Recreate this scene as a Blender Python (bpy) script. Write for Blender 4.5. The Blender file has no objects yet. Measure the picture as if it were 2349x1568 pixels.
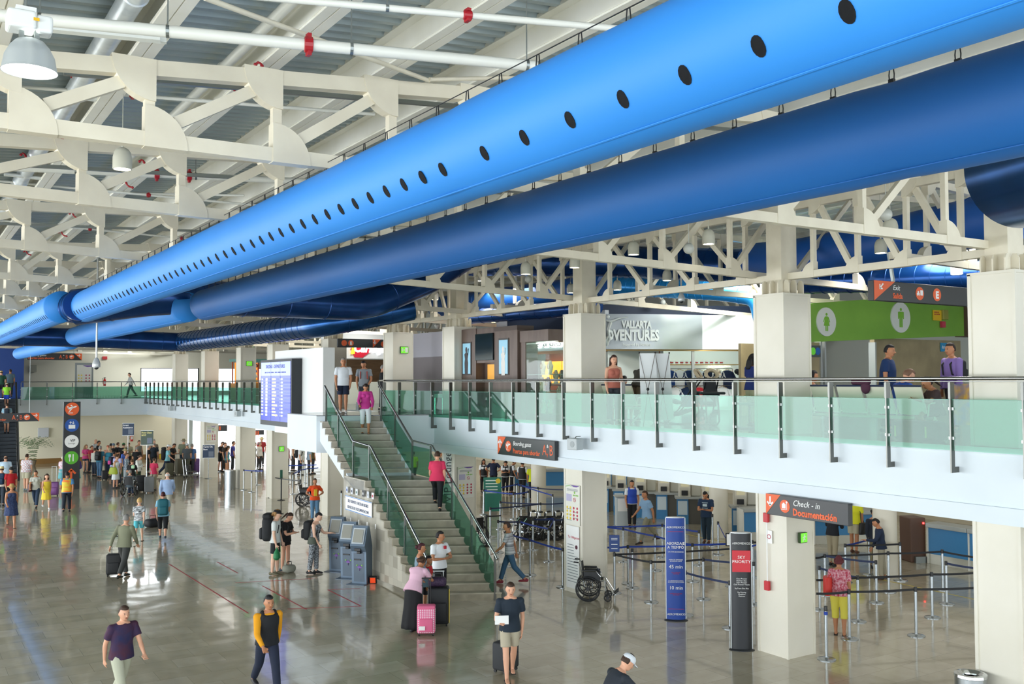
import bpy, bmesh, math, random
from mathutils import Vector as V, Matrix, Euler
from math import sin, cos, tan, pi, radians as RD
sc = bpy.context.scene
# ---------------------------------------------------------------- camera
IMW, IMH, FP, PIT, YAW, ROL = 2349, 1568, 2212.0, 0.0398, 0.5675, -0.0032
CAM = V((0, 0, 5.3))
_r = V((cos(YAW), -sin(YAW), 0)); FW = V((sin(YAW)*cos(PIT), cos(YAW)*cos(PIT), sin(PIT)))
_u = _r.cross(FW)
CR = _r*cos(ROL) + _u*sin(ROL); CU = _u*cos(ROL) - _r*sin(ROL)
cam = bpy.data.objects.new('camera', bpy.data.cameras.new('camera'))
sc.collection.objects.link(cam); sc.camera = cam
cam.data.sensor_width = 36; cam.data.lens = FP/IMW*36; cam.data.clip_end = 400; cam.data.clip_start = 0.05
cam.matrix_world = Matrix(((CR.x, CU.x, -FW.x, CAM.x), (CR.y, CU.y, -FW.y, CAM.y), (CR.z, CU.z, -FW.z, CAM.z), (0, 0, 0, 1)))
# ---------------------------------------------------------------- world, light, exposure
w = bpy.data.worlds.new('sky'); sc.world = w; w.use_nodes = True
bg = w.node_tree.nodes['Background']; bg.inputs[0].default_value = (0.87, 0.94, 1.0, 1); bg.inputs[1].default_value = 2.3
sc.view_settings.view_transform = 'Standard'; sc.view_settings.look = 'None'
sc.view_settings.gamma = 1; sc.view_settings.use_curve_mapping = False; sc.view_settings.exposure = 0.75
sc.cycles.adaptive_threshold = 0.03; sc.cycles.max_bounces = 6; sc.cycles.diffuse_bounces = 4; sc.cycles.glossy_bounces = 4; sc.cycles.transparent_max_bounces = 10
sc.cycles.transmission_bounces = 4; sc.cycles.sample_clamp_indirect = 6; sc.cycles.use_denoising = True
sc.cycles.caustics_reflective = False; sc.cycles.caustics_refractive = False
def area(name, loc, rot, sx, sy, power, col=(1, 1, 1)):
    l = bpy.data.lights.new(name, 'AREA'); l.shape = 'RECTANGLE'; l.size = sx; l.size_y = sy; l.energy = power; l.color = col
    o = bpy.data.objects.new(name, l); sc.collection.objects.link(o); o.location = loc; o.rotation_euler = rot
    return o
# daylight entering through the glazed left side and the end of the hall
area('daylight_left', (-15.5, 12, 4.6), (0, RD(-90), 0), 7.5, 46, 3000, (0.94, 0.97, 1.0))
area('daylight_left_far', (-15.5, 50, 4.6), (0, RD(-90), 0), 7.5, 40, 3800, (0.95, 0.98, 1.0))
# luminaires in the ceiling of the check-in area below the mezzanine, and above the shops
area('checkin_fill', (23.2, 17, 3.07), (0, 0, 0), 16, 36, 380, (1, 0.95, 0.87))
area('checkin_fill', (22, 58, 3.07), (0, 0, 0), 14, 40, 700, (1, 0.97, 0.92))
for x_, y_, e_ in ((18.5, 12, 230), (20, 18.5, 260), (17, 27, 110), (17, 38, 220), (20, 54, 420)):  # fill panels added to lift the dark upper floor
    area('mezzanine_fill', (x_, y_, 8.3 if y_ < 50 else 8.0), (0, 0, 0), 2.5 if y_ < 50 else 9, 2.5 if y_ < 50 else 12, e_, (1, 0.96, 0.88))
# ---------------------------------------------------------------- pixel helpers (2349 x 1568 frame)
def ray(u, v): return FW + CR*((u-IMW/2)/FP) - CU*((v-IMH/2)/FP)
def gz(u, v, z=0.0):
    d = ray(u, v); return CAM + d*((z-CAM.z)/d.z)
def gx(u, v, X):
    d = ray(u, v); return CAM + d*(X/d.x)
def gy(u, v, Y):
    d = ray(u, v); return CAM + d*(Y/d.y)
def gd(u, v, D): return CAM + ray(u, v)*D
# ---------------------------------------------------------------- materials
_M = {}
def lin(h):
    if isinstance(h, str):
        h = h.lstrip('#'); h = [int(h[i:i+2], 16)/255 for i in (0, 2, 4)]
    return tuple(((c/12.92) if c <= 0.04045 else ((c+0.055)/1.055)**2.4) for c in h[:3]) + (1,)
def M(c, r=0.55, m=0.0, e=0.0, name=None, coat=0.0):
    k = (c, r, m, e, coat)
    if k in _M: return _M[k]
    mt = bpy.data.materials.new(name or 'mat_%s' % (str(c).strip('#'))); mt.use_nodes = True
    b = mt.node_tree.nodes['Principled BSDF']; b.inputs['Base Color'].default_value = lin(c)
    b.inputs['Roughness'].default_value = r; b.inputs['Metallic'].default_value = m
    if coat: b.inputs['Coat Weight'].default_value = coat
    if e: b.inputs['Emission Color'].default_value = lin(c); b.inputs['Emission Strength'].default_value = e
    _M[k] = mt; return mt
def nodes(mt):
    nt = mt.node_tree; return nt, nt.nodes, nt.links, nt.nodes['Principled BSDF']
def noisy(name, c1, c2, scale=3.0, r=0.55, bump=0.0, bscale=30, m=0.0, stretch=(1, 1, 1)):
    if name in _M: return _M[name]
    mt = M(c1, r, m, 0, name).copy(); mt.name = name; nt, N, L, b = nodes(mt)
    tc = N.new('ShaderNodeTexCoord'); mp = N.new('ShaderNodeMapping'); mp.inputs['Scale'].default_value = stretch
    n = N.new('ShaderNodeTexNoise'); n.inputs['Scale'].default_value = scale; n.inputs['Detail'].default_value = 4
    rp = N.new('ShaderNodeValToRGB'); rp.color_ramp.elements[0].color = lin(c1); rp.color_ramp.elements[1].color = lin(c2)
    rp.color_ramp.elements[0].position = 0.35; rp.color_ramp.elements[1].position = 0.65
    L.new(tc.outputs['Object'], mp.inputs[0]); L.new(mp.outputs[0], n.inputs['Vector']); L.new(n.outputs['Fac'], rp.inputs[0]); L.new(rp.outputs[0], b.inputs['Base Color'])
    if bump:
        n2 = N.new('ShaderNodeTexNoise'); n2.inputs['Scale'].default_value = bscale; bp = N.new('ShaderNodeBump'); bp.inputs['Strength'].default_value = bump
        L.new(mp.outputs[0], n2.inputs['Vector']); L.new(n2.outputs['Fac'], bp.inputs['Height']); L.new(bp.outputs[0], b.inputs['Normal'])
    _M[name] = mt; return mt
def glass(name, c, alpha):
    """flat architectural pane: part tinted see-through, part mirror"""
    if name in _M: return _M[name]
    mt = bpy.data.materials.new(name); mt.use_nodes = True; nt = mt.node_tree; N = nt.nodes; L = nt.links
    for n in list(N): N.remove(n)
    o = N.new('ShaderNodeOutputMaterial'); t = N.new('ShaderNodeBsdfTransparent'); t.inputs[0].default_value = lin(c)
    d = N.new('ShaderNodeBsdfDiffuse'); d.inputs[0].default_value = lin(c); m1 = N.new('ShaderNodeMixShader'); m1.inputs[0].default_value = alpha
    g = N.new('ShaderNodeBsdfGlossy'); g.inputs['Roughness'].default_value = 0.02
    m2 = N.new('ShaderNodeMixShader'); m2.inputs[0].default_value = 0.045
    L.new(t.outputs[0], m1.inputs[1]); L.new(d.outputs[0], m1.inputs[2]); pass
    L.new(m1.outputs[0], m2.inputs[1]); L.new(g.outputs[0], m2.inputs[2]); L.new(m2.outputs[0], o.inputs[0])
    _M[name] = mt; return mt
# ---------------------------------------------------------------- mesh builder
class MB:
    def __init__(s): s.v = []; s.f = []; s.mi = []; s.cur = 0
    def mat(s, i): s.cur = i; return s
    def add(s, vs, fs, T=None):
        n = len(s.v)
        if T is not None: vs = [T @ V(q) for q in vs]
        s.v += [tuple(q) for q in vs]; s.f += [tuple(n+i for i in f) for f in fs]; s.mi += [s.cur]*len(fs); return s
    def box(s, x0, y0, z0, x1, y1, z1, T=None):
        vs = [(x, y, z) for z in (z0, z1) for y in (y0, y1) for x in (x0, x1)]
        return s.add(vs, [(0, 2, 3, 1), (4, 5, 7, 6), (0, 1, 5, 4), (2, 6, 7, 3), (0, 4, 6, 2), (1, 3, 7, 5)], T)
    def cbox(s, c, sx, sy, sz, rz=0):
        T = Matrix.Translation(V(c)) @ Matrix.Rotation(rz, 4, 'Z')
        return s.box(-sx/2, -sy/2, -sz/2, sx/2, sy/2, sz/2, T)
    def rbox(s, x0, y0, z0, x1, y1, z1, r, T=None, n=3):
        """box with rounded vertical edges and softened top/bottom"""
        r = min(r, (x1-x0)/2*.99, (y1-y0)/2*.99, (z1-z0)/2*.99)
        def ring(ins, z):
            o = []
            for cx_, cy_, a0 in ((x1-r, y1-r, 0), (x0+r, y1-r, 90), (x0+r, y0+r, 180), (x1-r, y0+r, 270)):
                for k in range(n+1):
                    a = RD(a0+90*k/n); o.append((cx_+(r-ins)*cos(a), cy_+(r-ins)*sin(a), z))
            return o
        rings = []
        for k in range(n+1):
            a = RD(90*k/n); rings.append(ring(r*(1-sin(a)), z0+r*(1-cos(a))))
        for k in range(n+1):
            a = RD(90*(1-k/n)); rings.append(ring(r*(1-sin(a)), z1-r*(1-cos(a))))
        return s.loft(rings, T=T)
    def loft(s, rings, cap=True, T=None, close=True):
        n = len(rings[0]); vs = [q for rg in rings for q in rg]; fs = []
        for i in range(len(rings)-1):
            for j in range(n if close else n-1):
                k = (j+1) % n; fs.append((i*n+j, i*n+k, (i+1)*n+k, (i+1)*n+j))
        if cap: fs.append(tuple(range(n-1, -1, -1))); fs.append(tuple((len(rings)-1)*n+j for j in range(n)))
        return s.add(vs, fs, T)
    def lathe(s, prof, n=16, T=None, cap=True):
        return s.loft([[(r*cos(2*pi*j/n), r*sin(2*pi*j/n), z) for j in range(n)] for r, z in prof], cap, T)
    def tube(s, pts, r, n=8, cap=True, ell=None):
        """pts world points; r radius or list; ell = (ax, k) flatten"""
        pts = [V(p) for p in pts]; m = len(pts); rs = r if isinstance(r, (list, tuple)) else [r]*m; rings = []; up = None
        for i, p in enumerate(pts):
            t = (pts[min(i+1, m-1)]-pts[max(i-1, 0)])
            t = t.normalized() if t.length > 1e-9 else V((0, 0, 1))
            if up is None: up = V((0, 0, 1)) if abs(t.z) < .9 else V((0, 1, 0))
            a = t.cross(up)
            if a.length < 1e-6: a = t.cross(V((1, 0, 0)))
            a.normalize(); b = a.cross(t).normalized(); up = b
            rr = rs[i]; ra, rb = (rr if isinstance(rr, (list, tuple)) else (rr, rr))
            rings.append([p+a*(ra*cos(2*pi*j/n))+b*(rb*sin(2*pi*j/n)) for j in range(n)])
        return s.loft(rings, cap)
    def bar(s, p0, p1, wd, ht):
        """rectangular bar between two points, wd across (horizontal), ht along its other normal"""
        p0, p1 = V(p0), V(p1); t = (p1-p0).normalized(); up = V((0, 0, 1)) if abs(t.z) < .95 else V((0, 1, 0))
        a = t.cross(up).normalized()*(wd/2); b = a.cross(t).normalized()*(ht/2)
        return s.loft([[p+a+b, p-a+b, p-a-b, p+a-b] for p in (p0, p1)])
    def sph(s, c, rx, ry=None, rz=None, n=12, m=8, T=None):
        ry = rx if ry is None else ry; rz = rx if rz is None else rz
        rings = [[(c[0]+rx*sin(pi*i/m)*cos(2*pi*j/n), c[1]+ry*sin(pi*i/m)*sin(2*pi*j/n), c[2]-rz*cos(pi*i/m)) for j in range(n)] for i in range(1, m)]
        rings = [[(c[0]+rx*.02*cos(2*pi*j/n), c[1]+ry*.02*sin(2*pi*j/n), c[2]-rz) for j in range(n)]]+rings+[[(c[0]+rx*.02*cos(2*pi*j/n), c[1]+ry*.02*sin(2*pi*j/n), c[2]+rz) for j in range(n)]]
        return s.loft(rings, True, T)
    def poly(s, pts, a, b):
        """prism: outline pts (2D) mapped by function a(p) and thickness vector b"""
        P = [a(p) for p in pts]; n = len(P); b = V(b)
        return s.add([tuple(V(p)) for p in P]+[tuple(V(p)+b) for p in P], [tuple(range(n)), tuple(range(2*n-1, n-1, -1))]+[(i, n+i, n+(i+1) % n, (i+1) % n)[::-1] for i in range(n)])
COL = sc.collection
def mesh(name, mb, mats, parent=None, smooth=False):
    me = bpy.data.meshes.new(name); me.from_pydata(mb.v, [], mb.f)
    if not isinstance(mats, (list, tuple)): mats = [mats]
    for q in mats: me.materials.append(q)
    if len(mats) > 1: me.polygons.foreach_set('material_index', mb.mi)
    bm = bmesh.new(); bm.from_mesh(me); bmesh.ops.recalc_face_normals(bm, faces=bm.faces); bm.to_mesh(me); bm.free()
    if smooth:
        me.polygons.foreach_set('use_smooth', [True]*len(me.polygons))
        if smooth != 2: me.set_sharp_from_angle(angle=RD(38))
    o = bpy.data.objects.new(name, me); COL.objects.link(o)
    if parent: o.parent = parent
    return o
def tag(o, label, cat, group=None, kind=None):
    if label: o['label'] = label
    if cat: o['category'] = cat
    if group: o['group'] = group
    if kind: o['kind'] = kind
    return o
ORD = 'first second third fourth fifth sixth seventh eighth ninth tenth eleventh twelfth thirteenth fourteenth fifteenth sixteenth seventeenth eighteenth nineteenth twentieth twenty-first twenty-second'.split()
def thing(name, label, cat, loc=(0, 0, 0), rz=0, group=None):
    o = bpy.data.objects.new(name, None); COL.objects.link(o); o.location = loc; o.rotation_euler = (0, 0, rz); o.empty_display_size = .1
    return tag(o, label, cat, group)
def struct(name, mb, mats, label=None, smooth=False, parent=None):
    o = mesh(name, mb, mats, parent, smooth); o['kind'] = 'structure'
    if label: o['label'] = label
    return o
def dup(root, label=None, loc=None, rz=None, group=None):
    r = root.copy(); COL.objects.link(r)
    if label: r['label'] = label
    if group: r['group'] = group
    if loc is not None: r.location = loc
    if rz is not None: r.rotation_euler = (0, 0, rz)
    for ch in root.children:
        c = ch.copy(); COL.objects.link(c); c.parent = r
        for g in ch.children:
            d = g.copy(); COL.objects.link(d); d.parent = c
    return r
def text(body, size, loc, parent, mat, rz=0, name='lettering', sx=1.0, align='LEFT', shear=0.0, bold=0.0, rot=None, ext=0.002, lines=1.0):
    """lettering in the local xz plane facing -y"""
    cu = bpy.data.curves.new(name, 'FONT'); cu.body = body; cu.size = size; cu.align_x = align; cu.shear = shear; cu.extrude = ext; cu.offset = bold; cu.resolution_u = 2; cu.space_line = lines
    t = bpy.data.objects.new(name, cu); me = bpy.data.meshes.new_from_object(t)
    bpy.data.objects.remove(t)
    T = (Matrix.Translation(V(loc)) @ Matrix.Rotation(rz, 4, 'Z') @ Matrix.Rotation(pi/2, 4, 'X') @ (Matrix.Rotation(rot, 4, 'Z') if rot else Matrix.Identity(4)) @ Matrix.Diagonal((sx, 1, 1, 1)))
    me.transform(T); me.materials.clear(); me.materials.append(mat)
    o = bpy.data.objects.new(name, me); COL.objects.link(o)
    if parent: o.parent = parent
    return o
FX, FY = -pi/2, 0.0      # facing -X, facing -Y
area('fascia_fill', (21.6, 20.6, 8.6), (RD(28), 0, RD(-20)), 1.6, .4, 140, (0.95, 1, 0.98))  # fill light added to whiten the right end of the shop fascia
area('gallery_fill', (15.0, 73.5, 8.8), (0, 0, 0), 3.5, 5, 300, (0.93, 0.98, 1.0))  # fill panel added to brighten the far gallery wall
# ================================================================ THE BUILDING
CREAM = noisy('cream_paint', '#e4e0d2', '#dcd8c8', 0.7, 0.45)
STEEL = noisy('cream_steel_paint', '#e6dfca', '#dcd4bf', 2.5, 0.45, 0.02, 90)
WHITE = noisy('white_plaster', '#dfe9ef', '#d8e3ea', 0.5, 0.5)
WALLC = M('#ece6cf', 0.7, name='cream_wall')
SS = M('#9b9c9a', 0.22, 1.0, name='brushed_steel'); SSD = M('#6f706c', 0.3, 0.85, name='grey_steel')
BLACK = M('#101214', 0.45, name='black_plastic'); DARK = M('#22262a', 0.5, name='charcoal')
CHROME = M('#c8ccce', 0.08, 1.0, name='chrome')
# ---- marble floor
fl = bpy.data.materials.new('marble_floor'); fl.use_nodes = True; nt, N, L, b = nodes(fl)
tc = N.new('ShaderNodeTexCoord'); mp = N.new('ShaderNodeMapping'); mp.inputs['Scale'].default_value = (1, 1, 1)
br = N.new('ShaderNodeTexBrick'); br.offset = 0.5; br.inputs['Scale'].default_value = 1.0; br.inputs['Mortar Size'].default_value = 0.0035
br.inputs['Brick Width'].default_value = 0.9; br.inputs['Row Height'].default_value = 0.6
br.inputs['Color1'].default_value = lin('#b0a992'); br.inputs['Color2'].default_value = lin('#c4bda9'); br.inputs['Mortar'].default_value = lin('#8b8470'); br.inputs['Bias'].default_value = -0.1
no = N.new('ShaderNodeTexNoise'); no.inputs['Scale'].default_value = 1.6; no.inputs['Detail'].default_value = 6; no.inputs['Distortion'].default_value = 1.2
mx = N.new('ShaderNodeMix'); mx.data_type = 'RGBA'; mx.blend_type = 'MULTIPLY'; mx.inputs[0].default_value = 0.5
rp = N.new('ShaderNodeValToRGB'); rp.color_ramp.elements[0].color = (0.62, 0.58, 0.5, 1); rp.color_ramp.elements[1].color = (1, 1, 1, 1); rp.color_ramp.elements[0].position = 0.25; rp.color_ramp.elements[1].position = 0.7
L.new(tc.outputs['Object'], mp.inputs[0]); L.new(mp.outputs[0], br.inputs['Vector']); L.new(mp.outputs[0], no.inputs['Vector']); L.new(no.outputs['Fac'], rp.inputs[0])
L.new(br.outputs['Color'], mx.inputs[6]); L.new(rp.outputs[0], mx.inputs[7]); L.new(mx.outputs[2], b.inputs['Base Color'])
n2 = N.new('ShaderNodeTexNoise'); n2.inputs['Scale'].default_value = 1.1; n2.inputs['Detail'].default_value = 1
bp = N.new('ShaderNodeBump'); bp.inputs['Strength'].default_value = 0.06; bp.inputs['Distance'].default_value = 0.25
L.new(mp.outputs[0], n2.inputs['Vector']); L.new(n2.outputs['Fac'], bp.inputs['Height']); L.new(bp.outputs[0], b.inputs['Normal'])
b.inputs['Roughness'].default_value = 0.13; b.inputs['Specular IOR Level'].default_value = 0.75; b.inputs['Coat Weight'].default_value = 0.35; b.inputs['Coat Roughness'].default_value = 0.03
struct('floor', MB().box(-16, -8, -0.3, 46, 96, 0), fl, 'polished beige marble floor of the hall')
# ---- mezzanine slab
SX = 14.15; TOPZ = 4.25; BOTZ = 3.1
mez = M('#3a4248', 0.12, name='mezzanine_floor_tile')
mb = MB(); mb.mat(0).box(SX, -2, BOTZ, 46, 86, TOPZ-.02); mb.mat(1).box(SX, -2, TOPZ-.02, 46, 86, TOPZ)
mb.mat(0).box(6.0, 67.6, BOTZ, SX, 86, TOPZ-.02); mb.mat(1).box(6.0, 67.6, TOPZ-.02, SX, 86, TOPZ)
struct('trim_1', mb, [WHITE, mez], 'white mezzanine slab edge')
mb = MB(); mb.box(SX-.05, -2, BOTZ, SX, 86, BOTZ+.26); mb.box(SX-.035, -2, TOPZ-.1, SX, 86, TOPZ)
mb.box(6.0, 67.55, BOTZ, SX-.05, 67.6, BOTZ+.26)
struct('trim_2', mb, WHITE, 'white lower band of the mezzanine edge')
# ---- far walls
struct('wall_far', MB().box(5.0, 69.5, 0, 16.2, 69.8, BOTZ), WALLC, 'cream end wall of the ground floor')
struct('baseboard_far', MB().box(5.0, 69.4, 0, 16.2, 69.5, .32), M('#8f6b3a', .4), 'brown skirting of the end wall')
FY2 = 78.0
mb = MB(); mb.box(7.0, FY2, TOPZ, 15.8, FY2+.3, 9.2); mb.box(15.8, FY2, TOPZ, 46, FY2+.3, TOPZ+.3); mb.box(15.8, FY2, 6.35, 46, FY2+.3, 10.5)
for x in (20.2, 24.4, 28.6, 33, 38): mb.box(x, FY2, TOPZ+.3, x+.55, FY2+.3, 6.35)
struct('wall_far.001', mb, WALLC, 'cream end wall of the mezzanine with windows')
mb = MB()
for x0, x1 in ((15.8, 20.2), (20.75, 24.4), (24.95, 28.6), (29.15, 33)):
    mb.box(x0, FY2-.02, TOPZ+.3, x0+.06, FY2+.1, 6.35); mb.box(x1-.06, FY2-.02, TOPZ+.3, x1, FY2+.1, 6.35); mb.box(x0, FY2-.02, 6.3, x1, FY2+.1, 6.35)
struct('window_1', mb, DARK, 'dark frame of the blown-out mezzanine windows')
mb = MB(); mb.box(16.2, 84, 2.6, 46, 84.3, 3.1)
for x in (16.2, 21, 26, 31, 36, 41): mb.box(x, 84, 0, x+.3, 84.3, 2.6)
struct('window_2', mb, WHITE, 'white posts of the ground floor end windows')
struct('wall_far.002', MB().box(4.0, 70.5, TOPZ, 7.0, 70.8, 9.6).box(6.9, 70.8, TOPZ, 7.0, FY2, 9.2), M('#1b3f86', .5, name='royal_blue_wall'), 'royal blue wall by the escalator head')
# ---- right-hand back walls
struct('wall_right', MB().box(33, -2, 0, 33.3, 84, BOTZ), M('#cfc7b0', .6), 'wall behind the check-in counters')
struct('wall_right.001', MB().box(31, -2, TOPZ, 31.3, 84, 11.0), M('#b9bcb4', .7), 'wall behind the shops')
# ---- left glazed wall (out of frame, lets the daylight in)
mb = MB(); mb.box(-16.2, -8, 0, -16, 96, .5); mb.box(-16.2, -8, 7.6, -16, 96, 8.2)
for k in range(14): mb.box(-16.2, -8+k*7.8, .5, -16, -7.6+k*7.8, 7.6)
struct('wall_left', mb, CREAM, 'glazed side wall of the hall')
# ---- roof deck: corrugated sheets, rising to the right
DZ0, DSL = 8.42, 0.088
def deck_z(x): return DZ0+DSL*x
dm = bpy.data.materials.new('galvanised_deck'); dm.use_nodes = True; nt, N, L, b = nodes(dm)
b.inputs['Base Color'].default_value = lin('#a8b6ba'); b.inputs['Metallic'].default_value = 0.25; b.inputs['Roughness'].default_value = 0.38
mb = MB(); x0, x1 = -16.2, 46; y = -8.0; pr = []
while y < 92:
    for dy, dz in ((0, 0), (.07, 0), (.10, .055), (.17, .055)): pr.append((y+dy, dz))
    y += .20
vs = []; fs = []
for (yy, dz) in pr: vs += [(x0, yy, deck_z(x0)+dz), (x1, yy, deck_z(x1)+dz)]
for i in range(len(pr)-1): fs.append((2*i, 2*i+1, 2*i+3, 2*i+2))
n0 = len(vs)
vs += [(x0, -8, deck_z(x0)+.3), (x1, -8, deck_z(x1)+.3), (x1, 92, deck_z(x1)+.3), (x0, 92, deck_z(x0)+.3)]; fs.append((n0, n0+1, n0+2, n0+3))
mb.add(vs, fs); struct('ceiling', mb, dm, 'corrugated metal roof deck')
# ---- longitudinal roof beams
bmW = noisy('white_beam_paint', '#f8f7ee', '#efede0', 1.5, 0.4)
for k in range(-9, 22):
    x = 1.84+k*1.19 if k < 6 else 1.84+6*1.19+(k-6)*1.6
    z1 = deck_z(x); mb = MB()
    mb.box(x-.035, -6, z1-.29, x+.035, 90, z1)
    mb.box(x-.10, -6, z1-.31, x-.006, 90, z1-.29); mb.box(x+.006, -6, z1-.31, x+.10, 90, z1-.29); mb.box(x-.11, -6, z1-.292, x+.11, 90, z1-.28)
    mb.box(x-.14, -6, z1-.02, x+.14, 90, z1+.02)
    struct('trim_%d' % (k+20), mb, bmW, 'white roof beam running the length of the hall')
# ---- trusses
def quarter(mb, c, r, sx, sz, ux, th):
    """quarter disc, corner c, legs along sx*ux and sz*z"""
    pts = [c]+[c+ux*(sx*r*cos(a))+V((0, 0, sz*r*sin(a))) for a in [RD(90*i/10) for i in range(11)]]
    nrm = V((-ux.y, ux.x, 0))*th
    n = len(pts)
    P = [p-nrm/2 for p in pts]; Q = [p+nrm/2 for p in pts]
    mb.add(P+Q, [tuple(range(n)), tuple(range(2*n-1, n-1, -1))]+[(i, (i+1) % n, n+(i+1) % n, n+i) for i in range(n)])
def truss(label, A, B, us, s=1, topz=None, botz=7.42, r=.37, w=.085, diag=True):
    """A,B plan points; us = distances of the verticals along AB"""
    A = V((A[0], A[1], 0)); B = V((B[0], B[1], 0)); ux = (B-A).normalized(); Ln = (B-A).length
    t = thing('roof_truss', label, 'truss', A)
    tz = topz or (lambda p: 7.96+.088*p.x)
    at = lambda d, z: ux*d+V((0, 0, z))
    zt = lambda d: tz(A+ux*d)
    m = MB(); m.bar(at(0, botz), at(Ln, botz), .12, .13); mesh('bottom_chord', m, STEEL, t)
    m = MB(); m.bar(at(0, zt(0)-.07), at(Ln, zt(Ln)-.07), .12, .14); mesh('top_chord', m, STEEL, t)
    us = sorted(us)
    for i, d in enumerate(us):
        m = MB(); m.box(-w/2, -w/2, botz+.06, w/2, w/2, zt(d)-.1, Matrix.Translation(ux*d) @ Matrix.Rotation(math.atan2(ux.y, ux.x), 4, 'Z')); mesh('vertical', m, STEEL, t)
        m = MB(); quarter(m, at(d-s*(w/2+.004), botz-.069), r, s, 1, ux, .132); mesh('gusset', m, STEEL, t)
        m = MB(); quarter(m, at(d+s*(w/2+.004), zt(d)+.004), r, -s, -1, ux, .138); mesh('gusset', m, STEEL, t)
    if diag:
        for i in range(len(us)-1):
            a, b_ = (us[i], us[i+1]) if s > 0 else (us[i+1], us[i])
            m = MB(); k = s*r*.62
            m.bar(at(a+k, botz-.05+r*.62), at(b_-k, zt(b_)-r*.6), .075, .11); mesh('diagonal', m, STEEL, t)
    return t
def udist(A, B, us, v=400):
    """distance along line AB where the vertical plane of pixel column u cuts it"""
    A = V((A[0], A[1])); B = V((B[0], B[1])); d = (B-A).normalized(); o = []
    for u in us:
        q = ray(u, v); q = V((q.x, q.y)).normalized()
        # A + d*t = q*s
        det = -d.x*q.y+q.x*d.y; t = (A.x*q.y-q.x*A.y)/det*1.0
        o.append(t)
    return o
TR = [((-14, 8.8), (31, 8.8), [30, 340, 632, 897, 1110, 1330, 1560, 1780, 1976, 2165]),
      ((-14, 9.9), (31, 16.1), [-90, 187, 415, 640, 850, 1050, 1215, 1370, 1518, 1672, 1810, 1960]),
      ((-14, 12.5), (31, 24.5), [-150, 62, 232, 400, 560, 715, 860, 985, 1111, 1236, 1350, 1460, 1580]),
      ((-14, 16.7), (31, 30.9), [-90, 30, 138, 250, 370, 490, 610, 730, 850, 965, 1070, 1180, 1290]),
      ((-14, 19.6), (31, 35.9), [-60, 20, 72, 160, 260, 360, 470, 590, 700, 800, 900, 1000]),
      ((-14, 24.6), (31, 40.2), [-40, 17, 90, 170, 260, 360, 460, 560, 660, 760, 860])]
NEARN = ['nearest the camera', 'second from the camera', 'third from the camera', 'fourth from the camera', 'fifth from the camera', 'sixth from the camera']
for i, (A, B, us) in enumerate(TR):
    ds = udist(A, B, us); step = ds[2]-ds[1] if i else ds[2]-ds[1]
    d0 = ds[0]
    while d0-step > .5: d0 -= step; ds.append(d0)
    truss('cream steel roof truss with quarter-circle gussets, '+NEARN[i], A, B, [d for d in ds if d < 44])
for i, y0 in enumerate((29.5, 34.5, 40, 46, 52.5, 60, 68)):
    A, B = (-14, y0), (31, y0+14)
    truss('cream steel roof truss far down the hall, number %s beyond the sixth' % ('one two three four five six seven'.split()[i]), A, B, [1.5+1.9*k for k in range(23)])
# ---- columns with wide painted casings; upper casing stops at z 6.95
COLS = [(14.35, 8.25), (14.35, 12.8), (14.35, 19.3), (14.5, 26.05), (14.35, 30.1), (14.35, 36.0), (14.35, 42.7), (14.35, 47.5), (14.35, 54.1), (14.35, 60.8)]
cw = .74
for i, (x, y) in enumerate(COLS):
    t = thing('column', None, 'column', (x, y, 0)); t['label'] = 'cream column through both floors, %s' % (['nearest, at the right edge of the photo', 'with the fire alarm and green exit sign below', 'beside the black wheelchair', 'behind the dark wood jewellery booth', 'with a green arrow exit sign upstairs', 'behind the departures board', 'just beyond the departures board', 'beside the souvenir stall', 'with a green sign upstairs in the far row', 'last of the row by the end windows'][i])
    m = MB()
    for z0, z1 in ((0, BOTZ+.02), (TOPZ, 6.95)):
        m.box(.0, .0, z0, cw, cw, z1)
    mesh('casing', m, CREAM, t)
    m = MB()
    for z0, z1 in ((0, BOTZ), (TOPZ, 6.95)):
        for (a, c) in ((0, 0), (cw, 0)):
            m.box(a-.018, c-.018, z0, a+.03 if a == 0 else a+.018, c+.03, z1)
        m.box(-.02, cw-.04, z0, .02, cw+.015, z1)
    m.box(-.02, -.02, 6.93, cw+.02, cw+.02, 6.975); mesh('edge_trim', m, CREAM, t)
    m = MB(); m.box(.16, .18, 6.97, .6, .56, 9.4); mesh('upper_shaft', m, STEEL, t)
    m = MB()
    for k in range(3):
        yy = .14+.2*k; m.poly([(0, 0), (.14, 0), (.14, .2), (.10, .27), (.04, .27), (0, .2)], lambda p, yy=yy: V((.02+p[0], yy, 6.97+p[1])), (0, .025, 0))
        xx = .2+.2*k; m.poly([(0, 0), (.14, 0), (.14, .2), (.10, .27), (.04, .27), (0, .2)], lambda p, xx=xx: V((xx, .03+p[0], 6.97+p[1])), (.025, 0, 0))
    mesh('stiffener', m, STEEL, t)
# longitudinal trusses between the columns
for i in range(7):
    (xa, ya), (xb, yb) = COLS[i], COLS[i+1]
    n = 4; Ls = yb-ya-.5
    truss('cream steel truss along the column row, span %s' % ['nearest, above the restrooms', 'above the adventure shop', 'above the jewellery booth', 'above the stair head', 'above the departures board', 'beyond the departures board', 'at the far end'][i], (xa+.4, ya+.6), (xb+.4, yb+.2), [Ls*(k+.5)/n for k in range(n)], s=1, topz=lambda p: 8.75, botz=7.32, r=.3)
# second row of columns and trusses deeper in the mezzanine
for i, y in enumerate((10, 17, 24)):
    A, B = (15.2, y+1.0), (30, y+2.2)
    truss('cream steel truss deep over the shops, %s' % ['nearest', 'middle', 'farthest'][i], A, B, [1.2+1.7*k for k in range(8)], s=-1, topz=lambda p: 9.1, botz=7.55, r=.33)
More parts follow.
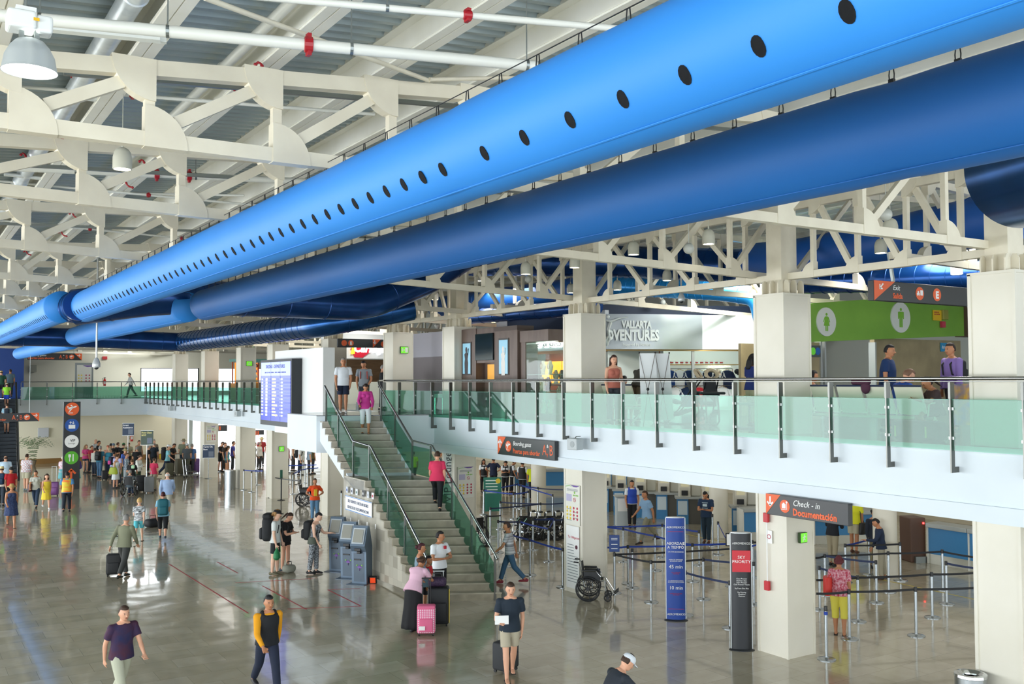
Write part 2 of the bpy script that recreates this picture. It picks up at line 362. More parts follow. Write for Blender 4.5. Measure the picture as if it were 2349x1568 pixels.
# round columns of the check-in area
ROUND = []
for (u, v, lab) in ((1245, 1165, 'between the wheelchairs and the blue counter'), (1664, 1230, 'behind the man in the printed T-shirt'), (2054, 1322, 'behind the uniformed staff')):
    p = gz(u, v+3); m = MB(); m.lathe([(.31, 0), (.31, BOTZ)], 32, Matrix.Translation(p+V((0, .3, 0))))
    o = mesh('round_column', m, CREAM, None, 1); tag(o, 'smooth round cream column, '+lab, 'column'); ROUND.append(p)
# ================================================================ DUCTS, PIPES, LAMPS UNDER THE ROOF
def fabric(name, c1, c2):
    mt = noisy(name, c1, c2, 0.5, 0.5, 0.85, 5, stretch=(1, .55, 1)); b = mt.node_tree.nodes['Principled BSDF']
    b.inputs['Roughness'].default_value = 0.6
    return mt
F1 = fabric('sky_blue_duct_fabric', '#2a86da', '#2680d2'); F2 = fabric('shaded_blue_duct_fabric', '#0e61a9', '#0c589d')  # second fabric: same duct blue with the shade put into its colour
DM = noisy('navy_duct_metal', '#12427f', '#0f3871', 2, 0.24, 0.03, 20, 0.55); DS = noisy('blue_spiral_metal', '#1b4c84', '#174272', 2, 0.2, 0.03, 20, 0.7)
AQ = M('#2c9ce8', 0.25, 0.3, name='bright_blue_spiral_metal')
def wob(i, j, a): return 1+a*(sin(i*1.7+j*.9)+sin(i*.63+j*2.3))*.5
def fduct(label, X, Z, R, y0, y1, mat, holes=None, hz=0.0, step=.3, bow=0.0, seams=(), caps=True, clip_step=.46):
    """sewn fabric duct hung on a cable, straight along the hall"""
    t = thing('fabric_duct', label, 'duct', (X, y0, Z)); n = int((y1-y0)/step)
    m = MB(); rings = []; nj = 36
    for i in range(n+1):
        y = (y1-y0)*i/n; rr = R
        for s_ in seams:
            if abs(y+y0-s_) < .12: rr = R*.972
        rings.append([(rr*wob(i, j*.4, .006)*cos(2*pi*j/nj), y, rr*wob(i, j*.4, .006)*sin(2*pi*j/nj)+bow*sin(pi*i/n)) for j in range(nj)])
    m.loft(rings, True); mesh('sleeve', m, mat, t, 2)
    m = MB()
    for a0 in (RD(245),):
        for dd in (-.008, .008): m.tube([((R+.003)*cos(a0+dd), (y1-y0)*i/30, (R+.003)*sin(a0+dd)) for i in range(31)], .004, 5)
    mesh('lower_seam', m, mat, t)
    m = MB(); m.tube([(0, 0, R+.13), (0, (y1-y0)/2, R+.12), (0, y1-y0, R+.13)], .004, 5); mesh('support_cable', m, M('#4a4c4c', .4, .8), t)
    y = .3; k = 0
    while y < y1-y0 and k < 66:
        c = MB(); c.tube([(0, y-.016, R-.01), (0, y-.02, R+.06), (0, y-.012, R+.12), (0, y+.012, R+.12), (0, y+.02, R+.06), (0, y+.016, R-.01)], .0045, 5); c.box(-.012, y-.02, R-.02, .012, y+.02, R+.03)
        mesh('snap_hook', c, BLACK, t); y += clip_step; k += 1
    if holes:
        for yh in holes[:100]:
            h = MB(); a = hz; q = .052
            rg = []
            for rr in (q, q*.98):
                rg.append([((R+.004)*cos(a+rr*cos(2*pi*j/14)/R), yh-y0+.7*rr*sin(2*pi*j/14), (R+.004)*sin(a+rr*cos(2*pi*j/14)/R)) for j in range(14)])
            h.loft([rg[0], [(p[0]*.985, p[1], p[2]*.985) for p in rg[1]]], True); mesh('air_hole', h, M('#01040a', 1.0), t)
    return t
def mduct(name, label, pts, R, mat, rib=.0, ribstep=.5, n=28, cat='duct', mats2=None):
    t = thing(name, label, cat, pts[0]); o = V(pts[0]); pts = [V(p)-o for p in pts]
    # resample with rounded corners
    P = [pts[0]]
    for i in range(1, len(pts)-1):
        a, b_, c = pts[i-1], pts[i], pts[i+1]; k = min(R*1.6, (b_-a).length*.45, (c-b_).length*.45)
        p0 = b_+(a-b_).normalized()*k; p1 = b_+(c-b_).normalized()*k
        for q in range(7):
            s_ = q/6; P.append(p0*(1-s_)**2+b_*2*s_*(1-s_)+p1*s_*s_)
    P.append(pts[-1]); m = MB(); m.tube(P, R, n); mesh('duct_body', m, mat, t, 1)
    m = MB()
    for i in range(len(pts)-1):
        a, b_ = pts[i], pts[i+1]; L_ = (b_-a).length; d = (b_-a).normalized(); s_ = ribstep*.7
        while s_ < L_-.3:
            if (i == 0 or s_ > R*1.5) and (i == len(pts)-2 or s_ < L_-R*1.5):
                p = a+d*s_; m.tube([p-d*.015, p-d*.008, p+d*.008, p+d*.015], [R, R+.012, R+.012, R], n, False)
            s_ += ribstep
    mesh('joint_ring', m, mat, t, 1); t.children[-1]['kind'] = 'stuff'
    return t
Z1, R1 = 5.3+1.65, .335
hs = []; y = 2.75
while y < 6.5: hs.append(y); y += .506
hs = [2.486+.472*k for k in range(-2, 7)]; y = 5.886
while y < 10.4: hs.append(y); y += .305
y += .05
while y < 22.7: hs.append(y); y += .33
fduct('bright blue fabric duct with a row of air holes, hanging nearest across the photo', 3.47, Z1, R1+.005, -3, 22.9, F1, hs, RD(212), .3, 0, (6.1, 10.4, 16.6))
h2 = []; y = 23.4
while y < 38: h2.append(y); y += .3
fduct('bright blue fabric duct continuing beyond the metal collar to the far left', 3.02, Z1, .345, 23.2, 38.3, F1, h2, RD(219), .3, 0, (30,), clip_step=.48)
mduct('duct_collar', 'dark blue metal collar joining the two lengths of holed fabric duct', [(3.3, 22.6, Z1), (3.28, 23.6, Z1)], .33, DM, ribstep=.35)
mduct('duct_collar', 'dark blue metal collar at the far end of the bright blue duct', [(3.0, 38.2, Z1), (3.0, 39.4, Z1-.02)], .35, DM, ribstep=.4)
fduct('plain blue fabric duct, painted darker for shade, running below and behind the holed duct', 5.59, Z1, R1-.005, -3, 21.1, F2, None, 0, .3, 0, (3.9, 12.5), clip_step=.48)
fduct('mid blue fabric duct farther off, passing behind the hanging camera', 5.42, Z1, .33, 21.9, 38.0, F1, None, 0, .3, 0, (31,), clip_step=.48)
fduct('short blue fabric duct at the far left above the boarding gates sign', 5.6, Z1-.1, .31, 40, 59, F1, None, 0, .3, 0, (), clip_step=1.4)
mduct('cross_duct', 'dark blue metal duct crossing the hall and turning up over the balcony', [(3.3, 23.2, Z1), (5.0, 22.2, 7.2), (10.3, 23.2, 7.27), gd(985, 640, 26.6), gd(1062, 590, 27.0)], .4, DM, ribstep=1.1)
mduct('cross_duct', 'dark blue metal duct crossing the hall at the far left', [(3.0, 39.0, Z1), (5.4, 39.0, Z1), (9.3, 38.5, Z1-.12)], .35, DM, ribstep=1.2)
mduct('spiral_duct', 'glossy blue ribbed spiral duct hanging below the far columns', [(9.3, 38.7, Z1-.12), (9.9, 25.4, Z1-.08), (12.5, 25.0, 7.4)], .36, DS, ribstep=.42)
q0 = gd(2338, 388, 10.4)
mduct('end_duct', 'big dark blue metal duct end with flanges at the right edge of the photo', [q0, q0+CR*.08-FW*.7, q0+CR*.35-FW*4], .635, DS, ribstep=.42, n=48)
# ducts deep over the shops
def dd(label, pts, r, mat, rs): mduct('deep_duct', label, [gd(*p) for p in pts], r, mat, ribstep=rs)
dd('navy ribbed duct running high behind the trusses over the adventure shop', [(1000, 600, 32), (1380, 598, 28), (1760, 612, 25)], .45, DM, .6)
dd('deep blue fabric duct high over the restrooms', [(1730, 600, 25), (1860, 592, 22), (2330, 490, 17.5)], .48, M('#0f55a8', .5), 2.5)
dd('navy ribbed duct just above the green restroom wall', [(1845, 645, 24), (2330, 628, 20)], .31, DM, .35)
dd('light blue spiral duct above the white shop fascia bending down', [(1330, 652, 30), (1655, 668, 27.5), (1738, 680, 26.8), (1752, 740, 26.8)], .27, AQ, .22)
dd('mid blue holed fabric duct glimpsed between the trusses near the jewellery booth', [(1000, 705, 36), (1390, 655, 29)], .38, M('#1458a8', .45), 1.6)
dd('navy duct low over the gift shop', [(1060, 728, 33), (1370, 702, 28)], .24, DM, .7)
dd('pale blue duct above the far stair landing', [(620, 752, 48), (800, 738, 42)], .3, AQ, .5)
# silver insulated duct and white pipes on the left
SIL = noisy('silver_insulation', '#e6ecef', '#cdd5da', 5, 0.28, 0.1, 12, 0.5)
PIPE = M('#e2e3da', .35, name='white_pipe_paint'); RED = M('#a81e28', .35, name='red_coupling'); GAL = M('#8c9290', .35, .8, name='galvanised')
mduct('silver_duct', 'silver foil-wrapped round duct running under the roof at top left', [(1.54, -4, 8.38), (1.54, 40, 8.38)], .1, SIL, ribstep=2.1)
mduct('silver_duct', 'thin white pipe beside the third roof beam', [(2.75, 7, 8.5), (2.75, 40, 8.5)], .05, PIPE, ribstep=4)
def pipe(label, p0, p1, r, couplings=(), hangers=(), name='sprinkler_pipe'):
    p0, p1 = V(p0), V(p1); t = thing(name, label, 'pipe', p0); d = p1-p0
    m = MB(); m.tube([(0, 0, 0), d], r, 16); mesh('pipe_run', m, PIPE, t, 1)
    for s_ in couplings:
        m = MB(); q = d*s_; u_ = d.normalized(); m.tube([q-u_*.035, q-u_*.03, q+u_*.03, q+u_*.035], [r*1.05, r*1.35, r*1.35, r*1.05], 14)
        m.cbox(q+V((0, 0, r*1.5)), .03, .06, r*.8); m.cbox(q-V((0, 0, r*1.5)), .03, .06, r*.8); mesh('coupling', m, RED, t)
    for s_ in hangers:
        m = MB(); q = d*s_; u_ = d.normalized()
        m.tube([q-u_*.012, q+u_*.012], r*1.06, 14); m.tube([q+V((0, 0, r)), q+V((0, 0, .55))], .006, 6); mesh('hanger', m, GAL, t)
    return t
a, b_ = gz(-40, 32, 7.95), gz(1230, 152, 7.95)
pipe('thick white pipe crossing in front at top left with a red coupling', a, b_, .037*1.25, (.55,), (.09, .30, .63, .98))
a, b_ = gz(545, -12, 8.05), gz(1420, 66, 8.05)
pipe('thinner white sprinkler pipe above it with a red coupling', a, b_, .026, (.58,), (.37,))
a, b_ = gy(-60, 385, 12.6), gy(1080, 420, 14.2)
pipe('white pipe with red couplings behind the second truss', gz(-60, 380, 8.2), gz(700, 416, 8.35), .05, (.52, .62), (.28, .64))
for i, (u0, v0, u1, v1, z) in enumerate(((0, 195, 860, 262, 8.35), (0, 300, 420, 330, 8.1), (110, 440, 560, 448, 8.45), (0, 415, 900, 500, 8.35), (0, 505, 560, 560, 8.3), (60, 560, 480, 610, 8.3), (0, 620, 420, 655, 8.2))):
    pipe('slim white sprinkler branch pipe, row %s from the camera' % 'one two three four five six seven'.split()[i], gz(u0, v0, z), gz(u1, v1, z), .02, (.33, .71), (), 'branch_pipe')
def redelbow(lab, u, v, z):
    p = gz(u, v, z); m = MB()
    m.tube([(0, 0, 0), (.05, -.03, .05), (.1, -.05, .02), (.13, -.1, -.08), (.2, -.12, -.14), (.3, -.13, -.16)], .028, 10)
    for q in ((0, 0, 0), (.12, -.07, -.03), (.3, -.13, -.16)): m.sph(q, .042, n=8, m=6)
    o = mesh('pipe_elbow', m, RED, None, 1); o.location = p; tag(o, lab, 'pipe fitting'); o.scale = (.45, .45, .45)
for lab, u, v, z in (('red curved pipe elbow below the second truss gusset', 280, 418, 8.2), ('red pipe elbow between the third truss members', 135, 533, 8.25), ('red zigzag pipe fitting above the third truss', 160, 490, 8.35), ('small red pipe fitting over the fourth truss', 55, 577, 8.3),
                    ('round red valve on top of the nearest truss', 586, 148, 8.35), ('red clamp hanging under the nearest truss top chord', 538, 205, 8.25), ('red clamp on the silver duct behind the bay lamp', 165, 175, 8.4), ('red clamp low on the silver duct', 48, 355, 8.35), ('red clamp on the pipe above the bell lamp', 320, 370, 8.3)):
    redelbow(lab, u, v, z)
# white tray strips
for i, (u0, v0, u1, v1, z) in enumerate(((95, 65, 368, 92, 8.15), (170, 222, 255, 232, 8.3), (10, 400, 100, 410, 8.3), (0, 440, 65, 447, 8.35))):
    a, b_ = gz(u0, v0, z), gz(u1, v1, z); m = MB(); m.bar(V(), b_-a, .09, .03); m.bar(V((0, .05, .02)), b_-a+V((.06, .05, .02)), .06, .04); o = mesh('cable_tray', m, M('#e9ede8', .4, name='white_tray'), None); o.location = a
    tag(o, ['long white cable tray next to the bay lamp', 'short white tray under the first roof beam', 'white tray piece left below the first truss', 'white tray piece at the far left edge'][i], 'cable tray')
for i, y in enumerate((9.3, 13.6, 18.9)):
    a = V((1.2, y, 8.05)); m = MB(); m.bar(V((0, 0, 0)), V((11, .4+i*1.5, .95)), .05, .045); o = mesh('conduit_rail', m, GAL, None); o.location = a
    tag(o, 'grey galvanised rail behind the %s truss' % ('nearest', 'second', 'third')[i], 'rail')
for i, (p0, p1) in enumerate((((470, -5, 8.15), (985, 185, 8.35)), ((985, 182, 8.35), (1190, 178, 8.6)))):
    a, b_ = gz(*p0), gz(*p1); m = MB(); m.tube([V(), b_-a], .022, 10); o = mesh('tie_rod', m, STEEL, None, 1); o.location = a; tag(o, ['long cream bracing rod slanting down across the roof', 'short cream bracing rod meeting it at the plate'][i], 'bracing rod')
# ---- bell pendants
LAMPIN = M('#fff6e0', .5, 0, 9, name='lamp_glow'); LAMPC = M('#c9c8b8', .4, name='lamp_shell')
def pend_root(lab):
    t = thing('pendant_lamp', lab, 'pendant lamp')
    m = MB(); m.lathe([(.001, .0), (.035, -.004), (.075, -.025), (.102, -.065), (.115, -.12), (.118, -.135), (.118, -.285), (.105, -.285), (.1, -.15), (.001, -.12)], 24, None, False); mesh('shade', m, LAMPC, t, 1)
    m = MB(); m.lathe([(.001, -.27), (.1, -.27), (.1, -.262), (.001, -.262)], 20); mesh('lens', m, LAMPIN, t)
    m = MB(); m.lathe([(.016, 0), (.016, .05), (.005, .055), (.005, 1.3)], 8); mesh('stem', m, LAMPC, t)
    return t
PEND = [(281, 338, 42, 'alone below the nearest truss at upper left'), (1206, 600, 24, 'right of the cross duct, below the third truss'), (1318, 585, 24, 'beside the upper shaft of the wheelchair column'), (1530, 618, 21, 'in front of the light blue spiral duct'), (1453, 553, 26, 'high between the trusses above the adventure shop'), (1625, 525, 29, 'highest left of the fire alarm column'),
        (1309, 650, 18, 'small, left of the wheelchair column top'), (1416, 642, 19, 'right of the wheelchair column top'), (1606, 664, 16, 'small, above the shop fascia centre'), (1450, 687, 16, 'small, over the shop lettering'), (1725, 655, 20, 'next to the light blue duct bend'), (1250, 708, 14, 'over the gift shop wall'), (1186, 715, 14, 'over the jewellery booth, right one'), (1131, 722, 14, 'over the jewellery booth, left one'),
        (2020, 547, 28, 'hanging before the blue ducts above the restrooms'), (2042, 500, 34, 'largest, high above the restrooms'), (2194, 598, 26, 'right above the exit sign'), (2002, 622, 23, 'touching the left end of the exit sign'), (1859, 638, 21, 'right of the fire alarm column head'), (1660, 605, 20, 'just left of the fire alarm column'), (1100, 625, 16, 'below the duct bend'), (998, 668, 16, 'behind the cross duct bend'), (944, 712, 12, 'small, over the green arrow column')]
proto = None
for u, v, hw, lab in PEND:
    D = .236/2/(hw/2)*FP*.5*2/1.0/1.0
    D = .236*FP/hw; sk_ = .8 if 'alone' in lab else 1; D *= sk_
    p = gd(u, v, D)
    if proto is None: proto = pend_root('cream bell-shaped pendant lamp '+lab); proto.location = p; proto['group'] = 'bell pendant lamps'; proto.scale = (sk_,)*3
    else: q_ = dup(proto, 'cream bell-shaped pendant lamp '+lab, p, group='bell pendant lamps'); q_.scale = (1, 1, 1)
# big aluminium bay lamp
t = thing('bay_lamp', 'large aluminium high-bay lamp glowing at the top left corner', 'lamp', gd(68, 130, 6.3)); sc_ = .16
m = MB(); m.lathe([(.05, .115), (.085, .10), (.12, .06), (.15, .0), (.165, -.085), (.172, -.1), (.168, -.1), (.16, -.085), (.145, 0), (.115, .055), (.05, .1)], 32, None, False); mesh('reflector', m, M('#c9d0d2', .35, .35, name='spun_aluminium'), t, 1)
m = MB(); m.lathe([(.001, -.088), (.16, -.088), (.16, -.082), (.001, -.082)], 28); mesh('lens', m, M('#fbfff8', .5, 0, 6, name='bay_glow'), t)
m = MB(); m.rbox(-.14, -.09, .16, .03, .09, .28, .02); m.rbox(.03, -.07, .155, .13, .07, .27, .02); m.box(-.09, -.06, .27, .03, .04, .31); mesh('ballast_box', m, M('#e8ecea', .35), t)
m = MB(); m.box(.01, -.092, .215, .045, -.089, .235); mesh('warning_label', m, M('#e5b414', .5), t)
m = MB()
for x in (-.05, .04): m.box(x-.015, -.02, .10, x+.015, .02, .17)
m.tube([(-.03, 0, .3), (-.03, 0, .75)], .01, 6); mesh('bracket', m, GAL, t)
# white barrel lamps behind the duct
for i, (u, v, hw) in enumerate(((935, 285, 58), (674, 408, 42), (395, 502, 30), (1378, 72, 58), (290, 600, 26))):
    p = gd(u, v, .34*FP/hw); t = thing('barrel_lamp', 'white drum-shaped lamp half hidden behind the blue duct, %s' % ('below the first truss end', 'below the second truss end', 'below the third truss end', 'highest, near the top edge', 'small, far down the hall')[i], 'lamp', p, 0, 'white drum lamps behind the duct')
    m = MB(); m.lathe([(.02, .06), (.1, .045), (.165, .0), (.17, -.01), (.17, -.3), (.001, -.3)], 24); mesh('shade', m, M('#dfe7e6', .4, name='drum_white'), t, 1)
    m = MB(); m.tube([(0, 0, .05), (.01, 0, .15), (0, 0, .27)], .007, 6); mesh('chain', m, GAL, t)
# hanging dome camera on a long pole and the globes
def domecam(lab, p, s_, pole):
    t = thing('dome_camera', lab, 'security camera', p); t.scale = (s_, s_, s_)
    m = MB(); m.lathe([(.02, .16), (.05, .12), (.075, .06), (.085, .02), (.085, -.05), (.078, -.06), (.001, -.06)], 24); mesh('housing', m, M('#bfc3c4', .3, .2), t, 1)
    m = MB(); m.sph((0, 0, -.06), .052, .052, .05, 16, 8); mesh('dome_glass', m, M('#2a2d30', .08), t, 1)
    m = MB(); m.tube([(0, 0, .15), (0, 0, pole)], .02, 8); mesh('pole', m, M('#b4b8b6', .35, .6), t, 1)
    return t
domecam('grey dome camera hanging low on a long pole below the blue ducts', gd(221, 836, .17*FP/17.5*1.05), 1.05, 2.6)
domecam('small dome camera hanging over the adventure shop fascia', gd(1563, 685, .17*FP/16), 1, .7)
for i, (u, v, hw) in enumerate(((1580, 570, 25), (1520, 693, 14), (1003, 748, 12), (2032, 492, 29), (1212, 640, 17))):
    p = gd(u, v, .2*FP/hw); m = MB(); m.sph((0, 0, 0), .1, n=18, m=12); m.tube([(0, 0, .09), (0, 0, .6)], .006, 6)
    o = mesh('globe_camera', m, M('#c6c9c2', .3), None, 1); o.location = p; tag(o, 'round white ball camera on a thin rod, %s' % ('between two trusses above the shop', 'small, over the adventure lettering', 'small, over the grey booth', 'near the largest lamp over the restrooms', 'partly behind the truss by the duct')[i], 'security camera')
# ================================================================ BALUSTRADES, STAIR, ESCALATOR
GL = glass('green_tinted_glass', '#b4dccf', 0.06); GLS = glass('stair_glass', '#a9cfc0', 0.06); GEDGE = M('#2f8a72', .2, name='glass_edge')
ALU = M('#b9bdbc', .35, .6, name='clamp_aluminium')
def railing(label, P, Q, n, u_in, lz=TOPZ, foot=True):
    """balustrade from P to Q (plan), n bays; u_in = unit vector towards the floor edge"""
    P = V((P[0], P[1], 0)); Q = V((Q[0], Q[1], 0)); d = (Q-P); L_ = d.length; ux = d/L_; u_in = V(u_in)
    t = thing('balustrade', label, 'railing', P+V((0, 0, lz)))
    m = MB(); m.tube([V((0, 0, 1.06)), d+V((0, 0, 1.06))], .028, 14); mesh('handrail', m, SS, t, 1)
    m = MB(); m.bar(V((0, 0, 1.01)), d+V((0, 0, 1.01)), .05, .012); mesh('rail_support', m, SSD, t)
    pm = None; cm = None; gm = None
    for i in range(n+1):
        q = ux*(L_*i/n); rz = math.atan2(ux.y, ux.x)
        if pm is None:
            m = MB(); m.box(-.012, -.045, -.42, .012, .045, 1.0)
            if foot: m.box(-.012, .0455, -.42, .012, .15, -.33)
            m.box(-.02, -.055, .74, .02, .055, .995)
            pm = mesh('post', m, SSD, t); pm.rotation_euler = (0, 0, rz if (Matrix.Rotation(rz, 3, 'Z') @ V((0, 1, 0))).dot(u_in) > 0 else rz+pi)
            m = MB()
            for z in (.1, .56):
                m.box(-.045, -.02, z, -.012, .02, z+.045); m.box(.012, -.02, z, .045, .02, z+.045)
            cm = mesh('glass_clamp', m, ALU, t); cm.rotation_euler = pm.rotation_euler
        else:
            c = pm.copy(); COL.objects.link(c); c.location = q
            c = cm.copy(); COL.objects.link(c); c.location = q
        if i < n:
            if gm is None:
                g = MB(); gl = L_/n-.03; g.box(.015, -.006, -.07, gl+.015, .006, .73); gm = mesh('glass_pane', g, [GL], t); gm.rotation_euler = (0, 0, rz)
                e = MB(); e.box(.015, -.007, .724, gl+.015, .007, .731); em = mesh('pane_edge', e, GEDGE, gm)
            else:
                c = gm.copy(); COL.objects.link(c); c.location = q
                e2 = em.copy(); COL.objects.link(e2); e2.parent = c
    return t
# stair geometry: skewed flights
RISE = 4.25/23
EV = V((1.741, -.933, 0)); SR0 = V((12.42, 20.0, 0)); SDIR = (V((12.71, 27.3, 0))-SR0).normalized()
TRD = .27; LAND = 1.62
def stair_off(k):
    """distance along the stair of nosing k counted from the ground (1..23)"""
    return (k-1)*TRD if k <= 14 else 13*TRD+LAND+(k-15)*TRD
TOTAL = stair_off(23)
TRT = SR0+SDIR*TOTAL; TLT = TRT-EV
railing('long glass and steel balustrade along the mezzanine, right of the stairs', (14.0, 3.284), (14.0, 30.056), 23, (1, 0, 0))
railing('glass and steel balustrade of closely seen posts left of the departures board', (14.0, 42.2), (14.0, 67.3), 21, (1, 0, 0))
railing('far frontal glass balustrade across the end of the hall', (6.55, 67.45), (13.95, 67.45), 5, (0, 1, 0))
# landing between the stair head and the balcony
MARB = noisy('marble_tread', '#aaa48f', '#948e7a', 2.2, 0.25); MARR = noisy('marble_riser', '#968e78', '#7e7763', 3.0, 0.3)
mb = MB(); a = [TLT+V((-.1, 0, 0)), TRT+V((.05, 0, 0)), V((SX+.1, TRT.y-.6, 0)), V((SX+.1, TLT.y+2.6, 0)), V((TLT.x-.1, TLT.y+2.6, 0))]
mb.mat(0).poly(a, lambda p: V((p.x, p.y, BOTZ+.004)), (0, 0, TOPZ-BOTZ-.034)); mb.mat(1).poly(a, lambda p: V((p.x, p.y, TOPZ-.03)), (0, 0, .03)); struct('trim_3', mb, [WHITE, mez], 'white landing at the head of the stairs')
st = thing('staircase', 'marble staircase with glass balustrades from the hall up to the mezzanine', 'staircase', SR0)
mt_ = MB(); mr_ = MB()
for k in range(1, 24):
    z = k*RISE; o = SDIR*stair_off(k); dn = (LAND if k == 14 else TRD)+(.05)
    if k < 23:
        q = MB(); a = [o-EV*1.0-SDIR*.025, o-SDIR*.025, o+SDIR*dn, o-EV+SDIR*dn]
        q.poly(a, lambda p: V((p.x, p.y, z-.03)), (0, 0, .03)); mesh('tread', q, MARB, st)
    q = MB(); a = [o-EV, o, o+SDIR*.05, o-EV+SDIR*.05]
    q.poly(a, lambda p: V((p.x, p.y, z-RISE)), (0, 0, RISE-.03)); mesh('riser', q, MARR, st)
# upper flight soffit (white zigzag side) and lower flight solid stone side
q = MB(); n14 = SDIR*stair_off(14); out = V((-SDIR.y, SDIR.x, 0))*.05
prof = []
for k in range(15, 24): prof += [(stair_off(k), (k-1)*RISE-.03), (stair_off(k), k*RISE-.03)]
prof += [(TOTAL+.3, 23*RISE-.03), (TOTAL+.3, 22*RISE-.45), (stair_off(15)-.35, 14*RISE-.28), (stair_off(14)+.1, 14*RISE-.28), (stair_off(14)+.1, 14*RISE-.03)]
for off, th in ((-EV, -.12), (V(), .0)):
    q.poly(prof, lambda p: off+SDIR*(p[0])+V((0, 0, p[1])), V((SDIR.y, -SDIR.x, 0))*.12 if off.length else V((-SDIR.y, SDIR.x, 0))*.12)
mesh('stringer', q, WHITE, st)
q = MB()
q.poly([(stair_off(15)-.3, 14*RISE-.2), (TOTAL+.3, 22*RISE-.42), (TOTAL+.3, 22*RISE-.3), (stair_off(15)-.3, 14*RISE-.05)], lambda p: -EV+SDIR*(p[0])+V((0, 0, p[1]))+V((.05, 0, 0)), EV*.95); mesh('soffit', q, WHITE, st)
STONE = bpy.data.materials.new('mottled_stone_tile'); STONE.use_nodes = True; nt, N, L, b = nodes(STONE)
tc = N.new('ShaderNodeTexCoord'); sp = N.new('ShaderNodeSeparateXYZ'); cb = N.new('ShaderNodeCombineXYZ'); br = N.new('ShaderNodeTexBrick'); br.offset = 0
L.new(tc.outputs['Object'], sp.inputs[0]); L.new(sp.outputs['Y'], cb.inputs[0]); L.new(sp.outputs['Z'], cb.inputs[1]); L.new(cb.outputs[0], br.inputs['Vector'])
br.inputs['Scale'].default_value = 1; br.inputs['Brick Width'].default_value = .28; br.inputs['Row Height'].default_value = .28; br.inputs['Mortar Size'].default_value = .002; br.inputs['Bias'].default_value = 0
br.inputs['Color1'].default_value = lin('#8c8778'); br.inputs['Color2'].default_value = lin('#b9b5a6'); br.inputs['Mortar'].default_value = lin('#8f8a7d'); L.new(br.outputs['Color'], b.inputs['Base Color']); b.inputs['Roughness'].default_value = .35
q = MB(); prof = [(0, 0)]
for k in range(1, 15): prof += [(stair_off(k), k*RISE-.03)] if k == 1 and False else [(stair_off(k), (k-1)*RISE), (stair_off(k), k*RISE-.031)]
prof += [(stair_off(14)+LAND, 14*RISE-.031), (stair_off(14)+LAND, 0)]
prof = prof[2:] if prof[0] == prof[1] else prof[1:]
q.poly(prof, lambda p: -EV+SDIR*(p[0]+.052)+V((.0, 0, p[1])), V((.08, 0, 0))); mesh('side_wall', q, STONE, st)
q = MB(); q.poly(prof, lambda p: SDIR*(p[0]+.052)+V((-.08, 0, p[1])), V((.08, 0, 0))); mesh('side_wall', q, STONE, st)
# stair balustrades: posts, glass, rail
for side, off in (('outer', -EV+SDIR*.0+V((.14, -.06, 0))), ('inner', V((-.14, .06, 0)))):
    t = thing('stair_balustrade', 'glass balustrade with polished round handrail on the %s side of the stairs' % ('left, hall' if side == 'outer' else 'right, mezzanine'), 'railing', SR0+off)
    H = 1.0; ks = [1, 5, 9, 14]
    pts = [SDIR*(-.12)+V((0, 0, H)), SDIR*0+V((0, 0, H+RISE*.6)), SDIR*stair_off(14)+V((0, 0, H+13.6*RISE)), SDIR*(stair_off(14)+LAND-.28)+V((0, 0, H+14*RISE)), SDIR*TOTAL+V((0, 0, H+23*RISE-.1))]
    if side == 'inner': pts += [SDIR*(TOTAL+.15)+V((0.02, 0, H+23*RISE+.04)), V((14.0, 30.1, TOPZ+1.06))-V(t.location)]
    m = MB(); m.tube(pts, .03, 12); mesh('handrail', m, CHROME, t, 1)
    for s_, zb, zt_ in [(0, 0, H+.1)]+[(stair_off(k)+.13, k*RISE, H+k*RISE-.0) for k in (5, 9)]+[(stair_off(14)+.1, 14*RISE, H+13.8*RISE), (stair_off(14)+LAND-.3, 14*RISE, H+14*RISE)]+[(stair_off(k)+.13, k*RISE, H+k*RISE) for k in (18, 22)]:
        m = MB(); p = SDIR*s_; m.box(p.x-.03, p.y-.012, zb-.05, p.x+.03, p.y+.012, zt_); mesh('post', m, SSD, t)
    segs = [(0, 0, stair_off(5), 4), (stair_off(5), 4, stair_off(9), 8), (stair_off(9), 8, stair_off(14), 13), (stair_off(14), 13.6, stair_off(14)+LAND-.3, 13.8), (stair_off(14)+LAND-.3, 14, stair_off(18), 17.6), (stair_off(18), 17.6, stair_off(22), 21.8)]
    for a0, k0, a1, k1 in segs:
        m = MB(); z0 = k0*RISE+.12; z1 = k1*RISE+.12
        m.poly([(a0+.08, z0), (a1+.06, z1), (a1+.06, z1+.78), (a0+.08, z0+.78)], lambda p: SDIR*p[0]+V((-.006, 0, p[1])), (.012, 0, 0)); mesh('glass_pane', m, GLS, t)
# ---- white box and departures board
WB = M('#f1f5f4', .45, name='white_box')
t = thing('board_housing', 'tall white box carrying the departures board beside the stairs', 'housing', (12.6, 32.1, 0))
m = MB(); m.box(0, 0, 3.3, .43, 5.1, 6.48); m.box(.43, .1, 3.3, 1.5, 5.0, 4.2); mesh('casing', m, WB, t)
BX = 12.55
def dp(u, v): return gx(u, v, BX)
a, b_ = dp(617, 980), dp(690, 826)
y0, y1 = b_.y, a.y
t = thing('departures_board', 'large departures display with blue rows of flights on a white box', 'display', (BX, y1, 0), FX)
W_ = y1-y0; z0, z1 = 3.72, 6.0
z0 = gx(655, 976, BX).z; z1 = gx(655, 824, BX).z
m = MB(); m.box(0, -.35, z0, W_+.02, 0.04, z1); mesh('bezel', m, M('#23282c', .4, name='board_black'), t)
m = MB(); m.box(.1, -.36, z0+.18, W_-.08, -.349, z1-.1); sm_ = M('#2a379c', .2, 0, .75, name='display_blue'); mesh('screen', m, sm_, t)
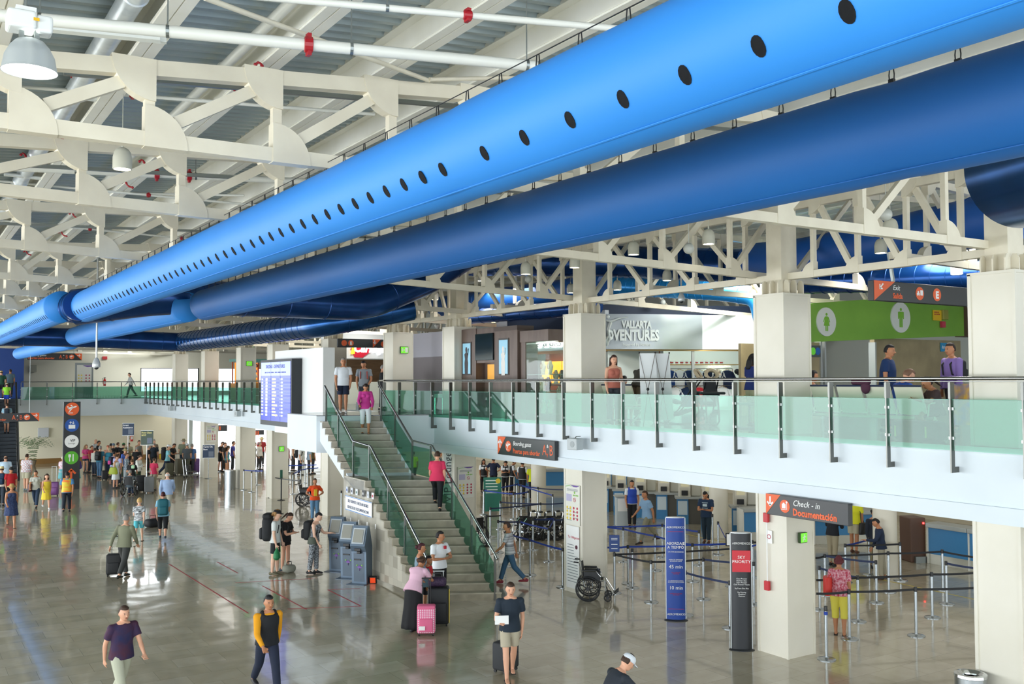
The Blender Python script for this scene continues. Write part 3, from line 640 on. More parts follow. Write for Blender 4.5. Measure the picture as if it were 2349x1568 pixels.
m = MB(); m.box(.1, -.364, z1-.62, W_-.08, -.361, z1-.1); mesh('title_band', m, M('#8c98d8', .3, 0, .8, name='display_pale'), t)
for i, c in enumerate(('#4453b4', '#3846a8')):
    m = MB()
    for k in range(12):
        if k % 2 == i: m.box(.12, -.363, z1-.80-k*.125, W_-.1, -.361, z1-.72-k*.125)
    mesh('row_band', m, M(c, .3, 0, .7), t); t.children[-1]['kind'] = 'stuff'
lt = M('#2c3a7c', .4); wt = M('#dfe4ff', .4, 0, .9, name='display_white'); yt = M('#e7d27a', .4, 0, 1.3, name='display_yellow')
text('SALIDAS - DEPARTURES', .19, (W_/2, -.37, z1-.33), t, lt, align='CENTER', sx=1.1)
text('HORA   CIA   VUELO   DESTINO      PUERTA   HORARIO   OBSERVACION', .075, (W_/2, -.37, z1-.52), t, lt, align='CENTER', sx=1.0)
dest = ['CHICAGO', 'L.ANGELES', 'HOUSTON', 'DALLAS', 'L.ANGELES', 'BALTIMORE', 'MEXICO', 'SEATTLE', 'MINNEAPOLIS', 'SEATTLE', 'CHICAGO', 'GUADALAJARA']
tm = ['15:05', '15:20', '15:25', '15:30', '15:40', '15:45', '15:50', '16:00', '16:05', '16:15', '16:30', '16:40']
text('\n'.join(tm), .095, (.16, -.37, z1-.79), t, wt, lines=1.31); text('\n'.join(dest), .095, (W_*.4, -.37, z1-.79), t, yt, lines=1.31)
text('\n'.join(['%d  %s' % (2+i % 6, tm[i]) for i in range(12)]), .095, (W_*.66, -.37, z1-.79), t, wt, lines=1.31)
m = MB()
for k in range(12): m.box(W_*.185, -.366, z1-.805-k*.125, W_*.245, -.364, z1-.715-k*.125)
mesh('carrier_logo', m, wt, t); t.children[-1]['kind'] = 'stuff'
m = MB(); m.box(W_*.36, -.368, z0+.18, W_*.363, -.366, z1-.1); m.box(W_*.66, -.368, z0+.18, W_*.663, -.366, z1-.1); mesh('panel_joint', m, BLACK, t)
# ---- speakers on the fascia
for i, (u, v) in enumerate(((1318, 1018), (391, 936), (544, 948))):
    p = gx(u, v, 13.85); t = thing('wall_speaker', 'grey square loudspeaker on the white mezzanine edge, %s' % ('right of the boarding gates sign', 'leftmost, below the far posts', 'left of the departures board')[i], 'loudspeaker', p, FX+RD(8), 'loudspeakers on the mezzanine edge')
    m = MB(); m.rbox(-.17, -.1, -.14, .17, .13, .14, .02); mesh('cabinet', m, M('#b8c0c2', .5, name='speaker_grey'), t)
    m = MB(); m.lathe([(.001, 0), (.075, 0), (.075, .006), (.001, .006)], 20, Matrix.Translation((.02, -.1, 0)) @ Matrix.Rotation(pi/2, 4, 'X')); mesh('grille', m, M('#a2aaac', .6), t)
    m = MB(); m.tube([(0, 0, .13), (0, .06, .18), (0, .2, .18)], .012, 6); mesh('bracket', m, GAL, t)
# ---- escalator at the left edge
def escal():
    A = gz(52, 1190, 0); A = V((3.6, 37.5, 0)); top = V((3.6+.0, 45, TOPZ))
    t = thing('escalator', 'escalator with black handrails rising away at the left edge', 'escalator', (0, 0, 0))
    b0, b1 = V((2.62, 40.5, 0)), V((5.2, 66.5, TOPZ))
    b0 = V((4.95, 58.3, 0)); b1 = V((5.6, 66.9, TOPZ))
    d = b1-b0; ux = V((d.x, d.y, 0)).normalized(); nx = V((ux.y, -ux.x, 0))
    for s_ in (-1, 1):
        o = nx*(.62*s_)
        m = MB(); m.poly([0], lambda p: p, (0, 0, 0)) if False else None
        P = [b0+o, b1+o, b1+o+V((0, 0, -.7)), b0+o+V((0, 0, -.25))]
        m.add([tuple(p) for p in P]+[tuple(p+nx*.12*s_) for p in P], [(0, 1, 2, 3), (7, 6, 5, 4), (0, 4, 5, 1), (3, 2, 6, 7), (1, 5, 6, 2), (0, 3, 7, 4)])
        mesh('truss_cladding', m, M('#4c545a', .35, .5), t)
        m = MB(); m.tube([b0+o-ux*1.2+V((0, 0, .55)), b0+o-ux*1.3+V((0, 0, .8)), b0+o-ux*1.0+V((0, 0, 1.0)), b0+o+V((0, 0, 1.05)), b1+o+V((0, 0, 1.0)), b1+o+ux*1.0+V((0, 0, 1.0)), b1+o+ux*1.3+V((0, 0, .75))], .05, 10); mesh('handrail', m, BLACK, t, 1)
        P = [b0+o+V((0, 0, .1)), b1+o+V((0, 0, .1)), b1+o+V((0, 0, .96)), b0+o+V((0, 0, .98))]
        m = MB(); m.add([tuple(p) for p in P]+[tuple(p+nx*.02) for p in P], [(0, 1, 2, 3), (7, 6, 5, 4), (0, 4, 5, 1), (3, 2, 6, 7), (1, 5, 6, 2), (0, 3, 7, 4)]); mesh('side_panel', m, M('#5b656b', .3, .3), t)
    n = 22; q = None
    for k in range(n):
        m = MB(); a = b0+d*(k/n); c = b0+d*((k+1)/n)
        a_ = a+V((0, 0, d.z/n)); P = [a_-nx*.6, a_+nx*.6, V((c.x, c.y, a_.z))+nx*.6, V((c.x, c.y, a_.z))-nx*.6]
        m.poly(P, lambda p: V((p.x, p.y, p.z-.28)), (0, 0, .28)); mesh('step', m, M('#3a4046', .4, .6, name='escalator_step'), t)
    return b0, b1, ux, nx
EB0, EB1, EUX, ENX = escal()
# ================================================================ SIGNS AND THE UPPER LEVEL
OR = M('#e8622c', .45, name='sign_orange'); SB = M('#2a2c2e', .4, name='sign_black'); SW = M('#f2f3f1', .45, name='sign_white'); GRN = M('#5cb531', .4, 0, .25, name='sign_green')
def disc(m, cx, cz, r, y, th=.004, n=28, a0=0, a1=360):
    pts = [(cx+r*cos(RD(a0+(a1-a0)*i/n)), cz+r*sin(RD(a0+(a1-a0)*i/n))) for i in range(n+(0 if a1-a0 == 360 else 1))]
    return m.poly(pts, lambda p: V((p[0], y, p[1])), (0, -th, 0))
def flat(m, pts, y, th=.004): return m.poly(pts, lambda p: V((p[0], y, p[1])), (0, -th, 0))
def rect(m, x0, z0, x1, z1, y, th=.004): return m.box(x0, y-th, z0, x1, y, z1)
def arrow(m, cx, cz, s_, ang, y):
    c, sn = cos(RD(ang)), sin(RD(ang)); f = lambda px, pz: (cx+s_*(px*c-pz*sn), cz+s_*(px*sn+pz*c))
    for P in ([(-.09, -.5), (.09, -.5), (.09, .35), (-.09, .35)], [(0, .5), (-.42, .08), (-.3, -.04), (0, .27), (.3, -.04), (.42, .08)]):
        flat(m, [f(*p) for p in P], y)
def plane_icon(m, cx, cz, s_, y):
    f = lambda P: [(cx+s_*p[0], cz+s_*p[1]) for p in P]
    flat(m, f([(-.6, .12), (-.45, .2), (.5, .42), (.6, .34), (.5, .24), (-.4, -.06)]), y); flat(m, f([(-.1, .1), (.12, .14), (-.3, -.38), (-.45, -.38)]), y); flat(m, f([(-.62, .38), (-.5, .4), (-.4, .1), (-.55, .08)]), y); flat(m, f([(-.25, .5), (-.1, .55), (.2, .28), (.05, .25)]), y); rect(m, cx-.5*s_, cz-.58*s_, cx+.1*s_, cz-.5*s_, y)
def bag_icon(m, cx, cz, s_, y):
    rect(m, cx-.4*s_, cz-.3*s_, cx+.15*s_, cz+.22*s_, y); rect(m, cx-.25*s_, cz+.22*s_, cx+.0*s_, cz+.34*s_, y); rect(m, cx-.5*s_, cz-.45*s_, cx+.35*s_, cz-.38*s_, y); rect(m, cx+.27*s_, cz-.45*s_, cx+.34*s_, cz+.35*s_, y); disc(m, cx+.3*s_, cz+.42*s_, .13*s_, y)
def signroot(name, label, cat, p, rz, W, H, D=.1, mat=None, back=None):
    t = thing(name, label, cat, p, rz); m = MB(); m.rbox(0, 0, -H, W, D, 0, .008); mesh(back or 'panel', m, mat or SB, t); return t
def part(t, name, fn, mat, smooth=False):
    m = MB(); fn(m); return mesh(name, m, mat, t, smooth)
def hang(t, W, up, xs=(.15, .85)):
    for k in xs: part(t, 'hanger_rod', lambda m: m.tube([(W*k, .05, 0), (W*k, .05, up)], .012, 6), GAL)
def fx(u0, u1, v0, v1, X):
    a, b_, c = gx(u0, v0, X), gx(u1, v0, X), gx(u0, v1, X); return a, a.y-b_.y, a.z-c.z
# check-in sign
p, W, H = fx(1757, 1945, 1131, 1178, 13.95); 
t = signroot('hanging_sign', 'black hanging sign reading Check-in Documentación with a white suitcase in an orange disc', 'sign', p, FX, W, H, .12)
part(t, 'arrow_panel', lambda m: flat(m, [(0, 0), (W*.19, 0), (0, -H)], -.001), OR); part(t, 'arrow', lambda m: arrow(m, W*.058, -H*.36, H*.5, 180, -.006), SW)
part(t, 'icon_disc', lambda m: disc(m, W*.245, -H*.5, H*.31, -.001), OR); part(t, 'suitcase_icon', lambda m: bag_icon(m, W*.245, -H*.48, H*.42, -.006), SW)
text('Check - in', H*.40, (W*.345, -.003, -H*.42), t, SW, shear=.25, sx=.95); text('Documentación', H*.45, (W*.345, -.003, -H*.87), t, OR, sx=.88, bold=.006)
def gates(label, p, rz, W, H, flip=False, D=.1):
    t = signroot('hanging_sign', label, 'sign', p, rz, W, H, D)
    if not flip:
        part(t, 'arrow_panel', lambda m: flat(m, [(0, 0), (W*.15, 0), (0, -H)], -.001), OR); part(t, 'arrow', lambda m: arrow(m, W*.045, -H*.38, H*.5, 0, -.006), SW)
        part(t, 'icon_disc', lambda m: disc(m, W*.2, -H*.5, H*.3, -.001), OR); part(t, 'aircraft_icon', lambda m: plane_icon(m, W*.2, -H*.5, H*.38, -.006), SW); x = .285; xa = .8
    else:
        part(t, 'arrow_panel', lambda m: flat(m, [(W*.86, 0), (W, 0), (W, -H)], -.001), OR); part(t, 'arrow', lambda m: arrow(m, W*.945, -H*.3, H*.45, -90, -.006), SW)
        part(t, 'icon_disc', lambda m: disc(m, W*.81, -H*.5, H*.34, -.001), OR); part(t, 'aircraft_icon', lambda m: plane_icon(m, W*.81, -H*.5, H*.4, -.006), SW); x = .02; xa = .58
    text('Boarding gates', H*.34, (W*x, -.003, -H*.42), t, SW, shear=.25, sx=W*.36/(H*.34*6.6)); text('Puertas para abordar', H*.36, (W*x, -.003, -H*.84), t, OR, sx=W*.5/(H*.36*9.0), bold=.003)
    text('A', H*.78, (W*xa, -.003, -H*.76), t, OR, sx=.75); text('B', H*.78, (W*(xa+.115), -.003, -H*.76), t, OR, sx=.75); text('&', H*.26, (W*(xa+.073), -.003, -H*.38), t, SW); text('y', H*.3, (W*(xa+.075), -.003, -H*.8), t, OR)
    return t
p, W, H = fx(1142, 1272, 1000, 1041, 14.0); gates('black Boarding gates sign with orange arrow up, fixed to the mezzanine edge beside the stairs', p, FX, W, H, D=.11)
def fy(u0, u1, v0, v1, Y):
    a, b_, c = gy(u0, v0, Y), gy(u1, v0, Y), gy(u0, v1, Y); return a, b_.x-a.x, a.z-c.z
p, W, H = fy(62, 188, 809, 825, 66.0); t = gates('far black Boarding gates sign with a right-pointing arrow under the blue duct', p, FY, W, H, True); hang(t, W, 1.4)
p, W, H = fy(-62, 90, 949, 969, 52.0); t = gates('black Boarding gates sign hanging in front of the escalator at the left edge', p, FY, W, H, True)
hang(t, W, 5.2)
# exit sign
p, W, H = fy(2003, 2300, 642, 688, 11.2); p.x += 0
t = signroot('hanging_sign', 'black hanging sign reading Exit Salida with two orange discs above the restrooms', 'sign', p, FY, W, H, .12)
part(t, 'arrow_panel', lambda m: flat(m, [(0.02, 0), (W*.15, 0), (0.02, -H)], -.001), OR); part(t, 'arrow', lambda m: arrow(m, W*.053, -H*.28, H*.42, 135, -.006), SW)
text('Exit', H*.36, (W*.135, -.003, -H*.42), t, SW, shear=.25); text('Salida', H*.38, (W*.135, -.003, -H*.84), t, OR, sx=.9, bold=.004)
part(t, 'icon_disc', lambda m: disc(m, W*.33, -H*.5, H*.34, -.001), OR); part(t, 'icon_disc', lambda m: disc(m, W*.46, -H*.5, H*.34, -.001), OR); text('E', H*.5, (W*.46, -.006, -H*.68), t, SW, align='CENTER', bold=.01)
def carbus(m):
    x = W*.33; rect(m, x-.26*H, -.58*H, x-.03*H, -.48*H, -.006); rect(m, x-.2*H, -.48*H, x-.08*H, -.38*H, -.006); rect(m, x+.03*H, -.6*H, x+.24*H, -.33*H, -.006); disc(m, x-.2*H, -.6*H, .03*H, -.006); disc(m, x-.08*H, -.6*H, .03*H, -.006)
part(t, 'taxi_bus_icon', carbus, SW)
part(t, 'hanger_bar', lambda m: m.bar(V((W*.16, .06, 0)), V((W*.13, .06, .55)), .05, .05), GAL)
# E / down arrow sign seen through the stair head
p, W, H = fy(775, 884, 776, 796, 33.5); t = signroot('hanging_sign', 'small black sign with an orange E disc and down arrow beyond the stair head', 'sign', p, FY, W, H, .1)
for k in (.13, .27): part(t, 'icon_disc', lambda m: disc(m, W*k, -H*.5, H*.34, -.001), OR)
text('E', H*.5, (W*.27, -.006, -H*.68), t, SW, align='CENTER', bold=.01); part(t, 'arrow_panel', lambda m: flat(m, [(W*.73, 0), (W*.9, 0), (W*.73, -H)], -.001), OR); part(t, 'arrow', lambda m: arrow(m, W*.77, -H*.35, H*.5, 180, -.006), SW); part(t, 'icon_disc', lambda m: disc(m, W*.96, -H*.55, H*.34, -.001), OR)
# floor-standing pictogram totem
b0 = gz(145, 1136, 0); b0 = V((gy(145, 1000, 52).x, 52, 0)); W = gy(184, 1000, 52).x-b0.x; Ht = gy(150, 921, 52).z
t = thing('pictogram_totem', 'tall black totem with five round pictograms and an orange up arrow', 'sign', b0, FY)
part(t, 'panel', lambda m: m.rbox(0, 0, 0, W, .16, Ht, .01), SB)
hh = Ht*.118; cx_ = W*.5
cl = [('#e8622c', 'orange'), ('#1f55a8', 'blue'), ('#f2f3f1', 'white'), ('#5cb531', 'green'), None, ('#5cb531', 'green')]
for k, c in enumerate(cl):
    if Ht-.36-k*.80 < .3: continue
    cz = Ht-.36-k*.80
    if c is None: part(t, 'up_arrow', lambda m: arrow(m, cx_, cz, .55, 0, -.001), OR); continue
    part(t, 'icon_disc', lambda m: disc(m, cx_, cz, .32, -.001), M(c[0], .45))
    if k == 0: part(t, 'aircraft_icon', lambda m: plane_icon(m, cx_, cz, .36, -.006), SW)
    if k == 1: part(t, 'lift_icon', lambda m: (rect(m, cx_-.15, cz-.17, cx_+.15, cz+.02, -.006), arrow(m, cx_-.06, cz+.12, .14, 0, -.006), arrow(m, cx_+.06, cz+.12, .14, 180, -.006)), SW)
    if k == 2: text('VIP', .17, (cx_-.07, -.006, cz-.01), t, SB, bold=.004); text('Lounge', .11, (cx_, -.006, cz-.13), t, SB, align='CENTER')
    if k in (3, 5): part(t, 'cutlery_icon', lambda m: (rect(m, cx_-.1, cz-.18, cx_-.06, cz+.05, -.006), rect(m, cx_-.14, cz+.02, cx_-.02, cz+.17, -.006), rect(m, cx_+.05, cz-.18, cx_+.1, cz+.17, -.006)), SW)
# ---- generic information posters on the columns
PUR = M('#6a4a9a', .5); YEL = M('#e5c93a', .5); REDI = M('#b8344c', .5); GRI = M('#7fb84a', .5); PALE = M('#e4e4da', .5, name='poster_paper'); TXT = M('#7f858c', .6, name='poster_text')
def poster(label, p, rz, W, H, full=False, par=None, name='info_poster'):
    t = thing(name, label, 'poster', p, rz); part(t, 'board', lambda m: m.rbox(0, -.012, -H, W, .012, 0, .003), PALE)
    part(t, 'purple_corner', lambda m: flat(m, [(W*.35, -.01*H), (W*.97, -.01*H), (W*.97, -.02*H), (W*.8, -.05*H), (W*.6, -.05*H)], -.013), PUR)
    part(t, 'green_swoosh', lambda m: flat(m, [(W*.03, -.05*H), (W*.3, -.02*H), (W*.5, -.05*H), (W*.3, -.035*H), (W*.03, -.065*H)], -.013), GRI)
    def lines(m):
        for k in range(3): rect(m, W*.12, -H*(.115+k*.022), W*.88, -H*(.105+k*.022), -.013, .002)
        for k in range(5): rect(m, W*(.55 if k % 2 else .1), -H*(.62+k*.07), W*(.9 if k % 2 else .45), -H*(.61+k*.07), -.013, .002)
    part(t, 'text_lines', lines, TXT)
    part(t, 'product_picture', lambda m: rect(m, W*.08, -H*.42, W*.46, -H*.24, -.013, .002), M('#b9b6d2', .5))
    def ring(m, cx, cz, r): m.lathe([(r, 0), (r*.8, 0), (r*.8, .004), (r, .004)], 16, Matrix.Translation((cx, -.013, cz)) @ Matrix.Rotation(pi/2, 4, 'X'), False)
    part(t, 'prohibition_ring', lambda m: (ring(m, W*.66, -H*.37, W*.09), m.bar(V((W*.61, -.016, -H*.37+W*.05)), V((W*.71, -.016, -H*.37-W*.05)), .004, .012)), REDI)
    part(t, 'green_dots', lambda m: [disc(m, W*(.58+.1*k), -H*.26, W*.035, -.013, .003, 10) for k in range(4)]+[disc(m, W*.66, -H*.19, W*.05, -.013, .003, 12)], GRI)
    for mt_, xs, nm in ((YEL, (.14, .36), 'yellow_dots'), (REDI, (.6, .84), 'red_dots')):
        part(t, nm, lambda m: [disc(m, W*x, -H*(.58+.09*k), W*.055, -.013, .003, 12) for x in xs for k in range(4)], mt_)
    return t
# on the ground-floor column casings (face -Y of each, or face -X)
def on_colY(i, label, u0=None, v0=None, v1=None, f0=.12, f1=.88):
    x, y = COLS[i]; X0, X1 = x+cw*f0, x+cw*f1; Y = y-.03
    z1 = gy(1, v0, Y) if False else None
    pc = V((x+cw/2, Y, 0)); D = (pc-CAM).dot(FW); zt = CAM.z-(v0-872)/FP*D; zb = CAM.z-(v1-872)/FP*D
    return poster(label, V((X0, Y, zt)), FY, X1-X0, zt-zb)
on_colY(3, 'information poster with purple corner on the column left of the boarding sign', v0=1070, v1=1141)
on_colY(5, 'information poster with purple corner on the column under the departures board', v0=1007, v1=1056)
on_colY(8, 'information poster on the far column above the queue', v0=974, v1=1011)
x, y = COLS[2]; zt = gx(1315, 1111, x).z; zb = gx(1315, 1202, x).z
poster('tall information poster on the white face of the column by the wheelchair', V((x-.03, y+cw-.08, zt)), FX, cw-.14, zt-zb)
t = thing('notice_sheet', 'white notice with red heading and portrait below the tall poster by the wheelchair', 'poster', V((x-.03, y+cw-.1, gx(1315, 1205, x).z)), FX); W, H = cw-.2, 1.55
part(t, 'sheet', lambda m: m.box(0, -.006, -H, W, .004, 0), SW); part(t, 'text_lines', lambda m: [rect(m, W*.1, -H*(.3+.045*k)-.015, W*(.9 if k > 3 else .6), -H*(.3+.045*k), -.007, .002) for k in range(14)], TXT)
text('Tu Obligacion', .085, (W*.14, -.008, -H*.2), t, REDI); part(t, 'portrait', lambda m: disc(m, W*.8, -H*.33, .05, -.007), M('#5a2a3a', .5))
t = thing('info_board', 'grey framed information board standing on the far gallery', 'poster', V((gy(172, 870, 72).x, 72, TOPZ)), FY); W = gy(214, 870, 72).x-gy(172, 870, 72).x
part(t, 'frame', lambda m: m.rbox(0, 0, 0, W, .08, 2.35, .01), M('#9aa0a0', .4, .4)); part(t, 'sheet', lambda m: m.box(W*.1, -.012, .7, W*.9, -.002, 2.2), PALE)
part(t, 'purple_corner', lambda m: flat(m, [(W*.4, 2.18), (W*.9, 2.18), (W*.9, 2.1), (W*.65, 2.07)], -.014), PUR)
part(t, 'yellow_dots', lambda m: [disc(m, W*x, 1.5-.2*k, .05, -.014, .003, 10) for x in (.2, .35) for k in range(3)], YEL); part(t, 'red_dots', lambda m: [disc(m, W*x, 1.5-.2*k, .05, -.014, .003, 10) for x in (.6, .78) for k in range(3)], REDI)
# ---- small wall fittings
def exitbox(label, p, rz, W, H, kind):
    t = signroot('exit_sign', label, 'sign', p, rz, W, H, .06, M('#2f4a22', .5)); part(t, 'face', lambda m: m.box(.012, -.006, -H+.012, W-.012, -.001, -.012), M('#63bf2c', .4, 0, .6, name='exit_green'))
    if kind == 'man':
        part(t, 'running_figure', lambda m: (disc(m, W*.55, -H*.25, H*.07, -.007), m.bar(V((W*.52, -.009, -H*.35)), V((W*.45, -.009, -H*.6)), .004, H*.12), m.bar(V((W*.45, -.009, -H*.6)), V((W*.65, -.009, -H*.7)), .004, H*.08), m.bar(V((W*.45, -.009, -H*.6)), V((W*.3, -.009, -H*.85)), .004, H*.08), m.bar(V((W*.52, -.009, -H*.38)), V((W*.75, -.009, -H*.45)), .004, H*.07), m.bar(V((W*.5, -.009, -H*.38)), V((W*.3, -.009, -H*.5)), .004, H*.07)), SW)
    else:
        part(t, 'arrow', lambda m: arrow(m, W*.3, -H*.5, H*.6, 90, -.007), SW); part(t, 'door_icon', lambda m: rect(m, W*.58, -H*.85, W*.9, -H*.15, -.007), SW)
x, y = COLS[1]; exitbox('green running-man exit sign on the fire alarm column', V((x+.28, y-.09, gy(1830, 1220, y).z)), FY, .2, .2, 'man')
x, y = COLS[4]; exitbox('green arrow exit sign upstairs on the column by the stair head', V((x+.25, y-.06, 6.48)), FY, .3, .24, 'arrow')
x, y = COLS[7]; exitbox('small green exit sign on the far upstairs column', V((x+.25, y-.06, 6.3)), FY, .3, .24, 'man')
x, y = COLS[6]; exitbox('green exit sign on the ground floor column under the departures board area', V((x+.3, y-.06, 2.35)), FY, .24, .24, 'man')
x, y = COLS[1]; m = MB(); t = thing('fire_alarm', 'red fire alarm strobe and pull station joined by a white conduit', 'fire alarm', V((x-.03, y+.45, 0)), FX)
def zz(v): return gx(1758, v, x).z
for v in (1185, 1340): part(t, 'red_unit', lambda m: m.rbox(-.06, -.06, zz(v)-.09, .06, 0, zz(v)+.09, .01), M('#c0202c', .4))
part(t, 'conduit', lambda m: m.tube([(0, -.02, zz(1340)), (0, -.02, zz(1185))], .012, 8), SW); part(t, 'no_smoking_plate', lambda m: m.box(-.02, -.012, zz(1243), .12, 0, zz(1214)), SW)
part(t, 'red_ring', lambda m: m.lathe([(.045, 0), (.034, 0), (.034, .004), (.045, .004)], 16, Matrix.Translation((.05, -.014, zz(1228))) @ Matrix.Rotation(pi/2, 4, 'X'), False), REDI)
def exting(label, p, rz):
    t = thing('fire_extinguisher', label, 'fire extinguisher', p, rz); part(t, 'cylinder', lambda m: m.lathe([(.02, 0), (.085, .01), (.09, .05), (.09, .42), (.05, .5), (.03, .53)], 16), M('#c0221f', .3), 1)
    part(t, 'valve', lambda m: m.box(-.04, -.02, .53, .06, .02, .6), BLACK); part(t, 'hose', lambda m: m.tube([(-.03, 0, .57), (-.15, 0, .52), (-.17, 0, .3), (-.12, 0, .15)], .014, 6), BLACK); part(t, 'label_plate', lambda m: m.box(-.05, -.094, .15, .05, -.086, .35), SW)
exting('red fire extinguisher on the cream gallery wall right of the hanging camera', V((gy(240, 880, 72.2).x, 72.2, TOPZ+.75)), 0)
exting('red fire extinguisher on the end wall behind the queue', V((gy(302, 1010, 69.2).x, 69.2, 1.25)), 0)
for lab, u0, u1, v0, v1, Y, c in (('red fire equipment sign on the gallery wall', 235, 246, 817, 824, FY2-.1, '#c62a2a'), ('grey electrical box on the gallery wall under the far gates sign', 69, 84, 837, 853, FY2-.1, '#b9b8a4'), ('pale notice on the ground floor end wall behind the totem', 87, 112, 981, 1003, 69.35, '#c8ccd2')):
    a, W, H = fy(u0, u1, v0, v1, Y); m = MB(); m.rbox(0, -.04, -H, W, .04, 0, .01); o = mesh('wall_plate', m, M(c, .5)); o.location = a; tag(o, lab, 'wall plate')
# ================================================================ SHOPS
def panel_front(p0, p1): d = p1-p0; return math.atan2(d.y, d.x), d.length
# adventure shop
P1, P2 = V((18.4, 24.0, TOPZ)), V((23.7, 21.9, TOPZ)); RZ, LW = panel_front(P1, P2)
t = thing('adventure_shop', 'adventure tour shop with a curved silver fascia and lit shelves', 'shop', P1, RZ)
def curved(m, x0, x1, z0, z1, bow, th=.06, n=14):
    R_ = []
    for i in range(n+1):
        s_ = i/n; x = x0+(x1-x0)*s_; y = -bow*sin(pi*s_); R_.append([(x, y, z0), (x, y, z1), (x, y+th, z1), (x, y+th, z0)])
    m.loft(R_)
SILV = noisy('silver_fascia', '#a3aaae', '#b6bcbf', .4, .3, 0, 10, .5)
part(t, 'fascia', lambda m: curved(m, 0, LW*.62, 2.02, 3.12, .12), SILV, 1); part(t, 'fascia', lambda m: curved(m, LW*.62, LW, 2.02, 3.12, .03), M('#e9efee', .3, .2), 1)  # right part whiter: bright reflection put into its base colour
LET = M('#d8ddd8', .35, .2, name='raised_letter')
text('VALLARTA', .32, (.82, -.15, 2.68), t, LET, sx=.62, bold=.016, ext=.006); text('ADVENTURES', .46, (.10, -.15, 2.30), t, LET, sx=.68, bold=.02, ext=.006); text('Inspired by Nature', .12, (.84, -.15, 2.12), t, LET, ext=.004)
part(t, 'leaping_figure', lambda m: (m.tube([(.32, -.17, 2.1), (.4, -.17, 2.35), (.36, -.17, 2.62), (.44, -.17, 2.85)], [.02, .045, .05, .06], 8), m.tube([(.3, -.17, 2.9), (.45, -.17, 2.88), (.72, -.17, 2.98), (1.0, -.17, 3.02)], [.02, .04, .03, .015], 8), m.sph((.36, -.17, 3.02), .055, .03, .06), m.tube([(.4, -.17, 2.5), (.3, -.17, 2.3), (.33, -.17, 2.12)], [.04, .03, .02], 8)), LET)
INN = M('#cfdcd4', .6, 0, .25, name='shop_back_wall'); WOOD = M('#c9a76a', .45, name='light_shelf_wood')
part(t, 'back_wall', lambda m: m.box(-.1, 2.4, 0, LW+.2, 2.46, 2.4), INN); part(t, 'ceiling_panel', lambda m: m.box(-.1, .1, 2.35, LW+.2, 2.4, 2.4), M('#e9eeea', .6)); part(t, 'dark_interior_panel', lambda m: m.box(-2.5, 1.6, 2.4, LW+1.5, 1.7, 3.55), M('#10233f', .6)); part(t, 'timber_valance', lambda m: m.box(0, .02, 1.97, LW, .08, 2.02), WOOD)  # navy panel added in place of the dark interior above the fascia
TUBE = M('#f2fff8', .5, 0, 10, name='tube_light')
for x in (.4, 2.2, 4.2): part(t, 'tube_light', lambda m: m.box(x, 1.3, 2.28, x+1.1, 1.36, 2.31), TUBE)
for x in (.02, 3.2, LW-.1): part(t, 'mullion', lambda m: m.box(x, .05, 0, x+.08, .13, 2.0), ALU)
for z in (1.02, 1.55): part(t, 'shelf', lambda m: m.box(.3, 2.1, z, LW, 2.4, z+.035), WOOD)
part(t, 'under_shelf_light', lambda m: (m.box(3.6, 2.12, .98, 5.2, 2.16, 1.0), m.box(4.6, 2.12, 1.5, 5.4, 2.16, 1.52)), TUBE)
T_ = Matrix.Translation(P1) @ Matrix.Rotation(RZ, 4, 'Z')
def inshop(x, y, z): return T_ @ V((x, y, z))
random.seed(4)
CUP = None
for i in range(22):
    m = MB(); m.mat(0).lathe([(.04, 0), (.045, .1)], 10); m.mat(1).lathe([(.047, .03), (.048, .07)], 10)
    o = mesh('mug', m, [SW, M('#c4232f', .4)]); o.location = inshop(2.6+.12*i+.05*(i % 3), 2.2, 1.59); tag(o, 'red and white striped mug on the upper shop shelf, %s from the left' % ORD[i], 'mug', 'mugs on the shop shelf')
for i in range(9):
    m = MB(); m.rbox(0, 0, 0, .2, .18, .05, .02); m.rbox(.01, 0, .05, .19, .17, .1, .02); o = mesh('folded_garment', m, M('#3c4248' if i < 5 else '#5d6a4a', .9)); o.location = inshop(.45+.24*(i % 5), 2.15, 1.59 if i < 5 else 1.06); o.rotation_euler = (0, 0, RZ)
    tag(o, 'folded %s garment on the %s shelf of the adventure shop, %s from the left' % ((('dark grey', 'upper') if i < 5 else ('olive', 'lower'))+(ORD[i % 5],)), 'clothing', 'folded dark garments' if i < 5 else 'folded olive garments')
def shirt_mesh(m, w=.26, h=.62, d=.09):
    m.loft([[(w*.9*s_[0], d*s_[1]*.6, 0) for s_ in [(cos(2*pi*j/12), sin(2*pi*j/12)) for j in range(12)]], [(w*cos(2*pi*j/12)*.9, d*sin(2*pi*j/12), -h) for j in range(12)]] if False else [[(a*cos(2*pi*j/12), b_*sin(2*pi*j/12), z) for j in range(12)] for a, b_, z in ((.05, .03, .02), (.19, .05, -.03), (.21, .07, -.15), (.2, .07, -h))])
    for s_ in (-1, 1): m.tube([(s_*.16, 0, -.05), (s_*.27, 0, -.26)], [(.06, .05), (.07, .05)], 8)
SHC = ['#f2f4f4', '#101c33', '#123c80', '#e6eaec', '#18325e', '#dfe7ea', '#15233d', '#f5f6f6', '#1d2c4c', '#e9eef0', '#0f1a30', '#f0f2f2', '#132a4a', '#c52a35', '#121417', '#eceff0']
CN = {'#c52a35': 'red'}
SHN = []
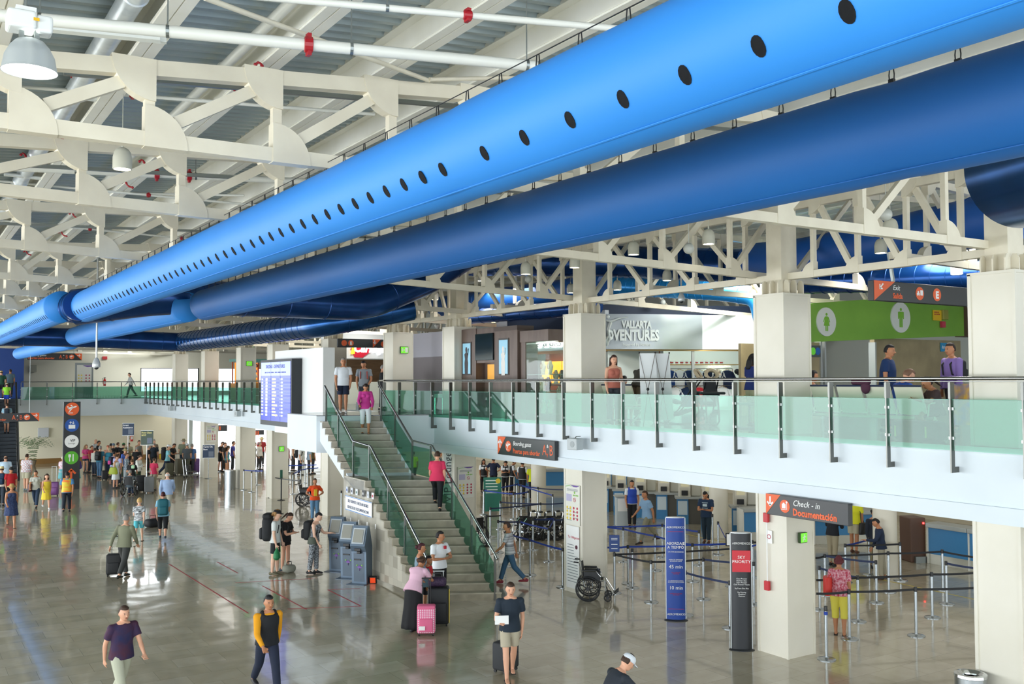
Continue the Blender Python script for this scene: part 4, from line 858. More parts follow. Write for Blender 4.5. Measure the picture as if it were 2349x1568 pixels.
for i, c in enumerate(SHC):
    w_ = 'white' if c[1] in 'ef' or c == '#dfe7ea' else CN.get(c, 'navy'); k = SHN.count(w_); SHN.append(w_)
    m = MB(); shirt_mesh(m); t = thing('hanging_shirt', '%s T-shirt hanging on the %s rail of the adventure shop, %s from the left' % (w_, 'upper' if i < 9 else 'lower', ORD[i if i < 9 else i-9]), 'clothing', inshop(2.3+.34*(i % 9) if i < 9 else 2.2+.42*(i-9), 1.5 if i < 9 else 1.2, 1.35 if i < 9 else .78), RZ, '%s shirts on the %s rail' % (w_, 'upper' if i < 9 else 'lower'))
    mesh('garment', m, M(c, .9), t, 1); part(t, 'hanger', lambda m: m.tube([(-.15, 0, 0), (0, 0, .06), (.15, 0, 0)], .008, 5), WOOD)
for x, z in ((1.9, 1.42), (1.9, .85)):
    m = MB(); m.tube([(0, 0, 0), (3.3, 0, 0)], .014, 8); m.tube([(0, 0, 0), (0, 0, -z)], .014, 8); m.tube([(3.3, 0, 0), (3.3, 0, -z)], .014, 8); o = mesh('clothes_rail', m, CHROME); o.location = inshop(x, 1.5 if z > 1 else 1.2, z); o.rotation_euler = (0, 0, RZ); tag(o, 'chrome clothes rail of the adventure shop, %s one' % ('taller' if z > 1 else 'lower'), 'clothes rail')
for i, (x, c, n_) in enumerate(((2.25, '#20242b', 'dark'), (2.8, '#4fb53a', 'green'), (3.75, '#2f7fc4', 'blue'), (4.6, '#e8d6be', 'beige'), (5.3, '#15181c', 'black'), (5.6, '#c2303c', 'red'))):
    m = MB(); m.sph((0, 0, 0), .1, .11, .09, 12, 8); m.rbox(-.07, -.2, -.03, .07, -.05, -.01, .01); o = mesh('baseball_cap', m, M(c, .8), None, 1); o.location = inshop(x, 1.32, 1.32); o.rotation_euler = (.5, 0, RZ); tag(o, '%s baseball cap displayed over the shirts of the adventure shop' % n_, 'cap')
t = thing('shop_banner', 'dark green upright banner lettered RHYTHMS beside the adventure shop shelves', 'banner', inshop(-.02, .6, 0), RZ); part(t, 'panel', lambda m: m.rbox(0, 0, 0, .75, .05, 1.82, .01), M('#1f4a35', .6)); text('RHYTHMS', .17, (.06, -.003, 1.55), t, SW, sx=.8)
# gift shop
P3 = V((18.7, 30.4, TOPZ)); t = thing('gift_shop', 'gift shop with pale wall, coloured neon letters and amber-lit shelves', 'shop', P3, FX); LG = 6.5
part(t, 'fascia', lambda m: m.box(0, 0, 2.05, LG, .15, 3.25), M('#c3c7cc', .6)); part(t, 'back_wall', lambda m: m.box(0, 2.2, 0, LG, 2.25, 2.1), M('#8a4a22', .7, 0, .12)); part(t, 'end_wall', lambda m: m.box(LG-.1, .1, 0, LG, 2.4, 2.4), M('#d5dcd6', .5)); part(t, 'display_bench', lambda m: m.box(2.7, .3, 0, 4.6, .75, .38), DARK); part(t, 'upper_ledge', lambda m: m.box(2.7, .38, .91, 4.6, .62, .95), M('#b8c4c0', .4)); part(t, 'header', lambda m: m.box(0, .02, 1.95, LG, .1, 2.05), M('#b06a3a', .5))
for i, (ch, c) in enumerate((('m', '#ff9a20'), ('e', '#ffb020'), ('x', '#ff8a1a'), ('i', '#ff3a3a'), ('c', '#ff4030'), ('a', '#2f7dff'), ('n', '#3cff6a'))): text(ch, .42, (2.15+.36*i, -.03, 2.62), t, M(c, .4, 0, 5), bold=.02, ext=.02)
text('Silver & Gifts', .36, (2.2, -.03, 2.2), t, M('#ffffff', .4, 0, 3.5), shear=.2, sx=1.05, name='halo_lettering', bold=.035); text('Silver & Gifts', .36, (2.2, -.06, 2.2), t, BLACK, shear=.2, sx=1.05)
for i in range(3):
    part(t, 'amber_display', lambda m: m.box(.2+i*.65, 1.9, .9, .75+i*.65, 1.95, 1.75), M('#ff9a2e', .5, 0, 2.2, name='amber_glow')); part(t, 'shelf', lambda m: m.box(.1+i*.65, 1.5, .85, .75+i*.65, 1.9, .89), DARK)
BUST = M('#e6dcc0', .7, name='linen_bust')
def bust(label, p, rz, c=BUST, s_=1.0):
    t = thing('necklace_bust', label, 'necklace display', p, rz); t.scale = (s_,)*3
    part(t, 'bust', lambda m: m.loft([[(a*cos(2*pi*j/12), b_*sin(2*pi*j/12), z) for j in range(12)] for a, b_, z in ((.09, .07, 0), (.06, .05, .05), (.11, .06, .16), (.13, .06, .24), (.07, .05, .3), (.045, .04, .36), (.04, .035, .38))]), c, 1)
    part(t, 'necklace', lambda m: m.tube([(.045*cos(a)*(1.0), -.062-.012*(1+sin(a)) if 0 else -.07, .24+.09*sin(a)) for a in [2*pi*k/14 for k in range(15)]], .008, 5), M('#b08a4a', .3, .6))
for i, (x, z, c) in enumerate(((3.1, .95, BUST), (3.45, .95, BLACK), (3.8, .95, BUST), (4.15, .95, BLACK), (3.3, .4, BUST), (3.7, .4, BUST), (4.1, .4, BUST))):
    bust('%s necklace bust in the gift shop window, %s from the left on the %s shelf' % ('linen' if c is BUST else 'black', ('first', 'second', 'third', 'fourth', 'first', 'second', 'third')[i], 'lower' if z < .5 else 'upper'), P3+V((.5, -x, z)), FX, c, 1.2); 
t = None
# ---- dark wood jewellery booth by the railing
DW = noisy('dark_booth_wood', '#6b5a50', '#5c4b42', 4, .45, 0, 10, 0, (1, 1, .2)); DW2 = M('#4a3b33', .5)
KX = 14.75
yL = gx(1053, 870, KX).y; yR = gx(1187, 870, KX).y; LK = yL-yR
t = thing('jewellery_booth', 'dark wood jewellery booth with two portrait panels and a screen, behind the railing', 'booth', V((KX, yL, TOPZ)), FX)
zt_ = gx(1053, 757, KX).z-TOPZ; f = lambda u: yL-gx(u, 870, KX).y
def pz(u, v): return gx(u, v, KX).z-TOPZ
part(t, 'carcass', lambda m: (m.box(0, 0, 0, f(1092), .5, pz(1092, 753)), m.box(f(1134), 0, 0, LK, .5, pz(1160, 750)), m.box(f(1092), .02, pz(1110, 832), f(1134), .5, pz(1110, 752)), m.box(f(1092), .3, 0, f(1134), .5, pz(1110, 832))), DW)
part(t, 'side_panel', lambda m: m.box(-.55, .25, 0, -.05, .45, pz(1053, 768)), DW2)
for a, c, nm in ((1062, 1082, 'left'), (1145, 1168, 'right')):
    part(t, 'picture_frame', lambda m: m.box(f(a), -.02, pz(a, 860), f(c), -.0, pz(a, 785 if a < 1100 else 776)), M('#3b3430', .5))
    part(t, 'portrait_panel', lambda m: m.box(f(a)+.04, -.03, pz(a, 857), f(c)-.04, -.02, pz(a, 788 if a < 1100 else 780)), M('#7aa9bd', .3, 0, .35, name='portrait_blue'))
    xc = (f(a)+f(c))/2; zc = pz(a, 825)
    part(t, 'portrait_figure', lambda m: (m.loft([[(xc+r*cos(2*pi*j/12), -.034+.004*sin(2*pi*j/12), zc+z) for j in range(12)] for r, z in ((.09, -.45), (.1, -.25), (.11, -.1), (.08, .02), (.12, .16), (.04, .22), (.065, .3), (.04, .38))]), m.bar(V((xc+.1, -.034, zc+.14)), V((xc+.14, -.034, zc+.34)), .006, .04)), M('#3a3438' if a < 1100 else '#e8e6e0', .6))
part(t, 'screen', lambda m: m.rbox(f(1093), -.05, pz(1110, 826), f(1133), 0, pz(1110, 765), .01), M('#1c2b30', .08)); part(t, 'crown_board', lambda m: m.box(f(1134), -.02, pz(1160, 758), LK+.02, .55, pz(1160, 748)), DW2)
part(t, 'rear_display', lambda m: m.box(f(1100), .28, pz(1110, 870), f(1132), .3, pz(1110, 835)), M('#c08a35', .5, 0, .6))
t = thing('glass_showcase', 'tall lit glass showcase of necklaces under a wood canopy, right of the jewellery booth', 'showcase', V((KX+.1, yR-.05, TOPZ)), FX); LS = gx(1187, 870, KX).y-gx(1252, 870, KX).y
part(t, 'canopy', lambda m: m.box(0, -.05, pz(1220, 783)-.0, LS, .9, pz(1220, 757)), DW); part(t, 'post', lambda m: m.box(0, -.02, 0, .24, .4, pz(1190, 783)), DW); part(t, 'floor_panel', lambda m: m.box(.24, 0, 0, LS, .9, .12), DW2)
part(t, 'glass_box', lambda m: m.box(.26, .0, .12, LS-.02, .85, pz(1220, 783)-.02), glass('clear_glass', '#e6f2ec', .06))
for z in (.75, 1.2): part(t, 'shelf', lambda m: m.box(.28, .03, z, LS-.04, .82, z+.012), glass('shelf_glass', '#bfe0d4', .4))
part(t, 'strip_light', lambda m: m.box(.3, .3, pz(1220, 783)-.04, LS-.1, .36, pz(1220, 783)-.022), TUBE)
for i, (x, z, c) in enumerate(((.45, .765, BUST), (.75, .765, BLACK), (.5, 1.215, BUST), (.85, 1.215, BUST), (.5, .13, BUST), (.85, .13, BUST))):
    bust('%s necklace bust in the glass showcase, %s shelf, %s' % ('black' if c is BLACK else 'linen', ('top' if z > 1 else 'middle' if z > .5 else 'bottom'), 'nearer the booth' if x < .6 else 'nearer the gift shop'), V((KX+.5, yR-.05-x, TOPZ+z)), FX, c)
# pale booth and the burger counter behind the stair head
a = gx(948, 870, 16.2); t = thing('pale_booth', 'pale lavender-grey booth with a white band right of the green arrow column', 'booth', V((16.2, a.y, TOPZ)), FX); Wb = a.y-gx(1034, 870, 16.2).y
part(t, 'upper_band', lambda m: m.box(-.05, -.03, gx(990, 818, 16.2).z-TOPZ, Wb, 1.5, gx(990, 762, 16.2).z-TOPZ), M('#cfcfdc', .5)); part(t, 'wall', lambda m: m.box(0, 0, 0, Wb-.1, 1.4, gx(990, 818, 16.2).z-TOPZ), M('#9b9599', .6))
part(t, 'roof_rails', lambda m: (m.tube([(.3, .2, 2.75), (1.9, .3, 2.68)], .04, 8), m.tube([(.4, .5, 2.8), (2, .6, 2.75)], .04, 8)), M('#d9d6d0', .5))
t = thing('white_stool', 'white square stool frame on the mezzanine in front of the pale booth', 'stool', V((gx(1018, 900, 14.9).x, gx(1018, 900, 14.9).y, TOPZ)), .3)
part(t, 'seat', lambda m: m.rbox(-.25, -.2, .5, .25, .2, .62, .02), M('#e7e7ea', .5)); part(t, 'frame', lambda m: [m.box(a-.015, b_-.015, 0, a+.015, b_+.015, .5) for a in (-.22, .22) for b_ in (-.17, .17)], CHROME)
Yb = 41.0; t = thing('burger_counter', 'fast food counter with red and yellow script sign beyond the stair head', 'shop', V((gy(740, 870, Yb).x, Yb, TOPZ)), FY); Wc = gy(884, 870, Yb).x-gy(740, 870, Yb).x
zf = lambda v: gy(830, v, Yb).z-TOPZ
part(t, 'fascia', lambda m: m.box(0, 0, zf(822), Wc+2, .2, zf(765)), M('#e7ecee', .45)); part(t, 'back_wall', lambda m: m.box(0, 2, 0, Wc+2, 2.1, zf(822)), noisy('brown_panelling', '#8a6a4c', '#775a3f', 3, .5, 0, 10, 0, (.3, 1, 3))); part(t, 'counter', lambda m: m.box(0, .3, 0, Wc+2, .9, 1.0), M('#c9cfc4', .5))
g = lambda u: gy(u, 870, Yb).x-gy(740, 870, Yb).x
part(t, 'red_badge', lambda m: m.poly([(g(803), zf(800)), (g(815), zf(790)), (g(848), zf(790)), (g(846), zf(808)), (g(830), zf(820)), (g(812), zf(819)), (g(808), zf(808))], lambda p: V((p[0], -.02, p[1])), (0, -.05, 0)), M('#a3182b', .4, 0, .5)); part(t, 'yellow_ribbon', lambda m: m.poly([(g(803), zf(812)), (g(806), zf(795)), (g(814), zf(794)), (g(811), zf(812))], lambda p: V((p[0], -.08, p[1])), (0, -.03, 0)), M('#f2c832', .4, 0, .8))
text("Carl's Jr.", .52, (g(808), -.12, zf(807)), t, M('#ffffff', .4, 0, 1.2), shear=.25, bold=.02, sx=.95)
# souvenir stall
Ys = 51; t = thing('souvenir_stall', 'souvenir stall with orange glowing goods under a teal scalloped roof', 'stall', V((gy(545, 870, Ys).x, Ys, TOPZ)), FY); g = lambda u: gy(u, 870, Ys).x-gy(545, 870, Ys).x; zf = lambda v: gy(575, v, Ys).z-TOPZ; Wd = g(608)
part(t, 'roof', lambda m: (m.box(-.1, -.2, zf(829), Wd+.1, 1.2, zf(823)), [m.box(k*.13, -.22, zf(832), k*.13+.06, -.18, zf(829)) for k in range(int(Wd/.13))]), M('#4a7f78', .5)); part(t, 'counter', lambda m: m.box(-.05, -.1, 0, Wd, 1.1, .95), M('#b3793c', .5)); part(t, 'corner_post', lambda m: [m.box(x, y_, .95, x+.06, y_+.06, zf(829)) for x in (0, Wd-.06) for y_ in (0, 1)], M('#b5522a', .5))
part(t, 'glowing_backboard', lambda m: m.box(.15, 1.0, .95, Wd-.1, 1.05, zf(831)), M('#e07a2a', .5, 0, 1.0))
part(t, 'bottle_plinth', lambda m: m.box(g(570), .2, zf(823), g(588), .7, zf(814)), M('#5a3a22', .5)); part(t, 'green_bottle_panel', lambda m: m.box(g(573), .35, zf(814), g(586), .45, zf(793)), M('#4f9a4a', .4, 0, .4))
random.seed(9); cc = ['#c8401f', '#e8b030', '#3c8a4a', '#e8dcc0', '#a02a50', '#2a5a9a', '#f07020', '#7a3a1a']; nn = ['red', 'amber', 'green', 'cream', 'magenta', 'blue', 'orange', 'brown']
for i in range(40):
    k = i % 8; m = MB(); m.lathe([(.03, 0), (.075, .03), (.08, .12), (.035, .17), (.04, .21)], 10); o = mesh('souvenir_jar', m, M(cc[k], .35, 0, .15)); o.location = V((gy(545, 870, Ys).x+.3+(i % 10)*(Wd-.6)/9, Ys+.5+.1*(i % 3), TOPZ+.95+.28*(i//10))); tag(o, '%s painted jar in the souvenir stall, row %s from the counter, %s from the left' % (nn[k], 'one two three four'.split()[i//10], ORD[i % 10]), 'souvenir', 'souvenir jars in the stall')
# ---- restroom block
YG = 17.0; xg0 = gy(1800, 870, YG).x; a = gy(1980, 778, YG)
GREENW = noisy('lime_green_wall', '#78a83c', '#6d9c36', .8, .6); BEI = noisy('beige_stone_wall', '#a29371', '#8f8163', 1.6, .45)
t = thing('restroom_block', 'lime green restroom front over beige stone walls with white pictogram discs', 'building front', V((xg0, YG, TOPZ)), FY); g = lambda u: gy(u, 870, YG).x-xg0; zf = lambda u, v: gy(u, v, YG).z-TOPZ
part(t, 'green_band', lambda m: m.poly([(g(1862), zf(1862, 696)), (g(1870), zf(1870, 695)), (g(1985), zf(1985, 687)), (g(2214), zf(2214, 700)), (g(2214), zf(2214, 770)), (g(1985), zf(1985, 779)), (g(1862), zf(1862, 784))], lambda p: V((p[0], 0, p[1])), (0, .3, 0)), GREENW)
for q_ in ((g(1858), .35, 0, g(1905), .5, zf(1870, 783)), (g(2032), .35, 0, g(2230), .5, zf(2032, 774)), (g(1905), 3.2, 0, g(2032), 3.3, zf(1950, 779))): part(t, 'stone_wall', lambda m: m.box(*q_), BEI)
part(t, 'door_jamb', lambda m: [m.box(g(u), .3, 0, g(u)+.06, .52, zf(1870, 779)) for u in (1905, 1914, 2030)], ALU); part(t, 'brown_post', lambda m: m.box(g(2214), -.1, zf(2230, 771)-.02, g(2236), .3, zf(2214, 698)), M('#5a4438', .5))
for u, v, r, s_ in ((1896, 738, 33, 'woman'), (2067, 728, 35, 'man')):
    c = g(u); z = zf(u, v); R_ = r/FP*(gy(u, v, YG)-CAM).dot(FW); part(t, 'pictogram_disc', lambda m: disc(m, c, z, R_, -.002, .03, 40), M('#d5d9d2', .3, .1))
    def fig(m):
        disc(m, c, z+.52*R_, .1*R_, -.034)
        if s_ == 'man':
            rect(m, c-.2*R_, z-.02*R_, c+.2*R_, z+.38*R_, -.034); rect(m, c-.3*R_, z-.1*R_, c-.22*R_, z+.36*R_, -.034); rect(m, c+.22*R_, z-.1*R_, c+.3*R_, z+.36*R_, -.034); rect(m, c-.16*R_, z-.65*R_, c-.02*R_, z, -.034); rect(m, c+.02*R_, z-.65*R_, c+.16*R_, z, -.034)
        else:
            flat(m, [(c-.12*R_, z+.38*R_), (c+.12*R_, z+.38*R_), (c+.3*R_, z-.28*R_), (c-.3*R_, z-.28*R_)], -.034); rect(m, c-.13*R_, z-.65*R_, c-.03*R_, z-.28*R_, -.034); rect(m, c+.03*R_, z-.65*R_, c+.13*R_, z-.28*R_, -.034)
            m.bar(V((c-.16*R_, -.036, z+.34*R_)), V((c-.33*R_, -.036, z-.02*R_)), .004, .07*R_); m.bar(V((c+.16*R_, -.036, z+.34*R_)), V((c+.33*R_, -.036, z-.02*R_)), .004, .07*R_)
    part(t, s_+'_pictogram', fig, M('#74b02c', .5))
a = V((xg0+g(2141), YG-.02, TOPZ+zf(2141, 711))); W = g(2171)-g(2141); t = thing('alarm_sign', 'yellow evacuation alarm sign with a red strobe on the green wall', 'alarm', a, FY)
part(t, 'yellow_plate', lambda m: m.box(0, -.03, -.3, W*.6, 0, 0), M('#dfb521', .5)); text('ALARMA DE\nEVACUACION', .055, (.02, -.033, -.08), t, REDI, lines=1.1, sx=.8); part(t, 'siren_box', lambda m: m.rbox(W*.6, -.1, -.27, W, 0, .02, .02), M('#8b8a3a', .5)); part(t, 'red_strobe', lambda m: m.box(W*.55, -.08, -.5, W*.8, 0, -.32), REDI)
a = V((xg0+g(1879), YG+.33, TOPZ+zf(1879, 791))); t = thing('restroom_plate', 'small grey sign with green and blue discs left of the restroom door', 'sign', a, FY); W = g(1906)-g(1879); part(t, 'plate', lambda m: m.box(0, -.02, -.3, W, 0, 0), M('#4d5658', .5)); part(t, 'green_disc', lambda m: disc(m, W*.32, -.15, .1, -.022), GRN); part(t, 'blue_disc', lambda m: disc(m, W*.72, -.15, .1, -.022), M('#1f5fae', .4))
a = V((xg0+g(2182), YG+.33, TOPZ+zf(2182, 785))); t = thing('advert_plate', 'small blue sign reading datum behind the man in the purple shirt', 'sign', a, FY); W = g(2211)-g(2182); part(t, 'plate', lambda m: m.box(0, -.02, -.26, W, 0, 0), M('#2f8fc0', .5)); text('datum', .14, (.04, -.024, -.17), t, SW, sx=.8)
# ---- beam seats on the mezzanine
SEATM = M('#d9d8c2', .45, name='cream_seat_metal'); NAVY = M('#1c2a48', .5, name='navy_trim')
def beam_seats(label, p, rz, n):
    t = thing('beam_seating', label, 'seating', p, rz); W1 = .62
    part(t, 'beam', lambda m: m.tube([(-.1, .0, .36), (n*W1, .0, .36)], .035, 10), SEATM, 1)
    for i in range(n):
        x = i*W1+.04
        part(t, 'seat_back', lambda m: m.loft([[(x, -.18-.0, .44), (x+W1-.08, -.18, .44), (x+W1-.08, -.15, .46), (x, -.15, .46)], [(x, -.34, .92), (x+W1-.08, -.34, .92), (x+W1-.08, -.31, .92), (x, -.31, .92)]]), SEATM)
        part(t, 'seat_pan', lambda m: m.box(x, -.16, .42, x+W1-.08, .28, .45), SEATM); part(t, 'top_rail', lambda m: m.tube([(x, -.33, .93), (x+W1-.08, -.33, .93)], .02, 8), NAVY)
    for i in range(n+1):
        x = i*W1
        part(t, 'arm_frame', lambda m: m.tube([(x, -.2, .4), (x, -.16, .62), (x, .1, .64), (x, .25, .6), (x, .2, .4)], .016, 6), SEATM)
        if i in (0, n): part(t, 'leg', lambda m: m.tube([(x, -.35, .02), (x, -.12, .2), (x, 0, .36), (x, .15, .2), (x, .35, .02)], .022, 8), SEATM)
    return t
def up(u, v, D): q = gd(u, v, D); return V((q.x, q.y, TOPZ))
q = gx(1835, 950, 15.3); beam_seats('row of cream metal seats seen from behind in front of the restrooms', V((15.35, gx(1826, 950, 15.35).y, TOPZ)), FX, 5)
beam_seats('row of cream metal seats seen from behind between the two front columns', V((15.3, gx(1335, 950, 15.3).y, TOPZ)), FX, 4)
# banner stands
for i, (u0, u1, v0, v1, D) in enumerate(((1467, 1504, 802, 985, 22.0), (1503, 1536, 802, 985, 22.2))):
    a = up(u0, 980, D); W = (u1-u0)/FP*D; rz = RD(-32); t = thing('banner_stand', 'white X-banner stand seen from behind, %s' % ('left one of the pair on the mezzanine' if i == 0 else 'right one of the pair on the mezzanine'), 'banner', a, rz)
    part(t, 'banner', lambda m: m.poly([(0, 1.66), (W, 1.66), (W+.12, .12), (.06, .12)], lambda p: V((p[0], .12-.1*p[1], p[1])), (0, .006, 0)), M('#e6ebec', .6))
    for s_ in (0, 1): part(t, 'strut', lambda m: m.tube([(W if s_ else 0, -.05, 1.67), (W/2, -.08, .8), (W*.2 if s_ else W*.9, -.12, 0)], .008, 6), M('#6f6a66', .4))
    part(t, 'hub', lambda m: m.sph((W/2, -.1, .84), .035), BLACK); part(t, 'corner_clip', lambda m: (m.sph((0, -.05, 1.67), .02), m.sph((W, -.05, 1.67), .02)), BLACK)
# massage chairs
def massage(label, p, rz):
    t = thing('massage_chair', label, 'chair', p, rz); PAD = M('#2a2f33', .5, name='dark_padding'); TAN = M('#b7a98c', .6)
    part(t, 'face_cradle', lambda m: m.lathe([(.09, 0), (.15, 0), (.17, .04), (.13, .08), (.09, .05)], 16, Matrix.Translation((.32, 0, 1.15)) @ Matrix.Rotation(1.0, 4, 'Y'), False), TAN, 1)
    part(t, 'chest_pad', lambda m: m.rbox(-.2, -.15, -.05, .2, .15, .05, .04, Matrix.Translation((.2, 0, .85)) @ Matrix.Rotation(1.15, 4, 'Y')), PAD); part(t, 'seat_pad', lambda m: m.rbox(-.2, -.17, -.04, .2, .17, .05, .04, Matrix.Translation((-.28, 0, .55)) @ Matrix.Rotation(.25, 4, 'Y')), PAD); part(t, 'knee_pad', lambda m: [m.rbox(-.2, y_-.08, -.04, .2, y_+.08, .04, .03, Matrix.Translation((-.05, 0, .28)) @ Matrix.Rotation(-.35, 4, 'Y')) for y_ in (-.16, .16)], PAD); part(t, 'arm_rest', lambda m: m.rbox(.3, -.28, .72, .5, .28, .78, .03), PAD)
    for s_ in (-.14, .14): part(t, 'frame_tube', lambda m: m.tube([(.42, s_, 1.1), (.2, s_, .8), (-.1, s_, .35), (-.45, s_, .05)], .018, 8), BLACK); part(t, 'curved_base', lambda m: m.tube([(-.55, s_, .03), (-.2, s_, .0), (.2, s_, .03), (.45, s_, .12), (.3, s_, .75)], .02, 8), BLACK)
massage('dark massage chair with beige face cradle left of the navy-shirted attendant', up(1625, 985, 22.0), RD(-120)); massage('dark massage chair next to the white banner stands', up(1570, 985, 22.8), RD(-60))
t = thing('potted_plant', 'potted plant with trailing leaves on a stand behind the glass balustrade', 'plant', up(1720, 990, 20.6))
part(t, 'stand', lambda m: (m.tube([(0, 0, 0.03), (0, 0, .5)], .02, 8), m.rbox(-.4, -.05, 0, .4, .05, .04, .02), m.rbox(-.05, -.4, 0, .05, .4, .04, .02)), BLACK); part(t, 'tray', lambda m: m.lathe([(.1, .5), (.3, .52), (.3, .56)], 16), M('#6f8a7a', .5))
random.seed(3)
def leaves(m, n, R_, zc, zr, s_=.05):
    for k in range(n):
        a = random.uniform(0, 6.28); r = R_*random.uniform(.2, 1); z = zc+random.uniform(-zr, zr); c = V((r*cos(a), r*sin(a), z)); d = V((cos(a), sin(a), random.uniform(-.6, .5))).normalized()*s_; w_ = V((-sin(a), cos(a), 0))*s_*.4
        m.add([tuple(c-d), tuple(c+w_), tuple(c+d), tuple(c-w_)], [(0, 1, 2, 3)])
LEAF = M('#4f8a3a', .5, name='leaf_green'); m = MB(); leaves(m, 120, .34, .62, .1); mesh('foliage', m, LEAF, t); t.children[-1]['kind'] = 'stuff'
t = thing('potted_palm', 'small palm beside the escalator foot', 'plant', gz(75, 1068, 0)); part(t, 'pot', lambda m: m.lathe([(.15, 0), (.22, .35), (.24, .36)], 16), M('#8a7a66', .6))
m = MB(); random.seed(8)
for k in range(16):
    a = k*.393; pts = [V((0, 0, .4)), V((.3*cos(a), .3*sin(a), 1.3)), V((.8*cos(a), .8*sin(a), 1.6+.2*(k % 2))), V((1.2*cos(a), 1.2*sin(a), 1.25))]
    for q in range(12):
        s_ = q/11*2.99; i_ = int(s_); c = pts[i_].lerp(pts[i_+1], s_-i_); w_ = V((-sin(a), cos(a), -.3))*.22
        m.add([tuple(c), tuple(c+w_), tuple(c+w_*.9+V((0, 0, .03)))], [(0, 1, 2)]); m.add([tuple(c), tuple(c-w_), tuple(c-w_*.9+V((0, 0, .03)))], [(0, 1, 2)])
mesh('fronds', m, M('#4a6a35', .6), t); t.children[-1]['kind'] = 'stuff'
# ================================================================ GROUND FLOOR FURNITURE
BLT = M('#1c3fa0', .6, name='blue_belt'); BLK = M('#15181d', .6, name='black_belt'); NVB = M('#1c2c52', .6, name='navy_belt'); POSTM = M('#aab1b5', .22, .9, name='stanchion_metal')
PH = 1.0
def stanchion(label, p, mat=POSTM, tape=None, col=BLT, topcol=BLACK):
    t = thing('belt_stanchion', label, 'stanchion', p, 0, 'queue barrier posts')
    part(t, 'base', lambda m: m.lathe([(.001, 0), (.175, 0), (.175, .012), (.16, .022), (.05, .034), (.035, .05), (.001, .05)], 28), mat, 1)
    part(t, 'pole', lambda m: m.lathe([(.031, .03), (.031, PH-.08)], 16), mat, 1)
    part(t, 'head', lambda m: m.lathe([(.034, PH-.09), (.034, PH-.005), (.03, PH+.005), (.001, PH+.005)], 16), topcol, 1)
    return t
def tape(t, a, b_, mat, sag=.015):
    d = V(b_)-V(a); n = V((-d.y, d.x, 0)).normalized()*.002; m = MB(); R_ = []
    for i in range(9):
        s_ = i/8; c = d*s_; z = PH-.045-sag*4*s_*(1-s_); R_.append([c+n+V((0, 0, z-.024)), c+n+V((0, 0, z+.024)), c-n+V((0, 0, z+.024)), c-n+V((0, 0, z-.024))])
    m.loft(R_); return mesh('belt', m, mat, t)
